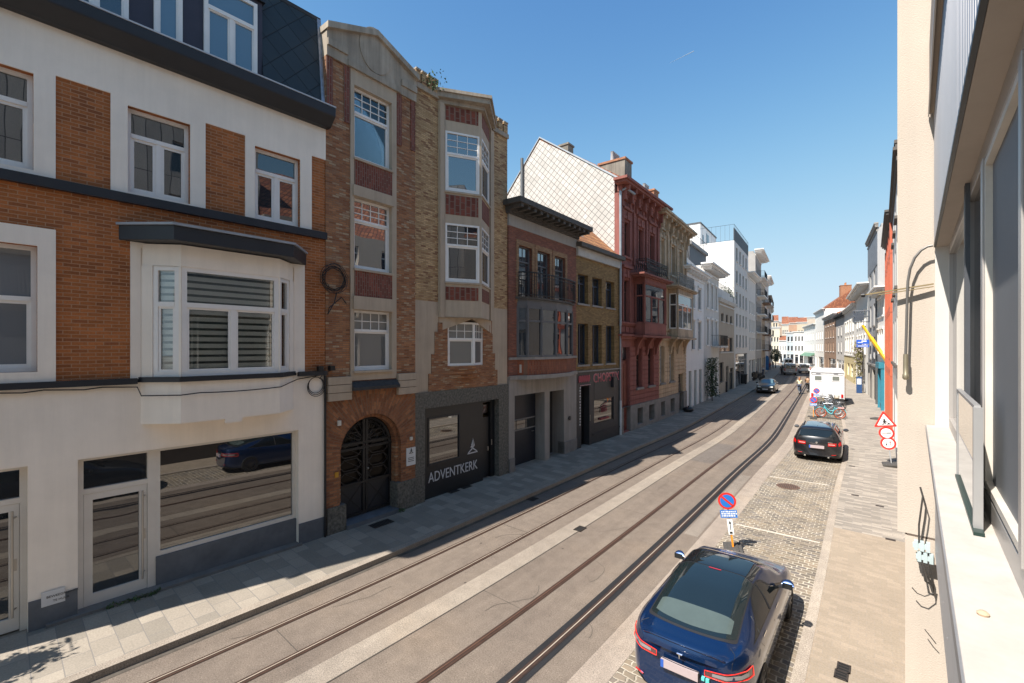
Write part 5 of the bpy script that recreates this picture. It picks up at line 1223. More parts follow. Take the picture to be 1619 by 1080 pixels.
# own building -------------------------------------------------------------
r = empty('own_building', (.205, YE, 0), R(-90), 'grey metal-clad building with ribbon window and white sill at the right edge of the photo', 'building'); O = Face(r, (0, 0), (32, 0)); LO = 32
def Y(y): return YE-y           # u from world y
metal = plain('grey corrugated metal', (.36, .36, .38), .4, .55, var=.06, scale=1); mlt = plain('pale grey aluminium', (.42, .41, .40), .4, .5, var=.04); shd = plain('beige soffit', (.40, .34, .29), .7, var=.06)
sillm = plaster('white window sill', (.50, .455, .405), .14, .12, .05); frm = plain('beige grey window frame', (.40, .37, .345), .35, .2, var=.03)
zsl, zhd = 3.856, 6.25
O.box('lower_cladding', plain('pale sheet cladding', (.50, .50, .51), .45, .3, var=.06), 0, LO, -.3, 0, 2.15, zsl-.06)
m = MB()
for k in range(46): 
    for zz in (2.5, 3.3): q = O.P(.35+k*.7, .0, zz); m.lathe([(.0, -.004), (.007, -.003), (.007, .0)], (q[0], q[1]-.002, q[2]), 6, 'y')
m.build('rivets', mlt, r)
O.box('window_sill', sillm, -.03, LO, -.16, .087, zsl-.045, zsl, bevel=.006); O.box('sill_drip', plain('sill edge', (.30, .30, .31), .4, .4), -.03, LO, .086, .094, zsl-.075, zsl-.005)
m = MB(); u = 0
while u < 14:                                                # ribbed sheet
    O.bx(m, u, u+.055, 0, .010, zhd+.03, 8.06); u += .11
m.build('upper_cladding_ribs', metal, r); O.box('upper_cladding', metal, 0, LO, -.3, 0, zhd+.03, 8.06)
O.box('edge_trim', black, 0, LO, -.01, .014, zhd-.0, zhd+.03); O.box('soffit', shd, 0, LO, -.32, -.012, zhd, zhd+.12)
O.box('upper_fascia', plaster('beige render upper', (.36, .30, .25), .05, .05, .2), 0, LO, -.3, .057, 8.06, 9.0); O.box('fascia_edge', mlt, -.01, LO, .057, .07, 8.03, 8.09)
pnl = brick('grey vertical panel', (.50, .47, .44), (.60, .56, .52), (.10, .10, .10), .42, 2.4, .018, .1, offset=0, stain=.15, bump=.3)
own = [(c[0], c[1], a_, b_) for c in ncols(LO, 9, 1.9) for a_, b_ in ((9.7, 11.3), (12.2, 13.5))]
O.slab('upper_wall', pnl, 0, LO, 9.0, 14.4, own, wo=-.02, wi=-.32)
for r__ in own: O.window(r__, frm, G, w=-.12, mulls=(.5,))
O.box('body', cwall, 0.01, LO, -9, -.33, 0, 14.4)
O.box('jamb', plain('white reveal', (.58, .55, .50), .5, var=.03), -.045, .0, -.138, .0, zsl, zhd); 
O.box('ground_floor_recess', plain('dark brown shopfront', (.06, .05, .045), .6), 0, LO, -.34, -.25, 0, 2.15)
m = MB(); gu = [Y(7.9), Y(5.70), Y(5.58), Y(4.33), Y(2.86), Y(1.3), Y(-.3), Y(-1.9)]
wg = -.135
O.bx(m, 0, LO, wg-.06, wg, zsl, zsl+.13); O.bx(m, 0, LO, wg-.06, wg, zhd-.12, zhd); O.bx(m, 0, .07, wg-.06, wg, zsl+.13, zhd-.12)
for u_, w_ in ((Y(5.66), .06), (Y(5.45), .05), (Y(4.28), .11), (Y(2.83), .07), (Y(1.3), .08), (Y(-.3), .08), (Y(-2), .08), (Y(-4), .08), (Y(-6), .08), (Y(-8), .08), (Y(-10), .08), (Y(-12), .08), (Y(-15), .08), (Y(-18), .08)): O.bx(m, u_-w_/2, u_+w_/2, wg-.06, wg+.012, zsl+.13, zhd-.12)
fr = m.build('ribbon_window_frame', frm, r, bevel=.004)
O.box('pane', glass('grazing glass', (.05, .05, .055), 1.6, .01, .004), .07, Y(4.3), wg-.045, wg-.035, zsl+.1, zhd-.1, parent=fr)
O.box('screen', plain('grey roller screen', (.17, .175, .185), .6, var=.03), Y(4.22), LO, wg-.045, wg-.03, zsl+.13, zhd-.12, parent=fr)
m = MB()
for a_, b_ in ((4.22, 2.87), (2.79, 1.35)):
    ua_, ub_ = Y(a_)+.02, Y(b_)-.02
    for q in ((ua_, ua_+.035, zsl+.16, zhd-.15), (ub_-.035, ub_, zsl+.16, zhd-.15), (ua_+.035, ub_-.035, zsl+.16, zsl+.2), (ua_+.035, ub_-.035, zhd-.19, zhd-.15)): O.bx(m, q[0], q[1], wg-.03, wg+.004, q[2], q[3])
m.build('screen_bead', plain('pale bead', (.6, .55, .48), .4), fr)
g = O.box('glass_guard', clear('guard glass', .35, (.85, .88, .86)), Y(5.15), Y(3.72), -.070, -.056, zsl+.02, 4.55)
O.box('guard_profile', mlt, Y(3.72), Y(3.68), -.085, -.045, zsl+.0, 4.56, parent=g); O.box('guard_profile', mlt, Y(5.19), Y(5.15), -.08, -.05, zsl, 4.56, parent=g); O.box('guard_profile', mlt, Y(5.15), Y(3.72), -.078, -.050, 4.55, 4.57, parent=g)
O.box('guard_seal', plain('green black seal', (.01, .03, .025), .4), Y(5.15), Y(3.6), -.085, -.04, zsl+.0, zsl+.02, parent=g)
for uu in (Y(5.35), Y(5.28)): O.box('dark_post', plain('dark grey post', (.07, .075, .085), .4), uu-.015, uu+.015, wg, wg+.03, zsl, zhd, parent=g)
# chipped stone lying on the sill
MB().lathe([(.0, 0), (.018, .001), (.02, .008), (.012, .016), (.0, .018)], (.20, 2.55, zsl), 9).build('pebble', plain('sandy pebble', (.45, .33, .22), .8), None, smooth=True, label='small sandy pebble lying on the white sill', cat='pebble')

# neighbours on the sunny side --------------------------------------------
def rhouse(y_far, y_near, label, name='town_house', f=rshift, cat='house'):
    return house(0, 0, label, name=name, y0=y_far, y1=y_near, f=f, cat=cat)
def yr(px):
    lo, hi = 12, 240
    for _ in range(60):
        m_ = (lo+hi)/2
        if project((rshift(m_), m_, 0))[0] > px: lo = m_
        else: hi = m_
    return lo
dj = plain('dark joinery', (.05, .05, .055), .5); whr = plaster('sunlit white render', (.86, .82, .75), .07, .05, .1)
H = rhouse(33, 22.05, 'grey house with dark deep eaves just beyond the cream end wall'); rows = [(4.2, 6.2), (7.4, 9.4), (10.2, 11.4)]
street_block(H, gw_, rows, ncols(H.L, 3, 1.2), 12.2, cornice=.14, cmat=plain('dark eaves timber', (.09, .08, .07), .7, var=.2), ground=[(1, 3, 0, 2.8), (5, 9, .6, 2.8)])
yA0, yA1 = 33.05, yr(1402.5)
ora = plain('orange red paint', (.46, .11, .055), .5, var=.08)
H = rhouse(yA1, yA0, 'orange-red painted house with pale panels and dark cornice'); L = H.L
rows = [(4.3, 6.3), (7.2, 9.2), (10.0, 11.4)]
street_block(H, plaster('pale infill', (.60, .58, .56), .1, .1, .1), rows, ncols(L, 3, 1.2), 12.2, cornice=.36, cmat=plain('dark eaves timber', (.09, .08, .07), .7, var=.2), joinery=ora, ground=[(.8, L*.5, 0, 2.9), (L*.6, L-.8, 0, 2.9)])
m = MB()
for k in range(6): x = .02+(L-.3)*k/5; H.bx(m, x, x+.26, 0, .13, 0, 11.9)
for z in (3.3, 6.9, 10.2): H.bx(m, 0, L, 0, .11, z, z+.4)
m.build('painted_frame', ora, H.root)
yB0 = yA1+1.5; yB1 = yr(1387.5); yC1 = yr(1372.5); yD1 = yr(1353); yE1 = yr(1335); yF1 = yr(1322); yG1 = yr(1303); yH1 = yr(1289); yI1 = yr(1271)
teal = plain('teal shop paint', (.035, .20, .27), .45, var=.1)
H = rhouse(yB1, yB0, 'white house with teal shopfront beside the orange-red house'); L = H.L; rows = [(4.4, 6.3), (7.5, 9.2)]
street_block(H, whr, rows, ncols(L, 3, .9), H.z(1404, 448, .3), cornice=.7, cmat=bw_, ground=[(.5, L*.4, .9, 2.7)], surround=whr)
m = MB(); H.bx(m, L*.52, L*.52+.2, 0, .22, 0, 3.3); H.bx(m, L-.25, L-.05, 0, .22, 0, 3.3); H.bx(m, L*.5, L, 0, .35, 3.3, 3.75); H.bx(m, L*.52+.2, L-.25, 0, .1, 0, .5); m.build('shopfront', teal, H.root); H.box('pane', G, L*.52+.2, L-.25, .02, .05, .5, 3.3)
MB().tube([H.P(.1, .1, 0), H.P(.1, .1, 9.5)], .06, 8).build('downpipe', plain('dark zinc', (.12, .125, .13), .5, .3), H.root)
H.box('chimney', rbk, L-1.6, L-.2, -3, -1.5, 9, H.z(1396, 405, -1))
H = rhouse(yC1, yB1, 'tall narrow grey house with slate upper storey'); L = H.L; top = H.z(1386, 362); rows = [(3.9+k*3.05, 5.9+k*3.05) for k in range(int((top-5)/3.05))]
street_block(H, plaster('mid grey render', (.40, .39, .38), .12, .1, .2), rows, ncols(L, 2, 1.5), top, ground=[(.6, 2.2, 0, 2.9), (L*.5, L-.6, 0, 2.9)], cornice=.25, cmat=conc, gmat=plaster('stone ground floor', (.36, .33, .29)), joinery=dj, gl=G)
H.slab('slate_cladding', diam('grey slates', (.2, .21, .23), (.25, .26, .28), .4), 0, L, top-3.2, top-.4, [(c[0], c[1], rows[-1][0], rows[-1][1]) for c in ncols(L, 2, 1.5)], wo=.03, wi=.002)
H = rhouse(yD1, yC1, 'white house with broad white cornice, two blue wall signs and climbing plant'); L = H.L; top = H.z(1372, 447, .3); rows = [(4.3, 6.2), (7.4, 8.9)]
street_block(H, whr, rows, ncols(L, 4, .9), top, cornice=1.0, cmat=bw_, ground=[(.7, 1.8, 0, 2.6), (L*.3, L*.5, .8, 2.6), (L*.6, L*.8, .8, 2.6)], surround=whr, roof=2.2)
bl = plain('signal blue', (.02, .10, .50), .45, var=0); wpl = plain('white letters', (.75, .75, .75), .5, var=0)
H_D = H
H = rhouse(yE1, yD1, 'white house with pale yellow ground floor and tiled roof'); L = H.L; top = H.z(1352, 482, .2); rows = [(4.4, 6.3), (7.3, 8.7)]
street_block(H, whr, rows, ncols(L, 4, .9), top, cornice=.5, cmat=bw_, gmat=plaster('pale yellow render', (.66, .55, .30), .1), ground=[(.7, 1.8, 0, 2.6), (L*.3, L*.5, .8, 2.6), (L*.6, L*.8, .8, 2.6)], surround=whr, roof=2.6)
H = rhouse(yF1, yE1, 'narrow pale house squeezed between yellow-based and brown brick houses'); L = H.L; street_block(H, gw_, [(4.2, 6), (7, 8.6)], ncols(L, 2, .9), H.z(1335, 497, .2), cornice=.6, cmat=dj, ground=[(.7, L-.7, .3, 2.8)], roof=2)
H = rhouse(yG1, yF1, 'brown brick house with dotted brick bands on the sunny side'); L = H.L; street_block(H, brick('sunlit brown brick', (.34, .20, .13), (.40, .25, .16), (.3, .25, .2), .22, .066, .01), [(4.2, 6), (7, 8.6), (9.4, 10.4)], ncols(L, 4, .9), H.z(1321, 497, .2), cornice=.5, cmat=bw_, ground=[(.7, 2, 0, 2.8), (L*.4, L-.7, .3, 2.8)], roof=2)
H = rhouse(yH1, yG1, 'white house whose bare gable with red verge and chimney pots rises over its neighbours'); L = H.L; tp = H.z(1303, 490, 0); street_block(H, whr, [(4.2, 6), (7, 8.8)], ncols(L, 4, .9), tp, cornice=.5, cmat=bw_, ground=[(.7, 2, 0, 2.8), (L*.4, L-.7, .3, 2.8)], depth=10, roof=4, side=whr)
chimney(H, L-1.8, L-.2, -5, -3, tp+2.2, tp+5.2, rbk, 4, potm=plain('orange pots', (.5, .2, .08), .8))
H = rhouse(yI1, yH1, 'white house farthest along the sunny side with green shop awning'); L = H.L; street_block(H, whr, [(4.2, 6), (7, 8.8), (9.8, 11)], ncols(L, 5, .9), H.z(1289, 513, .2), cornice=.5, cmat=bw_, ground=[(.7, 2, 0, 2.8), (L*.4, L-.7, .3, 2.8)], roof=1.2)
m = MB(); m.prism([(0, 3.6), (0, 3.1), (1.2, 2.7)], 1, L-1, lambda p, u: H.P(u, p[0], p[1])); m.build('awning', plain('green awning', (.12, .22, .15), .7), H.root)
# blue signs hanging on the white house
def flat_sign(F, u, z, w, h, label, marks):
    mm = MB(); mm.box(0, .06, -w, 0, -h/2, h/2); q = F.root_m() @ Vector(F.P(u, .12, z)); e = empty('wall_sign', q, F.root.rotation_euler.z-R(90)+R(90), label, 'sign')
    mb_ = MB(); mb_.box(-.03, .03, -w, 0, -h/2, h/2); mb_.build('sign_panel', bl, e)
    mk = MB()
    for a_, b_, c_, d_ in marks:
        for s_ in (-1, 1): mk.box(s_*.031-.002, s_*.031+.002, -a_*w, -b_*w, (c_-.5)*h, (d_-.5)*h)
    mk.build('lettering', wpl, e); return e
q0 = H_D.uz(1366.5, 540.5, .5); flat_sign(H_D, q0[0], q0[1], 1.0, .42, 'larger blue projecting sign with white mark on the white house', [(.9, .5, .3, .45), (.6, .2, .5, .8)])
q0 = H_D.uz(1366.5, 547, .5); flat_sign(H_D, q0[0], q0[1], 1.0, .26, 'narrow blue sign hanging under the larger blue sign', [(.9, .1, .35, .6)])

# ================================================================ vehicles
def hermite(tab, x):
    n = len(tab)
    if x <= tab[0][0]: return tab[0][1]
    if x >= tab[-1][0]: return tab[-1][1]
    for i in range(n-1):
        if x <= tab[i+1][0]: break
    x0, y0_ = tab[i]; x1, y1_ = tab[i+1]; h = x1-x0
    def sl(k):
        if k <= 0: return (tab[1][1]-tab[0][1])/(tab[1][0]-tab[0][0])
        if k >= n-1: return (tab[-1][1]-tab[-2][1])/(tab[-1][0]-tab[-2][0])
        a = (tab[k][1]-tab[k-1][1])/(tab[k][0]-tab[k-1][0]); b = (tab[k+1][1]-tab[k][1])/(tab[k+1][0]-tab[k][0])
        return 0 if a*b <= 0 else 2*a*b/(a+b)
    t = (x-x0)/h; m0, m1 = sl(i)*h, sl(i+1)*h
    return (2*t**3-3*t*t+1)*y0_+(t**3-2*t*t+t)*m0+(-2*t**3+3*t*t)*y1_+(t**3-t*t)*m1
def carpaint(name, c, flake=.35):
    if name in _M: return _M[name]
    m, nt, b = _new(name); b.inputs['Base Color'].default_value = (*c, 1); b.inputs['Metallic'].default_value = flake; b.inputs['Roughness'].default_value = .28
    b.inputs['Coat Weight'].default_value = 1; b.inputs['Coat Roughness'].default_value = .02
    n = _noise(nt, 400, 2, .5, _obj(nt)); col = _ramp(nt, n.outputs[0], [(.35, _sc(c, .8)), (.7, _sc(c, 1.35))]); nt.links.new(col, b.inputs['Base Color'])
    _M[name] = m; return m
class Car:
    """x forward, y left, z up; t runs from the floor centre (0) round the side to the roof centre (1)"""
    TS = (0, .16, .24, .36, .47, .56, .60, .72, .82, .90, 1.0)
    def __init__(s, L, W, T, B, RW, TE, zb=.19, rear=.10, front=.16, crown=.02, tumb=.015, rw=.6):
        s.L, s.W, s.T, s.B, s.RW, s.TE, s.zb, s.rear, s.front, s.crown, s.tumb, s.rwl = L, W, T, B, RW, TE, zb, rear, front, crown, tumb, rw
    def section(s, x):
        W, T, B, RW, TE = (hermite(q, x) for q in (s.W, s.T, s.B, s.RW, s.TE)); zb = s.zb+(.10*(1-x/.3) if x < .3 else 0)+(.05*(x-s.L+.3)/.3 if x > s.L-.3 else 0)
        zm = zb+(B-zb)*.48
        return [(0, zb), (W*.84, zb), (W*.965, zb+.09), (W*1.0, zm), (W*.992, zm+(B-zm)*.55), (W*.955, B-.03), (W*.925, B+.005), ((W*.925+RW)/2+s.tumb, (B+TE)/2+.02), (RW, TE), (RW*.72, T-.012), (0, T)]
    def raw(s, x, t):
        P_ = s.section(x); t = min(max(t, 0), 1)
        for i in range(10):
            if t <= s.TS[i+1]+1e-9: break
        h = s.TS[i+1]-s.TS[i]; q = (t-s.TS[i])/h
        def tan(k):
            if k == 0: return (0.0 if False else (P_[1][0]-P_[0][0])/(s.TS[1]-s.TS[0]), 0)
            if k == 10: return ((P_[10][0]-P_[9][0])/(s.TS[10]-s.TS[9]), 0)
            return tuple(((P_[k][j]-P_[k-1][j])/(s.TS[k]-s.TS[k-1])+(P_[k+1][j]-P_[k][j])/(s.TS[k+1]-s.TS[k]))/2 for j in (0, 1))
        a, b = P_[i], P_[i+1]; m0, m1 = tan(i), tan(i+1)
        k_ = .75
        f = lambda j: (2*q**3-3*q*q+1)*a[j]+(q**3-2*q*q+q)*h*m0[j]*k_+(-2*q**3+3*q*q)*b[j]+(q**3-q*q)*h*m1[j]*k_
        return f(0), f(1)
    def p(s, x, t, side=1):
        y, z = s.raw(x, t); Wm = hermite(s.W, s.L/2); r = (y/Wm)**2; xx = x
        if x < s.rwl: k = (1-x/s.rwl)**1.5; xx += k*(s.rear*r + .05*max(0, 1-abs(z-.45)/.3)*-1 + .03)
        if x > s.L-s.rwl: k = (1-(s.L-x)/s.rwl)**1.5; xx -= k*(s.front*r)
        return Vector((xx, y*side, z))
    def nrm(s, x, t, side):
        e = .012; x = min(max(x, .02), s.L-.02); t = min(max(t, .01), .99)
        a = s.p(x+e, t, side)-s.p(x-e, t, side); b = s.p(x, t+e, side)-s.p(x, t-e, side); n = b.cross(a)*side
        return n.normalized() if n.length > 1e-9 else Vector((0, 0, 1))
    def off(s, x, t, side, o): return s.p(x, t, side)+s.nrm(x, t, side)*o
    def body(s, mat, root, arches, ar=.345, nx=90, nt_=34, name='body'):
        xs = [s.L*i/nx for i in range(nx+1)]; xs = sorted(set(xs+[.01, .025, .05, s.L-.05, s.L-.025, s.L-.01])); mb = MB(); m = 2*nt_
        for x in xs:
            for k in range(nt_+1): mb.v.append(tuple(s.p(x, k/nt_, 1)))
            for k in range(nt_-1, 0, -1): mb.v.append(tuple(s.p(x, k/nt_, -1)))
        for i in range(len(xs)-1):
            for k in range(m): a = i*m+k; b = i*m+(k+1) % m; mb.f.append((a, a+m, b+m, b))
        mb.f.append(tuple(range(m))); mb.f.append(tuple((len(xs)-1)*m+k for k in reversed(range(m))))
        o = mb.build(name, mat, root)
        cut = MB()
        for ax_ in arches:
            for sd in (1, -1):
                cut.lathe([(ar, .42*sd), (ar, 1.3*sd)] if sd > 0 else [(ar, -1.3), (ar, -.42)], (ax_, 0, .33), 40, 'y')
        # lathe on the y axis puts (b, h, a)
        c = cut.build('cut', black); md = o.modifiers.new('arch', 'BOOLEAN'); md.operation = 'DIFFERENCE'; md.object = c; md.solver = 'EXACT'
        bpy.context.view_layer.update(); dg = bpy.context.evaluated_depsgraph_get(); me = bpy.data.meshes.new_from_object(o.evaluated_get(dg))
        o.modifiers.clear(); o.data = me; bpy.data.objects.remove(c); me.materials.clear(); me.materials.append(mat)
        me.polygons.foreach_set('use_smooth', [True]*len(me.polygons)); me.set_sharp_from_angle(angle=R(32)); s.o = o; return o
    def patch(s, name, mat, root, x0, x1, t0, t1, o=.006, side=1, both=False, nu=16, nv=10, label=None, rnd_=0):
        """x0, x1 may be functions of v (0 bottom .. 1 top); t0, t1 functions of u"""
        F = lambda f, a: f(a) if callable(f) else f
        for sd in ((1, -1) if both else (side,)):
            mb = MB()
            def fn(u, v):
                uu, vv = u, v
                if rnd_:                            # rounded corners by squeezing the square
                    cu, cv = 2*u-1, 2*v-1; uu = .5+.5*cu*math.sqrt(max(0, 1-rnd_*cv*cv*.5*abs(cv)**4)); vv = .5+.5*cv*math.sqrt(max(0, 1-rnd_*cu*cu*.5*abs(cu)**4))
                x = F(x0, vv)+(F(x1, vv)-F(x0, vv))*uu; t = F(t0, uu)+(F(t1, uu)-F(t0, uu))*vv
                return s.off(x, t, sd, o)
            n0 = len(mb.f); mb.grid(fn, nu, nv)
            if sd > 0: mb.f[n0:] = [tuple(reversed(f)) for f in mb.f[n0:]]
            o_ = mb.build(name, mat, root, smooth=2, label=label)
        return o_
    def top(s, name, mat, root, x0, x1, tp, o=.006, nu=20, nv=24, rnd_=0, label=None):
        """a patch across the roof / glass / lid, mirrored about the centre line; tp: pillar t (number or function of u)"""
        F = lambda f, a: f(a) if callable(f) else f; mb = MB()
        def fn(u, v):
            sgn = 2*v-1; uu = u
            if rnd_: uu = .5+(u-.5)*math.sqrt(max(0, 1-rnd_*sgn**6)) 
            x = F(x0, sgn)+(F(x1, sgn)-F(x0, sgn))*uu; tt = 1-abs(sgn)*(1-F(tp, uu)); return s.off(x, tt, 1 if sgn >= 0 else -1, o)
        mb.grid(fn, nu, nv); return mb.build(name, mat, root, smooth=2, label=label)
    def seam(s, root, paths, r=.004, mat=None, name='panel_gap'):
        for pts, sd in paths: o_ = MB().tube([s.off(x, t, sd, .0) for x, t in pts], r, 4).build(name, mat or black, root)
        return o_
tyre = plain('tyre rubber', (.018, .018, .018), .85, var=.2); rimm = plain('dark alloy', (.10, .10, .105), .35, .8, var=.1); rims = plain('silver alloy', (.45, .45, .46), .3, .8, var=.05)
CG = glass('car glass', (.008, .011, .013), 1.7, .01, .0); CGl = glass('car rear glass', (.010, .017, .019), 1.75, .02, .0)
redl = plain('red lamp', (.45, .008, .006), .15, var=0, coat=1); redr = plain('lit red lamp ring', (.75, .03, .02), .2, var=0, coat=1, emit=.25); clr = plain('clear lamp', (.30, .30, .32), .08, .3, var=0, coat=1); blp = plain('black plastic', (.02, .02, .022), .5, var=.1)
plt = plain('number plate', (.42, .34, .345), .4, var=.03, scale=18); eub = plain('plate blue band', (.03, .10, .42), .4, var=0); chrome = plain('chrome', (.7, .7, .7), .12, 1, var=0)
def wheel(root, x, y, r, w_, rim, spokes=10, face=None):
    sd = 1 if y > 0 else -1; e = MB(); prof = [(r*.66, -w_/2), (r*.93, -w_/2), (r, -w_*.36), (r, w_*.36), (r*.93, w_/2), (r*.66, w_/2)]
    e.lathe(prof, (x, y, r), 36, 'y', cap=False); t = e.build('tyre', tyre, root, smooth=True); m = MB()
    m.lathe([(r*.67, -w_*.4), (r*.67, w_*.46), (r*.61, w_*.46), (r*.60, w_*.1), (.0, w_*.1)] if sd > 0 else [(0, -w_*.1), (r*.60, -w_*.1), (r*.61, -w_*.46), (r*.67, -w_*.46), (r*.67, w_*.4)], (x, y, r), 36, 'y', cap=False)
    m.lathe([(.0, 0), (.07, 0), (.075, sd*.02), (.0, sd*.03)], (x, y+sd*w_*.36, r), 12, 'y')
    for k in range(spokes):
        a = 2*math.pi*k/spokes; c, q = math.cos(a), math.sin(a); m.bar((x+.05*c, y+sd*w_*.38, r+.05*q), (x+r*.63*c, y+sd*w_*.42, r+r*.63*q), .035, .03, up=(0, 1, 0))
    m.build('rim', rim, t, smooth=True); return t
def carinside(root, L, x0, x1, w_, z0_, z1_):
    m = MB()
    m.box(x0, x1, -w_, w_, z0_, z1_); return m.build('underbody', plain('underbody', (.01, .01, .01), .9, var=0), root)
def carempty(name, px, py, lab, cat, ry, grp=None, at=None):
    g = at or ground(px, py); return empty(name, (g.x, g.y, .004), ry, lab, cat, grp)
HB = R(90)            # facing +Y

# dark blue fastback, seen from behind above
g = ground(1083, 1045, .0)
root = empty('parked_car', (-2.32, 5.93, .004), HB+R(3.2), 'shiny dark blue fastback parked nearest the camera, seen from behind', 'car')
bluep = carpaint('deep blue metallic', (.004, .024, .085), .5)
C = Car(4.69,
 W=[(0, .62), (.04, .68), (.15, .755), (.45, .84), (.95, .905), (2.3, .915), (3.8, .92), (4.3, .87), (4.55, .76), (4.69, .60)],
 T=[(0, .93), (.03, 1.035), (.10, 1.075), (.30, 1.10), (.55, 1.165), (1.0, 1.29), (1.5, 1.39), (2.1, 1.44), (2.6, 1.425), (3.0, 1.31), (3.45, 1.07), (3.7, .995), (4.1, .92), (4.45, .80), (4.62, .68), (4.69, .60)],
 B=[(0, .86), (.03, .945), (.12, .985), (.5, 1.0), (1.0, .985), (2.0, .94), (3.0, .92), (3.5, .925), (4.0, .865), (4.4, .75), (4.69, .53)],
 RW=[(0, .50), (.04, .56), (.12, .62), (.35, .655), (.7, .645), (1.1, .62), (1.6, .60), (2.3, .59), (2.8, .62), (3.3, .70), (3.7, .74), (4.2, .68), (4.69, .42)],
 TE=[(0, .91), (.04, 1.005), (.12, 1.035), (.35, 1.05), (.7, 1.12), (1.1, 1.225), (1.6, 1.32), (2.2, 1.36), (2.6, 1.34), (3.0, 1.23), (3.45, 1.02), (3.7, .96), (4.1, .89), (4.45, .77), (4.69, .57)], rear=.20, front=.35)
C.body(bluep, root, (.98, 3.86), .355)
for x in (.98, 3.86):
    for y in (-.80, .80): wheel(root, x, y, .335, .23, rimm, 10)
C.top('rear_glass', CGl, root, lambda s: .40+.13*s*s, 1.95, lambda u: .835-.02*u, .004, rnd_=.18, label='large rear window running up into the roof')
C.top('glass_surround', blp, root, lambda s: .355+.13*s*s, 1.98, lambda u: .82-.02*u, .002, rnd_=.16)
C.top('parcel_shelf', plain('shelf seen through glass', (.075, .10, .095), .25, var=.08), root, lambda s: .47+.12*s*s, .86, .868, .0055, rnd_=.15)
C.top('glass_roof', CG, root, 1.97, 2.62, .83, .006)
C.top('windscreen', CG, root, 2.70, 3.42, lambda u: .86-.0*u, .006)
C.patch('side_window', CG, root, lambda v: .80+.50*v, lambda v: 3.30-.72*v, .625, lambda u: .665+.145*min(1, math.sin(math.pi*min(u*1.08+.02, .98))**.42), .004, both=True, nu=30)
C.patch('side_window_trim', blp, root, lambda v: .74+.50*v, lambda v: 3.36-.72*v, .614, lambda u: .66+.16*min(1, math.sin(math.pi*min(u*1.06+.02, .98))**.42), .002, both=True, nu=30)
C.seam(root, [([(2.02, .625), (2.02, .70), (2.0, .80)], s_) for s_ in (1, -1)], .022, blp, 'window_pillar'); C.seam(root, [([(1.15, .625), (1.22, .76)], s_) for s_ in (1, -1)], .012, blp, 'window_pillar')
C.seam(root, [([(x, .20), (x+.01, .35), (x, .5), (x-.02, .61)], s_) for s_ in (1, -1) for x in (2.04, 3.18, )]+[([(1.02, .56), (1.15, .50), (1.33, .38), (1.4, .22)], s_) for s_ in (1, -1)]+[([(.60, .50), (.3, .49), (.12, .48)], s_) for s_ in (1, -1)])
# shut line of the boot lid, bumper crease, diffuser, spoiler
C.seam(root, [([(.30+.03*(1-k/6), .86+.0*k) for k in range(2)], 1)], .003)
for sd in (1, -1):
    m = MB(); m.tube([C.off(.36, .855, sd, .001), C.off(.26, .80, sd, .001), C.off(.15, .72, sd, .001), C.off(.08, .60, sd, .001), C.off(.045, .545, sd, .001)], .004, 4); m.build('boot_gap', black, root)
sp = MB(); N = 16; pts = []
for k in range(N+1):
    s_ = -1+2*k/N; tt = 1-abs(s_)*.20; q = C.off(.045, tt, 1 if s_ >= 0 else -1, .012); pts.append(q+Vector((-.01, 0, .006)))
sp.tube(pts, [.006]+[.016]*(N-1)+[.006], 6); sp.build('boot_spoiler', bluep, root, smooth=True)
def rear_face(C, y, z, o=.0):                                   # point on the tail at width y, height z
    best = None
    for i in range(24):
        t = .2+.8*i/23; yy, zz = C.raw(0.0, t)
        if best is None or abs(zz-z) < best[0]: best = (abs(zz-z), t)
    Wm = hermite(C.W, C.L/2); r_ = (y/Wm)**2; x = (C.rear*r_ - .05*max(0, 1-abs(z-.45)/.3)+.03); return Vector((x-o, y, z))
def tail_plate(name, mat, y0_, y1_, z0_, z1_, o, root, nu=8, nv=3, label=None, sk=0):
    mb = MB().grid(lambda u, v: rear_face(C, y0_+(y1_-y0_)*u, z0_+(z1_-z0_)*v+sk*u, o), nu, nv); return mb.build(name, mat, root, smooth=2, label=label)
p_ = tail_plate('plate_frame', blp, -.275, .275, .655, .795, .018, root); 
x_p = rear_face(C, 0, .72, .026).x
MB().box(x_p-.008, x_p+.05, -.262, .262, .668, .782).build('plate', plt, p_); MB().box(x_p-.010, x_p-.0085, .218, .262, .668, .782).build('plate_band', eub, p_)
tm = MB(); x_t = rear_face(C, 0, .9, .012).x
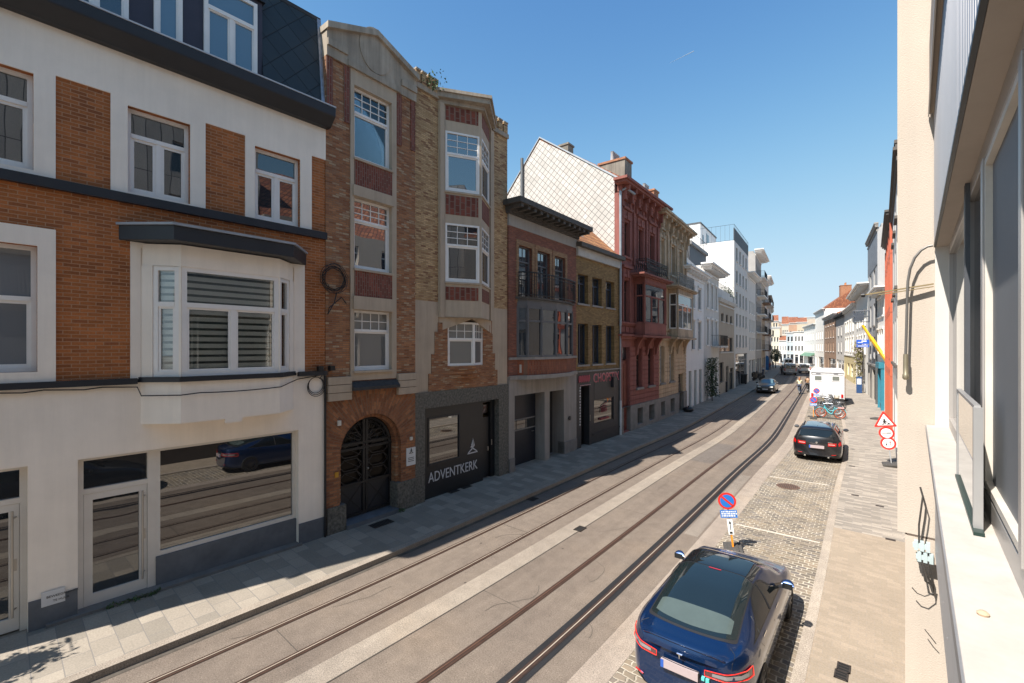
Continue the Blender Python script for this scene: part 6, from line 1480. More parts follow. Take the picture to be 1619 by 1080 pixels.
# emblem: a small tapering T-shaped badge
zt_ = .905
tm.prism([(-.038, .034), (.038, .034), (.034, .022), (.010, .024), (.003, -.036), (-.003, -.036), (-.010, .024), (-.034, .022)], x_t-.006, x_t+.02, lambda p, a: (a, p[0], zt_+p[1])); tm.build('emblem', chrome, root)
MB().box(x_p+.02, x_p+.07, -.34, -.30, .70, .74).build('sticker', plain('turquoise sticker', (.12, .55, .50), .5, var=0), root); MB().box(x_p+.03, x_p+.09, -.40, -.355, .655, .74).build('sticker', plain('turquoise sticker', (.12, .55, .50), .5, var=0), root)
for sd in (1, -1):
    def tl(u, v, o, yo=0, zo=0, su=1, sv=1):                    # lamp outline: thin inside, deep outside, wrapping the corner
        u_ = .5+(u-.5)*su; v_ = .5+(v-.5)*sv; t = .475+.075*v_+(.015*u_); 
        tz0 = .765-.03*u_; z_ = tz0+(.085+.05*u_)*v_
        ang = u_; 
        if u_ < .55:
            y = (.34+.27*u_/.55); q = rear_face(C, y, z_, o); q.y = y*sd; return q
        k = (u_-.55)/.45; a = rear_face(C, .61, z_, o); a.y = .61*sd
        x_ = .16+.36*k; tt = .40+.14*((z_-.70)/.22); b = C.off(x_, tt, sd, o)
        f = min(1, k/.35); b.z = z_; w0 = a.lerp(C.off(.16, tt, sd, o), f) if k < .35 else b; w0.z = z_; return w0
    lp = MB().grid(lambda u, v: tl(u, v, .010), 22, 6)
    if sd < 0: lp.f = [tuple(reversed(f)) for f in lp.f]
    l_ = lp.build('tail_lamp', plain('smoked lamp', (.10, .05, .05), .1, .2, var=0, coat=1), root, smooth=2)
    ed = MB(); ring_ = [tl(u/14, 0.04, .018) for u in range(15)]+[tl(1, v/3, .018) for v in range(1, 3)]+[tl(1-u/14, .96, .018) for u in range(15)]
    ed.tube(ring_, .006, 6, closed=True); ed.build('lamp_ring', redr, l_, smooth=True)
    iv = MB().grid(lambda u, v: tl(u, v, .015, su=.62, sv=.45), 12, 3); iv.build('lamp_lens', clr, l_, smooth=2)
# lower bumper and reflectors
C.patch('bumper_insert', blp, root, 0.0, .5, .10, .215, .008, both=True)
m = MB()
for sd in (1, -1):
    m.tube([rear_face(C, sd*.55, .40, .006), rear_face(C, sd*.68, .42, .006)], .012, 6)
m.build('reflector', redl, root)
for sd in (1, -1):
    q = C.off(2.95, .63, sd, .0); m = MB(); m.bar(q+Vector((0, -sd*.02, .0)), q+Vector((.02, sd*.10, .03)), .05, .03)
    a = MB().grid(lambda u, v: (q.x+.03+.11*math.cos(math.pi*(v-.5))*math.sin(math.pi*u)*1.0, q.y+sd*(.14+.10*math.cos(math.pi*u)), q.z+.06+.075*math.sin(math.pi*(v*2-1))*math.sin(math.pi*u)), 10, 12)
    o = a.build('wing_mirror', bluep, root, smooth=2); m.build('mirror_arm', blp, o); MB().box(q.x-.02, q.x-.012, q.y+sd*.06, q.y+sd*.22, q.z+.01, q.z+.11).build('mirror_glass', CG, o)
for x in (1.22, 2.30):
    for sd in (1, -1): C.patch('door_handle', chrome, root, x, x+.22, .545, .558, .008, side=sd, nu=6, nv=2)
C.top('high_brake_lamp', redl, root, 1.90, 1.925, .975, .012, 2, 6)
m = MB(); m.box(3.2, 3.9, -.03, .03, 1.0, 1.01)
carinside(root, 4.69, .35, 4.35, .70, .16, .5)
TESLA = root; root.scale = (.92, .92, .92)

# black estate car further on
def estate(root, paint, front_only=False):
    C = Car(4.62,
     W=[(0, .72), (.05, .80), (.2, .86), (.6, .90), (2.3, .905), (3.8, .90), (4.3, .85), (4.5, .76), (4.62, .62)],
     T=[(0, .82), (.03, .93), (.07, 1.03), (.16, 1.16), (.27, 1.30), (.36, 1.405), (.50, 1.44), (1.2, 1.46), (2.2, 1.455), (2.7, 1.41), (3.05, 1.25), (3.4, 1.05), (3.6, 1.0), (4.1, .93), (4.45, .82), (4.62, .70)],
     B=[(0, .80), (.04, .90), (.12, .97), (.5, .985), (1.5, .96), (3.0, .94), (3.5, .94), (4.0, .87), (4.4, .76), (4.62, .6)],
     RW=[(0, .62), (.05, .70), (.16, .67), (.27, .63), (.4, .60), (1.2, .60), (2.3, .60), (2.8, .63), (3.2, .69), (3.6, .74), (4.2, .68), (4.62, .45)],
     TE=[(0, .81), (.04, .92), (.16, 1.12), (.27, 1.26), (.38, 1.36), (.6, 1.385), (2.2, 1.385), (2.7, 1.34), (3.05, 1.19), (3.4, 1.01), (3.6, .965), (4.1, .9), (4.45, .79), (4.62, .67)], rear=.16, front=.22, rw=.4)
    C.body(paint, root, (.98, 3.78), .345)
    for x in (.98, 3.78):
        for y in (-.78, .78): wheel(root, x, y, .325, .22, rims, 5)
    C.top('windscreen', CG, root, 2.78, 3.38, .86, .006)
    C.top('rear_glass', CG, root, .10, .335, lambda u: .845+.0*u, .012); C.top('roof_spoiler', paint, root, .31, .62, .84, .03, 8, 16)
    C.patch('side_window', CG, root, lambda v: .42+.30*v, lambda v: 3.22-.62*v, .625, lambda u: .665+.135*min(1, math.sin(math.pi*min(u*1.05+.03, .98))**.3), .004, both=True, nu=30)
    C.seam(root, [([(x, .625), (x, .70), (x, .80)], s_) for s_ in (1, -1) for x in (1.95, 1.02)], .018, paint, 'window_pillar')
    C.seam(root, [([(x, .20), (x+.01, .35), (x, .5), (x-.02, .61)], s_) for s_ in (1, -1) for x in (1.97, 3.1)])
    m = MB()
    for sd in (1, -1): m.tube([C.off(x, .845, sd, .03) for x in (.6, 1.2, 1.8, 2.4, 2.7)], .014, 6)
    m.build('roof_rail', plain('satin rail', (.06, .06, .065), .3, .6), root)
    q = C.off(.55, 1, 1, .0); m = MB(); m.prism([(-.07, 0), (.09, 0), (-.03, .05)], -.012, .012, lambda p, a: (q.x+.2+p[0], a, q.z+p[1])); m.build('aerial_fin', paint, root)
    def rf(y, z, o): r_ = (y/.905)**2; return Vector((C.rear*r_-.05*max(0, 1-abs(z-.45)/.3)+.03-o, y, z))
    for sd in (1, -1):
        a = MB().grid(lambda u, v: (rf((.40+.30*u)*sd, .72+.13*v+.01*u, .012) if u < .99 else C.off(.28, .42+.09*v, sd, .012)), 10, 4)
        if sd < 0: a.f = [tuple(reversed(f)) for f in a.f]
        l_ = a.build('tail_lamp', redl, root, smooth=2)
        C.patch('lamp_wrap', redl, l_, .03, .30, .455, .545, .009, side=sd, nu=8, nv=4)
        MB().grid(lambda u, v: rf((.42+.22*u)*sd, .775+.025*v, .016), 4, 1).build('lamp_lens', plain('pale lamp strip', (.55, .42, .40), .2, var=0), l_)
        MB().tube([rf(sd*.52, .36, .012), rf(sd*.68, .37, .012)], .013, 6).build('reflector', redl, root)
        q = C.off(2.98, .635, sd, 0); b = MB().grid(lambda u, v: (q.x+.10*math.cos(math.pi*(v-.5))*math.sin(math.pi*u), q.y+sd*(.16+.11*math.cos(math.pi*u)), q.z+.05+.075*math.sin(math.pi*(v*2-1))*math.sin(math.pi*u)), 8, 10); o = b.build('wing_mirror', paint, root, smooth=2)
        MB().tube([(.01, sd*.42, .26), (-.02, sd*.42, .26)], .035, 8).build('exhaust', chrome, root)
    x_ = rf(0, .62, .02).x; p_ = MB().box(x_-.01, x_+.05, -.27, .27, .60, .72).build('plate', plt, root); MB().box(x_-.013, x_-.0105, .225, .27, .60, .72).build('plate_band', eub, p_)
    m = MB().lathe([(0, 0), (.04, 0), (.04, .01), (0, .012)], (rf(0, .83, .035).x, 0, .84), 14, 'x'); m.build('emblem', chrome, root)
    MB().box(rf(-.5, .83, .02).x, rf(-.5, .83, -.02).x, -.56, -.40, .865, .885).build('lettering', chrome, root)
    C.patch('bumper_insert', blp, root, 0.0, .4, .10, .215, .008, both=True)
    carinside(root, 4.6, .35, 4.3, .68, .16, .5)
    return C
ge = ground(1291, 731)
root = empty('parked_car', (ge.x, ge.y, .004), HB+R(4.5), 'black estate car with red tail lamps parked ahead on the cobbled strip', 'car')
estate(root, carpaint('black metallic', (.012, .012, .014), .3)); EST = root
# the same kind of black car stands behind the camera and shows in the shop window
o = empty('parked_car', (-2.45, -.9, .004), HB+R(1), 'black car parked behind the blue one, seen only as a reflection in the shop window', 'car')
for ch in [k for k in bpy.data.objects if k.parent == EST]: copy_tree(ch, o)

# dark saloon driving towards the camera in the left lane
gs = ground(1217, 617)
root = empty('moving_car', (gs.x, gs.y, .004), -HB+R(7), 'dark saloon with chrome grille driving towards the camera in the left lane', 'car')
C2 = Car(4.9, W=[(0, .70), (.2, .86), (.6, .91), (2.3, .92), (4.0, .91), (4.5, .86), (4.75, .78), (4.9, .66)],
 T=[(0, .92), (.05, 1.02), (.5, 1.08), (.9, 1.22), (1.4, 1.40), (2.2, 1.46), (2.7, 1.42), (3.1, 1.22), (3.5, 1.04), (4.1, .97), (4.6, .88), (4.85, .78), (4.9, .72)],
 B=[(0, .85), (.1, .95), (1, .98), (3.0, .95), (3.6, .95), (4.2, .9), (4.7, .8), (4.9, .66)], RW=[(0, .6), (.1, .7), (.6, .68), (1.4, .6), (2.3, .6), (2.8, .63), (3.3, .70), (3.7, .76), (4.4, .72), (4.9, .5)],
 TE=[(0, .9), (.1, 1.0), (.5, 1.05), (.9, 1.15), (1.4, 1.33), (2.2, 1.39), (2.7, 1.35), (3.1, 1.16), (3.5, 1.0), (4.1, .93), (4.6, .85), (4.9, .70)], rear=.15, front=.10, rw=.5)
C2.body(carpaint('dark olive black', (.012, .014, .014), .3), root, (1.0, 3.95), .35, 60, 26)
for x in (1.0, 3.95):
    for y in (-.80, .80): wheel(root, x, y, .33, .22, rims, 8)
C2.top('windscreen', glass('sky lit windscreen', (.10, .17, .19), 2.2), root, 2.75, 3.45, .86, .006); C2.patch('side_window', CG, root, lambda v: .9+.45*v, lambda v: 3.2-.6*v, .625, .79, .004, both=True)
f_ = 4.88
for sd in (1, -1):
    lp = MB().grid(lambda u, v: (4.92-.10*(.40+.30*u)**2/.8-.02, sd*(.42+.30*u), .66+.14*v), 6, 3); lp.build('headlight', plain('pale headlight', (.75, .75, .70), .1, var=0, coat=1), root)
    MB().box(4.86, 4.91, sd*.5, sd*.7, .36, .44).build('fog_lamp', clr, root)
    q = C2.off(3.0, .635, sd, 0); MB().grid(lambda u, v: (q.x+.10*math.cos(math.pi*(v-.5))*math.sin(math.pi*u), q.y+sd*(.16+.11*math.cos(math.pi*u)), q.z+.05+.075*math.sin(math.pi*(v*2-1))*math.sin(math.pi*u)), 8, 10).build('wing_mirror', blp, root, smooth=2)
m = MB()
for k in range(6): m.box(4.87, 4.925, -.36, .36, .60+k*.035, .615+k*.035)
m.box(4.86, 4.93, -.39, -.36, .58, .82); m.box(4.86, 4.93, .36, .39, .58, .82); m.build('grille', chrome, root); MB().box(4.9, 4.935, -.27, .27, .43, .54).build('plate', plain('white plate', (.62, .62, .62), .5, var=.02), root); MB().box(4.8, 4.92, -.5, .5, .3, .42).build('air_intake', blp, root)
carinside(root, 4.9, .35, 4.4, .7, .16, .5)

# vans
def van(root, Lv, Wv, Hv, paint, glassback=True):
    h = Wv/2
    Cv = Car(Lv, W=[(0, h*.93), (.1, h*.99), (Lv*.6, h), (Lv-.8, h*.97), (Lv-.2, h*.85), (Lv, h*.7)],
     T=[(0, Hv*.93), (.06, Hv*.975), (.3, Hv), (Lv*.5, Hv), (Lv*.68, Hv*.98), (Lv*.80, Hv*.72), (Lv*.86, Hv*.56), (Lv-.2, Hv*.46), (Lv, Hv*.36)],
     B=[(0, Hv*.5), (Lv*.7, Hv*.5), (Lv*.84, Hv*.5), (Lv-.2, Hv*.42), (Lv, Hv*.3)],
     RW=[(0, h*.80), (.1, h*.84), (Lv*.65, h*.82), (Lv*.85, h*.8), (Lv, h*.5)],
     TE=[(0, Hv*.90), (.06, Hv*.94), (.3, Hv*.96), (Lv*.66, Hv*.945), (Lv*.80, Hv*.70), (Lv*.86, Hv*.54), (Lv-.2, Hv*.44), (Lv, Hv*.34)], rear=.05, front=.15, zb=.3, rw=.3)
    Cv.body(paint, root, (.95, Lv-.95), .38, 50, 26)
    for x in (.95, Lv-.95):
        for y in (-h+.13, h-.13): wheel(root, x, y, .34, .22, rims, 8)
    for sd in (1, -1):
        MB().box(-.02, .02, sd*.06, sd*h*.74, Hv*.58, Hv*.84).build('rear_window', CG, root)
        MB().box(-.0, .06, sd*h*.80, sd*h*.92, Hv*.38, Hv*.62).build('tail_lamp', redl, root)
        q = Cv.off(Lv*.78, .62, sd, 0); MB().box(q.x-.06, q.x+.06, q.y, q.y+sd*.22, q.z, q.z+.32).build('wing_mirror', blp, root, bevel=.02)
    MB().box(-.015, .01, -.006, .006, .5, Hv*.9).build('door_gap', black, root); MB().box(-.05, .1, -h*.9, h*.9, .33, .5).build('rear_bumper', blp, root)
    MB().box(-.03, .0, -.27, .27, .62, .73).build('plate', plain('white plate', (.62, .62, .62), .5, var=.02), root); Cv.patch('side_window', CG, root, Lv*.66, Lv*.78, .62, .72, .006, both=True, nu=6)
g = ground(1250, 593.5); van(empty('van', (g.x, g.y, .004), HB+R(14), 'grey panel van driving away in the middle of the road', 'van'), 4.9, 1.95, 2.1, carpaint('silver grey paint', (.26, .27, .29), .3))
g = ground(1273, 590.5); van(empty('van', (g.x, g.y, .004), HB+R(12), 'small white van parked beyond the big white camper', 'van'), 4.4, 1.85, 1.9, carpaint('white paint', (.66, .66, .66), 0))
g = ground(1247, 581.5); van(empty('van', (g.x, g.y, .004), HB+R(18), 'distant white van ahead of the grey van', 'van'), 4.9, 1.95, 2.3, carpaint('white paint', (.66, .66, .66), 0))
# white camper seen square from behind
g = ground(1307.5, 641); root = empty('camper', (g.x, g.y, .004), HB+R(7), 'big white camper van seen from behind, two small rear windows, parked past the bicycles', 'camper')
wcp = plain('white camper panel', (.76, .76, .76), .35, var=.03); hw_ = 1.22
m = MB(); m.prism([(-hw_, .55), (-hw_, 2.85), (-hw_+.12, 3.0), (hw_-.12, 3.0), (hw_, 2.85), (hw_, .55)], 0, 5.2, lambda p, a: (a, p[0], p[1])); bo = m.build('body', wcp, root, bevel=.04)
MB().prism([(5.2, .5), (5.2, 2.2), (5.9, 1.5), (6.6, 1.15), (6.7, .5)], -1.0, 1.0, lambda p, a: (p[0], a, p[1])).build('cab', wcp, root)
for y in (-.62, .62): 
    m = MB().box(-.02, .01, y-.24, y+.24, 2.13, 2.48); w_ = m.build('rear_window', plain('dim window film', (.16, .17, .15), .3), root, bevel=.01)
    MB().box(-.03, -.0, y-.3, y+.3, 2.05, 2.07).build('window_rail', plain('pale grey strip', (.4, .4, .4), .5), w_); MB().box(-.03, .0, y-.16, y+.16, 2.66, 2.71).build('vent', plain('mid grey vent', (.25, .25, .26), .5), root)
MB().box(-.03, .0, -1.1, 1.1, 2.60, 2.63).build('trim_strip', plain('pale grey strip', (.4, .4, .4), .5), root); m = MB()
for zz in (2.78,): m.box(-.06, -.02, -1.15, 1.15, zz, zz+.03)
for y in (-1.1, 1.1): m.box(-.06, .02, y-.02, y+.02, 2.7, 2.85)
m.build('rear_rail', plain('pale grey strip', (.4, .4, .4), .5), root); MB().box(-.08, .1, -1.15, 1.15, .45, .62).build('rear_bumper', blp, root)
for y in (-1.05, 1.05): MB().box(-.04, .01, y-.08, y+.08, .7, 1.0).build('tail_lamp', redl, root)
for x in (1.6, 5.6):
    for y in (-1.0, 1.0): wheel(root, x, y, .35, .24, rims, 8)
MB().box(.3, 5.2, -1.0, 1.0, .35, .56).build('chassis', blp, root)

# ================================================================ things on the street
def leaves(name, mat, parent, fn, n, size, seed=1, label=None, flat=.5):
    r_ = random.Random(seed); mb = MB()
    for _ in range(n):
        c = Vector(fn(r_)); a = Vector((r_.gauss(0, 1), r_.gauss(0, 1), r_.gauss(0, 1))).normalized(); b = a.cross(Vector((r_.gauss(0, 1), r_.gauss(0, 1), r_.gauss(0, 1)))).normalized(); s_ = size*r_.uniform(.6, 1.3)
        mb.add([c-a*s_, c+b*s_*flat, c+a*s_, c-b*s_*flat], [(0, 1, 2, 3)])
    return mb.build(name, mat, parent, label=label)
def leafmat(name, c):
    if name in _M: return _M[name]
    m, nt, b = _new(name); n = _noise(nt, 9, 2, .5, _obj(nt)); col = _ramp(nt, n.outputs[0], [(.35, _sc(c, .55)), (.65, _sc(c, 1.35))]); nt.links.new(col, b.inputs['Base Color']); b.inputs['Roughness'].default_value = .55
    b.inputs['Transmission Weight'].default_value = 0; _M[name] = m; return m
leafg = leafmat('leaf green', (.055, .10, .03)); leafy = leafmat('leaf olive', (.16, .14, .05)); leafd = leafmat('dark leaf', (.035, .065, .025))
redsg = plain('traffic red', (.62, .03, .02), .4, var=.03, coat=.3); blsg = plain('traffic blue', (.02, .16, .52), .4, var=.03, coat=.3); whsg = plain('traffic white', (.78, .78, .76), .4, var=.02); orpl = plain('orange post', (.80, .28, .02), .45, var=.05); blk2 = plain('black marking', (.015, .015, .015), .5, var=0)
rub = plain('recycled rubber foot', (.07, .065, .06), .9, var=.3, scale=12)
def disc(mb, r, y0_, y1_, n=36, r0=0.0):
    for k in range(n):
        a, b = 2*math.pi*k/n, 2*math.pi*(k+1)/n
        o_ = [(r0*math.cos(a), r0*math.sin(a)), (r*math.cos(a), r*math.sin(a)), (r*math.cos(b), r*math.sin(b)), (r0*math.cos(b), r0*math.sin(b))]
        mb.prism(o_, y0_, y1_, lambda p, y: (p[0], y, p[1]))
    return mb
def noparking(loc, rz, label, tilt=0, h=1.22, plate2=True, arrow=True, rad=.2):
    """sign face looks along local -y"""
    t = empty('no_parking_sign', loc, rz, label, 'road sign', 'temporary no parking signs'); t.rotation_euler = (0, tilt, rz)
    m = MB(); m.box(-.20, .20, -.38, .38, 0, .09); m.box(-.12, .12, -.25, .25, .09, .12); m.build('rubber_foot', rub, t, bevel=.015)
    m = MB(); m.box(-.02, .02, -.02, .02, .1, .62); m.build('post', orpl, t); MB().box(-.018, .018, -.018, .018, .62, h+.18).build('upper_post', plain('pale post', (.6, .45, .38), .5), t)
    d = MB(); disc(d, rad, -.035, -.025); d.xf(Matrix.Translation((0, 0, h))); d = d.build('sign_disc', redsg, t)
    f = MB(); disc(f, rad*.76, -.040, -.0355); f.xf(Matrix.Translation((0, 0, h))); f.build('blue_face', blsg, d)
    b = MB(); b.box(-rad*.76, rad*.76, -.046, -.041, -.024, .024); b.xf(Matrix.Translation((0, 0, h)) @ Matrix.Rotation(R(45), 4, 'Y')); b.build('red_bar', redsg, d)
    p = MB().box(-rad*.92, rad*.92, -.035, -.028, h-rad-.20, h-rad-.02).build('text_plate', blsg, t); m = MB(); r_ = random.Random(4)
    for j in range(3):
        x = -rad*.8
        while x < rad*.75: w_ = r_.uniform(.015, .05); m.box(x, x+w_, -.038, -.0355, h-rad-.07-j*.05, h-rad-.045-j*.05+r_.uniform(0, .01)); x += w_+.012
    m.build('lettering', whsg, p)
    if arrow:
        p = MB().box(-.06, .06, -.035, -.028, h-rad-.60, h-rad-.24).build('arrow_plate', whsg, t); m = MB(); z = h-rad
        m.box(-.008, .008, -.038, -.0355, z-.50, z-.33); m.prism([(-.03, z-.34), (.03, z-.34), (0, z-.27)], -.038, -.0355, lambda q, y: (q[0], y, q[1])); m.box(-.03, .03, -.038, -.0355, z-.58, z-.53); m.build('arrow', blk2, p)
    return t
g = ground(1160, 873); noparking((g.x, g.y, .01), R(22), 'round no-parking sign with blue text plate and arrow plate standing ahead of the blue car', R(-7))
g = ground(1286, 662); noparking((g.x, g.y, .01), R(10), 'no-parking sign on orange post beside the turquoise bicycle', R(0), 1.3, arrow=False, rad=.22)
g = ground(1291, 646); noparking((g.x, g.y, .01), R(10), 'no-parking sign half hidden behind the parked bicycles in front of the camper', R(0), 1.42, arrow=False, rad=.22)
g = ground(1335.5, 634); t = empty('marker_post', (g.x, g.y, .05), 0, 'tall orange marker post standing at the right corner of the camper', 'post'); MB().box(-.04, .04, -.04, .04, .05, 2.3).build('post', orpl, t); MB().box(-.25, .25, -.4, .4, 0, .09).build('rubber_foot', rub, t, bevel=.015); 
m = MB().box(-.035, .035, -.045, -.041, 1.2, 1.35).build('reflector', whsg, t)
# road works signs on the pavement
g = ground(1410, 736, .05); t = empty('road_works_sign', (g.x, g.y, .05), R(8), 'stack of three red and white road works signs on a leaning post on the pavement', 'road sign')
t.rotation_euler = (R(-4), R(-7), R(6))
m = MB(); m.box(-.30, .30, -.42, .42, 0, .10); m.build('rubber_foot', rub, t, bevel=.02); MB().box(-.02, .02, -.02, .02, .1, 2.1).build('post', plain('grey post', (.4, .4, .4), .5, .4), t)
def tri(s_, z): return [(-s_/2, z-s_*.289), (s_/2, z-s_*.289), (0, z+s_*.577)]
def inset(p, k):
    cx = sum(q[0] for q in p)/3; cz = sum(q[1] for q in p)/3; return [(cx+(q[0]-cx)*k, cz+(q[1]-cz)*k) for q in p]
def roundtri(s_, z, r_=.05):
    P_ = tri(s_, z); out = []
    for i in range(3):
        a, b, c = Vector(P_[i-1]), Vector(P_[i]), Vector(P_[(i+1) % 3]); p, q = b+(a-b).normalized()*r_*1.5, b+(c-b).normalized()*r_*1.5
        for k in range(5): u_ = k/4; out.append(tuple((1-u_)**2*p+2*u_*(1-u_)*b+u_*u_*q))
    return out
Z1 = 1.80
a = MB().prism(roundtri(.78, Z1), -.035, -.025, lambda p, y: (p[0], y, p[1])).build('triangle_sign', redsg, t); MB().prism(roundtri(.55, Z1, .03), -.040, -.0355, lambda p, y: (p[0], y, p[1])).build('white_field', whsg, a)
m = MB(); P3 = lambda p, y: (p[0], y, Z1+p[1])
for poly in ([(-.15, -.13), (-.02, -.13), (-.08, -.095)], [(.03, -.13), (.20, -.13), (.12, -.06)], [(-.06, -.125), (-.03, -.125), (-.01, -.03), (-.05, -.03)], [(.0, -.125), (.03, -.125), (.02, -.03), (-.02, -.03)], [(-.06, -.03), (.02, -.03), (.03, .06), (-.03, .07)], [(-.04, .07), (-.04, .11), (0, .125), (.02, .09), (.01, .07)], [(-.02, .05), (.08, -.02), (.07, -.04), (-.04, .03)], [(-.09, .04), (.14, -.07), (.14, -.085), (-.10, .025)]): m.prism(poly, -.044, -.0405, P3)
m.build('digging_man', blk2, a)
for k, z in enumerate((1.32, .90)):
    d = MB(); disc(d, .26, -.035, -.025); d.xf(Matrix.Translation((.0, 0, z))); d = d.build('round_sign', redsg, t); f = MB(); disc(f, .19, -.040, -.0355); f.xf(Matrix.Translation((0, 0, z))); f.build('white_field', whsg, d)
    if k == 0: MB().box(-.15, .0, -.044, -.0405, z-.015, z+.015).build('red_mark', redsg, d); MB().box(.0, .15, -.044, -.0405, z-.02, z+.02).build('black_mark', blk2, d)
    else:
        m = MB(); m.box(-.075, -.055, -.044, -.0405, z-.03, z+.09); m.prism([(-.10, z-.03), (-.03, z-.03), (-.065, z-.11)], -.044, -.0405, lambda p, y: (p[0], y, p[1])); m.build('black_arrow', blk2, d)
        m = MB(); m.box(.055, .075, -.044, -.0405, z-.10, z+.03); m.prism([(.03, z+.03), (.10, z+.03), (.065, z+.11)], -.044, -.0405, lambda p, y: (p[0], y, p[1])); m.build('red_arrow', redsg, d)
g = ground(1389, 663, .05); t = MB().prism([(-.45, -.3), (.35, -.35), (.5, .25), (-.2, .35)], 0, .10, lambda p, z: (p[0], p[1], z)).build('rubber_foot', rub, None, bevel=.02, loc=(g.x, g.y, .05)); tag(t, 'loose dark rubber sign foot lying on the pavement beyond the road works signs', 'sign foot')

# bicycles ---------------------------------------------------------------
def bicycle(label, frame, wheelm, dark=False, basket=None, grp='parked bicycles', step=True, rackm=None):
    """x forward, z up, wheels on the ground at x = -.53 and .55"""
    t = empty('bicycle', (0, 0, 0), 0, label, 'bicycle', grp); rw_ = .34
    for x in (-.53, .56):
        m = MB(); m.tube([(x+rw_*math.cos(a), 0, rw_+rw_*math.sin(a)) for a in [2*math.pi*k/28 for k in range(28)]], .020, 6, closed=True); w_ = m.build('wheel', tyre, t, smooth=True)
        m = MB(); m.tube([(x+(rw_-.03)*math.cos(a), 0, rw_+(rw_-.03)*math.sin(a)) for a in [2*math.pi*k/28 for k in range(28)]], .017, 5, closed=True)
        for k in range(14): a = 2*math.pi*k/14; m.bar((x, .02*(-1)**k, rw_), (x+(rw_-.03)*math.cos(a+.1), 0, rw_+(rw_-.03)*math.sin(a+.1)), .006)
        m.lathe([(.03, -.05), (.03, .05)], (x, 0, rw_), 8, 'y'); m.build('rim', wheelm, w_)
    bb_, hd, hd0, st, rr_, fr_ = Vector((-.08, 0, .28)), Vector((.33, 0, .86)), Vector((.36, 0, .70)), Vector((-.25, 0, .80)), Vector((-.53, 0, .34)), Vector((.56, 0, .34)); m = MB()
    m.tube([bb_, st], .017, 8); m.tube([hd, hd0], .022, 8)
    if step: m.tube([hd0, Vector((.10, 0, .38)), bb_], .028, 8); m.tube([hd0+Vector((-.02, 0, .06)), Vector((.02, 0, .50)), Vector((-.17, 0, .55))], .016, 8)
    else: m.tube([hd, st], .017, 8); m.tube([hd0, bb_], .019, 8)
    for s_ in (-.05, .05): m.tube([bb_+Vector((0, s_*.6, 0)), rr_+Vector((0, s_, 0))], .010, 6); m.tube([st+Vector((0, s_*.4, -.08)), rr_+Vector((0, s_, 0))], .008, 6); m.tube([hd0+Vector((.01, s_, -.02)), fr_+Vector((0, s_, 0))], .012, 6)
    m.build('frame', frame, t, smooth=True); m = MB(); m.tube([hd, hd+Vector((-.03, 0, .14))], .014, 6); h_ = hd+Vector((-.03, 0, .15)); m.tube([h_+Vector((-.18, -.28, -.02)), h_+Vector((-.03, -.24, .02)), h_, h_+Vector((-.03, .24, .02)), h_+Vector((-.18, .28, -.02))], .012, 6); m.build('handlebar', plain('satin metal', (.25, .25, .26), .4, .6), t, smooth=True)
    m = MB(); m.tube([st, st+Vector((-.03, 0, .12))], .012, 6); m.prism([(-.13, -.08), (-.13, .08), (.0, .05), (.14, .015), (.14, -.015), (0, -.05)], 0, .05, lambda p, z: (st.x-.03+p[0], p[1], st.z+.12+z)); m.build('saddle', blk2, t, bevel=.01)
    m = MB(); m.tube([(-.75, -.06, .70), (-.25, -.06, .70)], .007, 5); m.tube([(-.75, .06, .70), (-.25, .06, .70)], .007, 5); m.tube([(-.75, -.06, .70), (-.75, .06, .70)], .007, 5)
    for s_ in (-.07, .07): m.bar((-.53, s_, .34), (-.60, s_, .70), .009)
    for x in (-.53, .56): m.tube([(x+.375*math.cos(a), 0, .34+.375*math.sin(a)) for a in [R(20)+R(150)*k/10 for k in range(11)]], [.012]*11, 5)
    m.build('mudguards_and_rack', rackm or frame, t, smooth=True)
    m = MB(); m.lathe([(.09, -.01), (.09, .01)], (bb_.x, -.05, bb_.z), 14, 'y'); m.bar(bb_+Vector((0, -.07, 0)), bb_+Vector((.10, -.07, -.13)), .02); m.bar(bb_+Vector((0, .07, 0)), bb_+Vector((-.10, .07, .13)), .02); m.box(.0, .05, -.16, -.07, .13, .16); m.box(-.21, -.15, .07, .16, .40, .43); m.build('crank', plain('satin metal', (.25, .25, .26), .4, .6), t)
    m = MB(); m.bar((-.2, .04, .3), (-.28, .12, .02), .015); m.build('kickstand', blk2, t)
    if basket:
        m = MB()
        for z in (.86, .98, 1.08): m.tube([(.42, -.17, z), (.72, -.17, z), (.72, .17, z), (.42, .17, z)], .008, 4, closed=True)
        for k in range(7):
            f = k/6; 
            for p in ((.42+.3*f, -.17), (.42+.3*f, .17), (.72, -.17+.34*f), (.42, -.17+.34*f)): m.bar((p[0], p[1], .86), (p[0], p[1], 1.08), .006)
        m.box(.42, .72, -.17, .17, .855, .865); m.build('basket', basket, t)
    return t
turq = plain('turquoise frame paint', (.10, .52, .58), .35, var=.03, coat=.5); orw = plain('orange wheel', (.72, .13, .03), .45, var=.05); bgr = plain('dark grey frame', (.05, .05, .055), .4, .3); bsi = plain('silver frame', (.35, .36, .37), .35, .6); bbl = plain('blue grey frame', (.09, .14, .19), .4); rmm = plain('wheel rim metal', (.35, .35, .36), .35, .7); wick = plain('brown crate', (.35, .26, .14), .8)
gb = ground(1313, 661); gb2 = ground(1311, 641); sd_ = (gb2-gb); 
def bang(y): return math.atan2(1, (cshift(y+2)-cshift(y-2))/4)         # heading of the street
b0_ = bicycle('turquoise shared bicycle with bright orange wheels, nearest of the row', turq, orw, rackm=turq); b0_.location = (gb.x, gb.y, .004); b0_.rotation_euler = (R(4), 0, bang(32)+R(86))
m = MB(); m.box(-.78, -.42, -.07, .07, .70, .78); m.build('rear_panel', plain('pale red panel', (.6, .35, .33), .5), b0_)
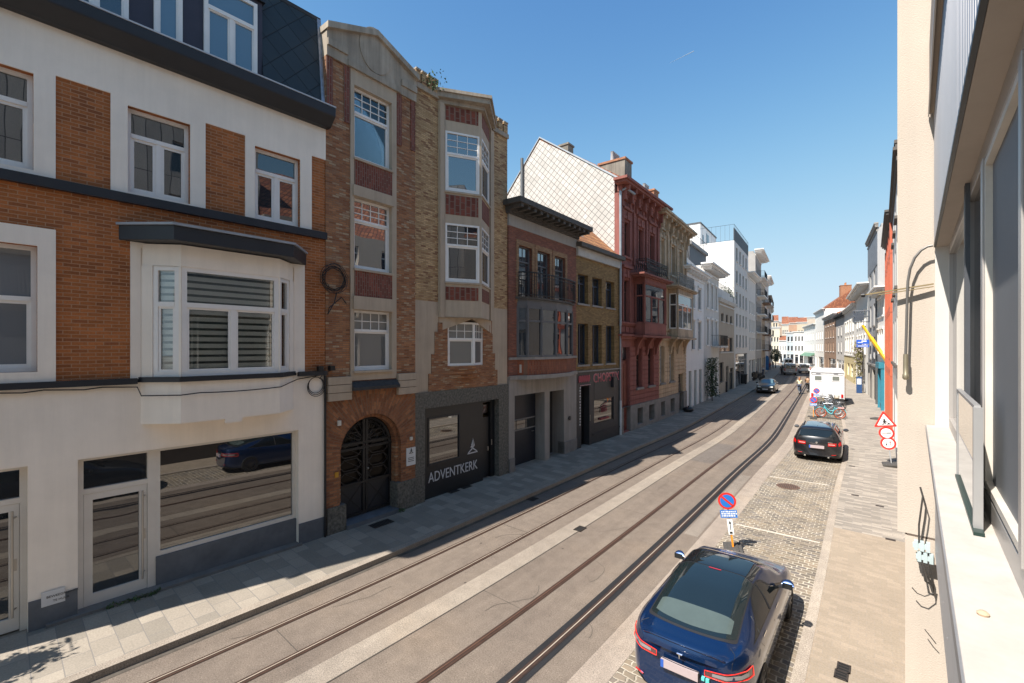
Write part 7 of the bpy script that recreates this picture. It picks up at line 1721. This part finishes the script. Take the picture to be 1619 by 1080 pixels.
protos = [bicycle('black upright bicycle second in the parked row', bgr, rmm), bicycle('silver bicycle third in the parked row', bsi, rmm, step=False), bicycle('blue-grey bicycle with wire basket, fourth in the parked row', bbl, rmm, basket=bsi), bicycle('dark bicycle with brown crate on the handlebar, fifth in the parked row', bgr, rmm, basket=wick)]
labs = ['sixth bicycle of the row, black, leaning towards the road', 'seventh bicycle of the row, silver, handlebar turned', 'eighth bicycle of the row, blue-grey with basket', 'ninth bicycle of the row, dark with crate, near the camper', 'tenth bicycle of the row, black, close to the camper', 'last bicycle of the row, silver, against the back of the camper']
allb = list(protos)
for k, lb in enumerate(labs):
    c = copy_tree(protos[k % 4 if k < 4 else k-4]); c['label'] = lb; allb.append(c)
r_ = random.Random(12)
for k, b_ in enumerate(allb):
    f = (k+1.0)/(len(allb)+.6); p = gb.lerp(gb2, f); b_.location = (p.x+r_.uniform(-.22, .22), p.y, .004); b_.rotation_euler = (R(r_.uniform(-9, 9)), 0, bang(33+k)+R(90+r_.uniform(-16, 16))+(math.pi if k % 3 == 1 else 0))
m = MB().box(-1.2, 1.0, -.12, .10, 0, .08).build('rubber_kerb', rub, None, bevel=.02, loc=(gb.x-.1, gb.y-.35, .004)); tag(m, 'low dark rubber ramp on the cobbles in front of the turquoise bicycle', 'ramp')
g = ground(1343, 585.5, .05); b_ = copy_tree(protos[0]); b_['label'] = 'lone dark bicycle leaning by the yellow-based house on the sunny pavement'; b_['group'] = 'bicycles by the houses'; b_.location = (g.x-.5, g.y, .05); b_.rotation_euler = (R(8), 0, R(115))

# people -----------------------------------------------------------------
skin = plain('skin', (.42, .24, .16), .6, var=.05)
def skinned(name, mat, parent, verts, edges, rad, root_i=0, sub=1):
    me = bpy.data.meshes.new(name); me.from_pydata(verts, edges, []); o = bpy.data.objects.new(name, me); COL.objects.link(o)
    sk_ = o.modifiers.new('skin', 'SKIN'); sk_.use_smooth_shade = True
    sb_ = o.modifiers.new('sub', 'SUBSURF'); sb_.levels = sb_.render_levels = sub
    if not me.skin_vertices: me.skin_vertices_new() if hasattr(me, 'skin_vertices_new') else None
    bpy.context.view_layer.update()
    if me.skin_vertices:
        for i, r_ in enumerate(rad): me.skin_vertices[0].data[i].radius = (r_, r_) if not isinstance(r_, tuple) else r_
        me.skin_vertices[0].data[root_i].use_root = True
    dg = bpy.context.evaluated_depsgraph_get(); me2 = bpy.data.meshes.new_from_object(o.evaluated_get(dg)); bpy.data.objects.remove(o)
    me2.materials.clear(); me2.materials.append(mat); o = bpy.data.objects.new(name, me2); COL.objects.link(o); o.parent = parent; me2.polygons.foreach_set('use_smooth', [True]*len(me2.polygons)); return o
def person(label, loc, rz, top, legs_, hairm, pose='walk', hair_long=False, group=None, bag=None, seed=0):
    """y forward; metres; joints posed by name"""
    t = empty('person', loc, rz, label, 'person', group); s_ = 1 if seed % 2 else -1
    if pose == 'ride':
        J = dict(pel=(0, -.12, .98), spine=(0, -.02, 1.18), chest=(0, .06, 1.38), neck=(0, .10, 1.50), head=(0, .12, 1.60), crown=(0, .11, 1.72),
          shL=(-.18, .06, 1.43), elL=(-.24, .22, 1.20), wrL=(-.24, .42, 1.10), shR=(.18, .06, 1.43), elR=(.24, .22, 1.20), wrR=(.24, .42, 1.10),
          hpL=(-.10, -.10, .94), knL=(-.12, .28, .80), anL=(-.12, .16, .42), toL=(-.12, .32, .38), hpR=(.10, -.10, .94), knR=(.12, .20, .62), anR=(.12, .02, .22), toR=(.12, .17, .17))
    else:
        a = .20*s_
        J = dict(pel=(0, 0, .95), spine=(0, 0, 1.14), chest=(0, .01, 1.34), neck=(0, .01, 1.47), head=(0, .03, 1.58), crown=(0, .02, 1.70),
          shL=(-.19, 0, 1.40), elL=(-.24, -.06-a*.6, 1.12), wrL=(-.22, .04-a, .88), shR=(.19, 0, 1.40), elR=(.24, -.06+a*.6, 1.12), wrR=(.22, .04+a, .88),
          hpL=(-.09, 0, .92), knL=(-.10, .06+a*.8, .50), anL=(-.10, a*1.1-.04, .09), toL=(-.10, a*1.1+.13, .04), hpR=(.09, 0, .92), knR=(.10, .06-a*.8, .50), anR=(.10, -a*1.1-.04, .09), toR=(.10, -a*1.1+.13, .04))
    RD = dict(pel=.12, spine=.105, chest=.125, neck=.055, head=.085, crown=.06, shL=.06, shR=.06, elL=.042, elR=.042, wrL=.028, wrR=.028, hpL=.085, hpR=.085, knL=.058, knR=.058, anL=.038, anR=.038, toL=.03, toR=.03)
    E = [('pel', 'spine'), ('spine', 'chest'), ('chest', 'neck'), ('neck', 'head'), ('head', 'crown'), ('chest', 'shL'), ('shL', 'elL'), ('elL', 'wrL'), ('chest', 'shR'), ('shR', 'elR'), ('elR', 'wrR'), ('pel', 'hpL'), ('hpL', 'knL'), ('knL', 'anL'), ('anL', 'toL'), ('pel', 'hpR'), ('hpR', 'knR'), ('knR', 'anR'), ('anR', 'toR')]
    vs = dict(J); rd = dict(RD); ed = list(E)
    for sd_, sx in (('L', -1), ('R', 1)):                              # palm, four fingers and thumb
        w_ = Vector(J['wr'+sd_]); d = (w_-Vector(J['el'+sd_])).normalized(); n_ = Vector((0, 1, 0)) if pose != 'ride' else Vector((-sx, 0, 0)); n_ = (n_-d*n_.dot(d)).normalized()
        vs['pa'+sd_] = tuple(w_+d*.06); rd['pa'+sd_] = .026; ed.append(('wr'+sd_, 'pa'+sd_)); dn = d.cross(n_).normalized()
        for k in range(4):
            b = w_+d*.085+n_*(.028-.019*k); c = b+d*(.035-.004*abs(k-1))+dn*.008*sx; e = c+d*.018+dn*.022*sx
            for nm, q, r0 in (('a', b, .009), ('b', c, .008), ('c', e, .007)): vs['f%d%s%s' % (k, nm, sd_)] = tuple(q); rd['f%d%s%s' % (k, nm, sd_)] = r0
            ed += [('pa'+sd_, 'f%da%s' % (k, sd_)), ('f%da%s' % (k, sd_), 'f%db%s' % (k, sd_)), ('f%db%s' % (k, sd_), 'f%dc%s' % (k, sd_))]
        q = w_+d*.05+n_*.045; vs['th'+sd_] = tuple(q); rd['th'+sd_] = .010; vs['ti'+sd_] = tuple(q+d*.03+n_*.012); rd['ti'+sd_] = .008; ed += [('pa'+sd_, 'th'+sd_), ('th'+sd_, 'ti'+sd_)]
    ks = list(vs); ix = {k: i for i, k in enumerate(ks)}
    skinned('body', skin, t, [vs[k] for k in ks], [(ix[a], ix[b]) for a, b in ed], [rd[k] for k in ks])
    def part(name, mat, names, grow, extra=()):
        e2 = [(a, b) for a, b in E if a in names and b in names]; k2 = [k for k in J if k in names]; i2 = {k: i for i, k in enumerate(k2)}
        return skinned(name, mat, t, [J[k] for k in k2], [(i2[a], i2[b]) for a, b in e2], [RD[k]*grow+.012 for k in k2])
    part('jacket', top, ('pel', 'spine', 'chest', 'shL', 'elL', 'wrL', 'shR', 'elR', 'wrR'), 1.05)
    part('trousers', legs_, ('pel', 'hpL', 'knL', 'anL', 'hpR', 'knR', 'anR'), 1.03)
    h = Vector(J['head']); c = Vector(J['crown']); m = MB()
    for sx in ('L', 'R'):
        a, b = Vector(J['an'+sx]), Vector(J['to'+sx]); m.tube([a+Vector((0, -.03, -.03)), a+Vector((0, .04, -.035)), b, b+Vector((0, .05, 0))], [.045, .048, .042, .02], 8)
    m.build('shoes', blk2, t, smooth=True)
    m = MB(); m.grid(lambda u, v: (h.x+.098*math.cos(2*math.pi*u)*math.sin(math.pi*v*.62), h.y-.02+.115*math.sin(2*math.pi*u)*math.sin(math.pi*v*.62), h.z+.045+.105*math.cos(math.pi*v*.62)), 16, 8); hr = m.build('hair', hairm, t, smooth=2)
    if hair_long: MB().tube([(0, h.y-.08, h.z+.02), (0, h.y-.12, h.z-.12), (0, h.y-.11, h.z-.26)], [.07, .08, .04], 8).build('long_hair', hairm, hr, smooth=True)
    m = MB()                                                          # face
    for sx in (-1, 1): m.lathe([(0, 0), (.012, .004), (0, .008)], (h.x+sx*.032, h.y+.078, h.z+.02), 8, 'y'); 
    m.build('eyes', blk2, t); m = MB(); m.add([(h.x-.012, h.y+.08, h.z-.02), (h.x+.012, h.y+.08, h.z-.02), (h.x, h.y+.105, h.z-.018), (h.x, h.y+.082, h.z+.02)], [(0, 1, 2), (0, 2, 3), (1, 3, 2)]); m.box(h.x-.02, h.x+.02, h.y+.078, h.y+.086, h.z-.05, h.z-.043)
    for sx in (-1, 1): m.lathe([(0, -.008), (.022, 0), (0, .008)], (h.x+sx*.088, h.y, h.z), 8, 'x')
    m.build('nose_and_ears', skin, t)
    if bag: MB().box(-.15, .15, -.30, -.15, 1.08, 1.45).build('backpack', bag, t, bevel=.04)
    return t
hb = plain('brown hair', (.10, .05, .02), .6); hg = plain('auburn hair', (.30, .12, .04), .6); hd_ = plain('dark hair', (.02, .015, .012), .6)
tcr = plain('cream yellow coat', (.62, .58, .38), .8); tbr = plain('tan brown jacket', (.22, .12, .05), .8); tdk = plain('dark jacket', (.03, .03, .035), .8); trd = plain('dark red jacket', (.25, .03, .03), .8); tgy = plain('pale grey top', (.45, .45, .47), .8); jn = plain('blue jeans', (.06, .08, .14), .8); jb = plain('black trousers', (.02, .02, .022), .8)
for (px, py, tp, lg, hr, lb, lng, bk) in ((1264, 623, tcr, jn, hg, 'cyclist with auburn hair in a cream coat riding away on the road', True, None), (1277, 620, tbr, jb, hd_, 'cyclist in a tan jacket riding beside the one in cream, near the camper', False, None)):
    g = ground(px, py); hd0_ = bang(g.y)-R(90)
    c = copy_tree(protos[0 if tp is tbr else 2]); c['label'] = 'bicycle ridden by the cyclist in the '+('tan jacket' if tp is tbr else 'cream coat'); c['group'] = 'bicycles being ridden'; c.location = (g.x, g.y, .004); c.rotation_euler = (0, 0, hd0_+R(90))
    p_ = person(lb, (g.x, g.y, .004), hd0_, tp, lg, hr, 'ride', lng, 'cyclists', bk)
k = 0
for (px, py, tp, lg, hr, lb) in ((1206.5, 594.5, tgy, jn, hb, 'pedestrian in a pale grey top on the shaded pavement beside the blue banner'), (1203, 592, tdk, jb, hd_, 'pedestrian in dark clothes at the house wall on the shaded pavement'), (1213.5, 588.5, trd, jb, hd_, 'pedestrian in a dark red jacket on the shaded pavement'), (1217.5, 586, trd, jn, hb, 'pedestrian in red farther along, left of the small tree'), (1236, 592.5, tdk, jb, hd_, 'person in dark clothes standing in the road left of the grey van'), (1222, 583.5, tdk, jn, hb, 'distant pedestrian in a dark jacket at the end of the shaded pavement')):
    g = ground(px, py, .0); person(lb, (g.x, g.y, .0 if px > 1230 else .12), R(20 if k % 2 else 200), tp, lg, hr, 'walk', False, 'pedestrians', None, k); k += 1
# shaded side clutter --------------------------------------------------------
def mpx(px, py, z=.12): return ground(px, py, z)
g = mpx(1207, 589); t = empty('banner', (g.x, g.y, .12), R(15), 'tall blue beach flag banner standing on the shaded pavement', 'banner'); MB().tube([(0, 0, 0), (0, 0, 2.2), (.05, 0, 3.1), (.35, 0, 3.4)], .02, 6).build('pole', alu, t); MB().prism([(0, .5), (0, 2.3), (.06, 3.05), (.35, 3.38), (.8, 3.2), (.95, 2.6), (.9, .5)], -.01, .01, lambda p, y: (p[0], y, p[1])).build('cloth', plain('banner blue', (.03, .14, .34), .7, var=.3, scale=2), t); MB().box(-.3, .3, -.3, .3, 0, .05).build('base', blk2, t)
t = empty('street_tree', (mpx(1226, 582).x, mpx(1226, 582).y, 0), 0, 'small dark green tree at the far end of the shaded pavement', 'tree'); MB().tube([(0, 0, 0), (.05, 0, 1.2), (0, .1, 2.4), (.1, 0, 3.6)], [.11, .09, .07, .03], 8).build('trunk', plain('bark', (.10, .07, .05), .9, var=.3, scale=10), t)
def crownf(r_):
    while True:
        p = Vector((r_.uniform(-1, 1), r_.uniform(-1, 1), r_.uniform(-1, 1)))
        if p.length < 1 and p.length > .35+.3*r_.random(): break
    return (p.x*1.2, p.y*1.2, 3.2+p.z*1.5)
leaves('crown', leafd, t, crownf, 1800, .12, 3)
g = mpx(1126, 634); t = empty('climbing_plant', (g.x, g.y, .12), 0, 'tall narrow evergreen plant growing against the white house by the beige house', 'plant'); MB().tube([(0, 0, 0), (.03, 0, 1.5), (-.02, .02, 3.4)], .03, 6).build('stem', plain('bark', (.10, .07, .05), .9, var=.3, scale=10), t); leaves('foliage', leafd, t, lambda r_: (r_.gauss(0, .24), r_.gauss(0, .3), r_.uniform(.4, 3.9)), 1500, .085, 5)
for px, py, lb, w_, h_, mt in ((1137, 622, 'dark bin against the beige house doorway', .55, 1.25, blk2), (1146, 619.5, 'dark wheeled bin in front of the beige house', .6, 1.15, bgr), (1176, 607, 'black box cabinet against the tall apartment block', .8, 1.3, blk2)):
    g = mpx(px, py); t = empty('wheeled_bin', (g.x, g.y, .12), R(8), lb, 'bin'); m = MB(); m.prism([(-w_*.42, .08), (w_*.42, .08), (w_*.5, h_*.92), (-w_*.5, h_*.92)], -w_*.45, w_*.45, lambda p, y: (p[0], y, p[1])); m.build('body', mt, t, bevel=.03); MB().box(-w_*.55, w_*.55, -w_*.5, w_*.52, h_*.92, h_).build('lid', mt, t, bevel=.03)
    for s_ in (-1, 1): MB().lathe([(.09, -.03), (.09, .03)], (w_*.3, s_*w_*.45, .09), 12, 'y').build('wheel', tyre, t)
g = mpx(1088, 651); t = empty('rubbish_sack', (g.x, g.y, .12), 0, 'black rubbish sack lying at the foot of the white townhouse', 'sack'); MB().grid(lambda u, v: ((.38+.05*math.sin(9*u*6.28))*math.cos(6.283*u)*math.sin(math.pi*v), .3*math.sin(6.283*u)*math.sin(math.pi*v), .17+.2*math.cos(math.pi*v)), 22, 10).build('sack', blp, t, smooth=2); MB().tube([(0, 0, .34), (.03, .02, .44)], [.04, .07], 6).build('knot', blp, t)
# parked motor scooters on the shaded pavement
def scooter(label, x, y, rz, mt):
    t = empty('motor_scooter', (x, y, .12), rz, label, 'scooter', 'parked motor scooters')
    for xx in (-.6, .6): MB().lathe([(.10, -.05), (.24, -.06), (.27, 0), (.24, .06), (.10, .05)], (xx, 0, .27), 20, 'y').build('wheel', tyre, t, smooth=True)
    MB().prism([(-.85, .55), (-.2, .35), (.15, .30), (.35, .35), (.45, .95), (.36, .98), (.15, .42), (-.15, .45), (-.2, .78), (-.9, .82)], -.15, .15, lambda p, yy: (p[0], yy, p[1])).build('body', mt, t, bevel=.04); MB().prism([(-.85, .82), (-.15, .78), (-.12, .86), (-.5, .93), (-.88, .92)], -.13, .13, lambda p, yy: (p[0], yy, p[1])).build('seat', blk2, t, bevel=.03)
    m = MB(); m.tube([(.6, 0, .27), (.42, 0, .98), (.36, 0, 1.05)], .03, 6); m.tube([(.3, -.32, 1.08), (.36, 0, 1.05), (.3, .32, 1.08)], .015, 6); m.build('handlebar', plain('satin metal', (.25, .25, .26), .4, .6), t); MB().box(-1.0, -.7, -.17, .17, .9, 1.2).build('top_box', mt, t, bevel=.04)
    return t
for px, py, lb, mt in ((1191, 601.5, 'black motor scooter parked nearest on the shaded pavement', blp), (1194, 600, 'dark grey motor scooter parked behind the nearest one', bgr), (1197, 598, 'third motor scooter in the row, dark blue', nav)):
    g = mpx(px, py); scooter(lb, g.x+.5, g.y, R(60), mt)
# blue box by the sunny houses, climbing plant with pale flowers
g = ground(1358.5, 621.5, .05); t = empty('parking_meter', (g.x, g.y, .05), R(5), 'blue machine with white panel standing by the white house', 'parking meter'); MB().box(-.25, .25, -.2, .2, 0, 1.75).build('cabinet', plain('navy cabinet', (.02, .06, .16), .4), t, bevel=.03); MB().box(-.17, .17, -.215, -.2, .95, 1.55).build('panel', whsg, t)
r_ = random.Random(9); q = H_D.root; Lr = H_D.L
t = empty('climbing_plant', H_D.root.location, H_D.root.rotation_euler.z, 'olive-brown climbing plant with pale flowers on the white house below the blue signs', 'plant')
up = H_D.uz(1366, 600)[0]; 
MB().tube([H_D.P(up+.3, .1, 0), H_D.P(up+.2, .12, 1.5), H_D.P(up-.3, .12, 3.2), H_D.P(up+.4, .15, 5.0)], .035, 6).build('stem', plain('bark', (.10, .07, .05), .9, var=.3, scale=10), t)
leaves('foliage', leafy, t, lambda r_: H_D.P(up+r_.gauss(0, .9), .25+abs(r_.gauss(0, .28)), r_.choice((r_.uniform(3.0, 5.4), r_.uniform(4, 5.6), r_.uniform(1, 4)))), 1500, .10, 6); leaves('flowers', plain('lilac flower', (.45, .38, .45), .8), t, lambda r_: H_D.P(up+r_.gauss(0, .8), .3+abs(r_.gauss(0, .3)), r_.uniform(3.2, 5.4)), 250, .07, 7)
# weeds
t = leaves('weed', leafg, None, lambda r_: (0+r_.gauss(0, .28), r_.gauss(0, .16), abs(r_.gauss(0, .22))), 260, .05, 8); fx = H2.root_m() @ Vector(H2.P(H2.u(684, 0), -.1, H2.z(684, 143, 0))); t.location = fx; tag(t, 'tuft of weeds growing on the parapet beside the prow bay roof', 'weed')
fx = H1.root_m() @ Vector(H1.P(H1.u(205), .12, .13)); t = leaves('weed', leafg, None, lambda r_: (r_.gauss(0, .03), r_.uniform(-.35, .45), abs(r_.gauss(0, .04))), 160, .03, 9); t.location = fx; tag(t, 'low weeds growing along the shop doorstep', 'weed')
fx = H2.root_m() @ Vector(H2.P(uc+.9, .14, .13)); t = leaves('weed', leafg, None, lambda r_: (r_.gauss(0, .04), r_.gauss(0, .07), abs(r_.gauss(0, .06))), 70, .03, 10); t.location = fx; tag(t, 'small weed at the foot of the brick pier beside the iron door', 'weed')
fx = H8.root_m() @ Vector(H8.P(-1.5, -3.2, zt8+2.2)); t = leaves('roof_planting', leafy, None, lambda r_: (r_.gauss(0, .25), r_.uniform(-3.5, 3.5), abs(r_.gauss(0, .5))), 700, .12, 11); t.location = fx; tag(t, 'dry golden plants along the roof terrace railing of the white houses', 'plants')
fx = H9.root_m() @ Vector(H9.P(H9.L-1.2, -.6, zt9+.7)); t = leaves('roof_planting', leafd, None, lambda r_: (r_.gauss(0, .3), r_.gauss(0, 1.0), abs(r_.gauss(0, .5))), 400, .12, 12); t.location = fx; tag(t, 'green plants at the far end of the beige house roof terrace', 'plants')
t = empty('added_shadow_basket', (-10.62, -2.05, 3.0), 0, 'leafy hanging basket on the wall left of the frame, casting its shadow on the pavement', 'plant basket'); leaves('foliage', leafg, t, lambda r_: (r_.gauss(0, .17), r_.gauss(0, .2), r_.gauss(0, .15)), 900, .06, 14); MB().lathe([(.02, -.2), (.2, -.1), (.24, .0)], (0, 0, 0), 14).build('basket', wick, t); MB().tube([(-.5, 0, .75), (0, 0, .75), (0, 0, 0)], .012, 5).build('bracket', blackm, t)  # out of view, added only to throw a ragged shadow on the pavement
# boom lift reaching out of the gap beside the orange house
yel_ = plain('lift yellow', (.80, .42, .01), .4, var=.05, coat=.3)
A_ = ray(1403, 572); B_ = ray(1364, 515); ya_, yb_ = 44.6, 52.0; pa = Vector((A_.x*ya_/A_.y, ya_, CH+A_.z*ya_/A_.y)); pb = Vector((B_.x*yb_/B_.y, yb_, CH+B_.z*yb_/B_.y))
t = empty('boom_lift', (pa.x+1.2, pa.y-.2, .05), 0, 'yellow telescopic boom lift reaching out between the orange-red and white houses', 'boom lift'); of = Vector(t.location)
ch_ = MB().box(-.2, 1.8, -.55, .55, .35, 1.1).build('chassis', yel_, t, bevel=.05)
for x in (.1, 1.5):
    for y in (-.55, .55): MB().lathe([(.15, -.12), (.36, -.12), (.38, 0), (.36, .12), (.15, .12)], (x, y, .38), 18, 'y').build('wheel', tyre, t, smooth=True)
st_ = Vector((.9, 0, 1.1)); knee = pa-of; tip = pb-of; mid = knee.lerp(tip, .62)
MB().bar(st_, knee, .2, .22).build('lower_arm', yel_, t); MB().bar(knee, mid, .2, .22).build('boom', yel_, t); MB().bar(mid, tip, .14, .15).build('boom_extension', yel_, t)
MB().bar(mid+Vector((0, 0, -.28)), mid.lerp(tip, .35)+Vector((0, 0, -.1)), .1).build('cylinder', yel_, t)
m = MB(); q = tip+Vector((-.1, .1, .35)); 
for z in (0, .5, 1.0): m.tube([q+Vector((-.55, -.4, z)), q+Vector((.55, -.4, z)), q+Vector((.55, .4, z)), q+Vector((-.55, .4, z))], .03, 5, closed=True)
for x in (-.55, 0, .55):
    for y in (-.4, .4): m.bar(q+Vector((x, y, 0)), q+Vector((x, y, 1.0)), .05)
m.build('basket', plain('dark basket', (.05, .06, .08), .5), t); MB().box(q.x-.55, q.x+.55, q.y-.4, q.y+.4, q.z-.03, q.z+.02).build('basket_floor', bgr, t); MB().box(q.x-.45, q.x+.2, q.y-.42, q.y-.38, q.z+.1, q.z+.8).build('control_panel', plain('dark basket', (.05, .06, .08), .5), t)

# road details ---------------------------------------------------------------
def decal(name, poly, z, mat, label, cat, kind=None, th=.006):
    m = MB(); m.prism(poly, 0, th, lambda p, a: (p[0], p[1], z+a)); o = m.build(name, mat, None); return tag(o, label, cat, kind=kind)
pale = plain('pale setts line', (.56, .50, .42), .8, var=.2, scale=9, bump=.3)
for (a, b, lb) in (((1163, 829), (1296, 858.5), 'nearer pale line of setts across the parking strip'), ((1217, 753.5), (1311, 767.5), 'farther pale line of setts across the parking strip')):
    p, q = ground(*a), ground(*b); d = (q-p).normalized(); n_ = Vector((-d.y, d.x, 0))*.035; decal('bay_line', [tuple((p-n_)[:2]), tuple((q-n_)[:2]), tuple((q+n_)[:2]), tuple((p+n_)[:2])], .004, pale, lb, 'bay line', th=.004)
iron = plain('cast iron', (.07, .055, .045), .6, .5, var=.3, scale=12); pit = plain('drain pit', (.008, .008, .008), .9, var=0)
def grate(px, py, w_, l_, z, rz, label, bars=8, name='drain_grate', cat='drain'):
    g = ground(px, py, z); t = empty(name, (g.x, g.y, z), rz, label, cat, None); MB().box(-w_/2, w_/2, -l_/2, l_/2, 0, .004).build('pit', pit, t); m = MB()
    for q in ((-w_/2, -w_/2+.02, -l_/2, l_/2), (w_/2-.02, w_/2, -l_/2, l_/2), (-w_/2, w_/2, -l_/2, -l_/2+.02), (-w_/2, w_/2, l_/2-.02, l_/2)): m.box(q[0], q[1], q[2], q[3], .004, .010)
    for k in range(1, bars): y = -l_/2+l_*k/bars; m.box(-w_/2, w_/2, y-.008, y+.008, .004, .0085)
    m.build('bars', iron, t); return t
grate(603, 828, .32, .62, KH, R(3), 'rectangular cellar grate in the pavement before the iron door', 10)
grate(717, 777, .22, .42, KH, R(3), 'left one of two small grates below the church shop window', 7); grate(737, 770, .22, .42, KH, R(3), 'right one of two small grates below the church shop window', 7)
grate(842, 789, .28, .34, .0065, R(3), 'small street gully beside the left kerb', 5); grate(917, 836, .22, .34, .013, R(3), 'rusty slotted cover in the pale centre strip', 4); grate(1262, 606+150, .01, .01, -.2, 0, '', 1) if False else None
g = ground(1246, 769.5); t = empty('manhole_cover', (g.x, g.y, .006), R(5), 'oval rusty manhole cover in the cobbled parking strip', 'manhole cover'); m = MB().lathe([(0, 0), (.36, 0), (.36, .008), (0, .008)], (0, 0, 0), 28); m.build('cover', plain('rusty iron', (.17, .10, .07), .7, .3, var=.3, scale=10), t); m = MB()
for k in range(-5, 6): h_ = math.sqrt(max(.01, .3**2-(k*.055)**2)); m.box(k*.055-.01, k*.055+.01, -h_, h_, .008, .013)
m.build('ribs', iron, t)
for px, py, w_, l_, lb in ((1334, 1056, .17, .22, 'upper of two small metal covers in the tan pavement'), (1330, 1068, .17, .22, 'lower of two small metal covers in the tan pavement')):
    grate(px, py, w_, l_, .05, R(2), lb, 3, 'metal_cover', 'metal cover')
for px, py, lb in ((1347, 737, 'dark grey paver cover beyond the black estate car'), (1352, 783, 'small dark slab in the grey pavers nearer the camera'), (1391, 800, 'narrow iron slot in the grey pavers beside the cream wall'), (1408, 853, 'iron keyhole cover close to the cream wall')):
    g = ground(px, py, .05); decal('paver_cover', [(g.x-.1, g.y-.07), (g.x+.1, g.y-.07), (g.x+.1, g.y+.07), (g.x-.1, g.y+.07)], .0465, iron, lb, 'cover', th=.003)
# repair patches and joints in the road
pm = asphalt('darker repair asphalt', (.17, .145, .125), False); jm = plain('joint tar', (.07, .06, .05), .9, var=.2)
def patchroad(x0, x1, y0_, y1_, mat, z=.0035):
    vs = [(x0+cshift(y0_), y0_, z), (x1+cshift(y0_), y0_, z), (x1+cshift(y1_), y1_, z), (x0+cshift(y1_), y1_, z)]; return vs
def road_patch(x0, x1, y0_, y1_, mat, z, name, kind='structure'):
    me = bpy.data.meshes.new(name); n = max(1, int((y1_-y0_)/1.0)); vs = []; fs = []; uv = []
    for i in range(n+1): y = y0_+(y1_-y0_)*i/n; vs += [(x0+cshift(y), y, z), (x1+cshift(y), y, z)]; uv += [(x0, y), (x1, y)]
    for i in range(n): a = 2*i; fs.append((a, a+1, a+3, a+2))
    me.from_pydata(vs, [], fs); l = me.uv_layers.new(name='UVMap')
    for lp in me.loops: l.data[lp.index].uv = uv[lp.vertex_index]
    me.materials.append(mat); o = bpy.data.objects.new(name, me); COL.objects.link(o); return tag(o, kind=kind)
road_patch(-6.38, -5.5, 20, 24.5, pm, .003, 'road_repair'); road_patch(-9.0, -8.55, 9.8, 14, pm, .003, 'road_repair'); road_patch(-4.15, -3.8, 12, 19, asphalt('paler asphalt', (.27, .23, .19), False), .003, 'road_repair')
for y in (3.2, 9.3, 15.6, 22, 29): road_patch(-8.28, -7.45, y, y+.014, jm, .0042, 'road_joint')
for y in (6.5, 12.6, 18.9, 26): road_patch(-6.4, -5.42, y, y+.012, jm, .0042, 'road_joint')
road_patch(-6.425, -6.405, -10, 60, jm, .0075, 'strip_joint')
crm_ = MB(); r_ = random.Random(21)
def crack(x, y, L_, ang):
    pts = [Vector((x, y, .005))]
    for k in range(int(L_/.12)): ang += r_.uniform(-.45, .45); pts.append(pts[-1]+Vector((math.cos(ang)*.12, math.sin(ang)*.12, 0)))
    m = MB()
    for p, q in zip(pts, pts[1:]):
        d = (q-p).normalized(); n_ = Vector((-d.y, d.x, 0))*.004; m.add([p-n_, q-n_*r_.uniform(.5, 1.2), q+n_, p+n_], [(0, 1, 2, 3)])
    return m
m = MB()
for (x, y, L_, a_) in ((-8.2, 4.2, 1.2, 1.4), (-7.9, 8.5, .9, 1.0), (-5.9, 6.0, 1.6, 1.7), (-6.2, 10.5, 1.3, 1.2), (-4.9, 8.2, 1.5, 1.6), (-8.8, 11, 1.4, 1.5), (-6.0, 15, 2.2, 1.6), (-4.0, 6.6, 1.1, 1.5), (-8.6, 2.6, .8, 1.1), (-5.7, 19.5, 1.6, 1.8), (-8.1, 17, 2.0, 1.7)):
    crack(x+cshift(y), y, L_, a_).build('road_crack', jm, None, kind='structure')
# raised worn strip where asphalt meets kerb: dirt in the channel
ribbon('kerb_channel', -9.04, -8.93, .0045, plain('channel dirt', (.09, .075, .06), .95, var=.4, scale=3), y1=60)
# contrail
ra, rb_ = ray(1059, 99), ray(1097, 80); D_ = 4200; t = MB().tube([ra*D_, (ra*.5+rb_*.5)*D_, rb_*D_], [.6, 1.8, 3.2], 8).build('contrail', plain('contrail white', (.45, .5, .55), 1, var=0), None); tag(t, kind='structure')
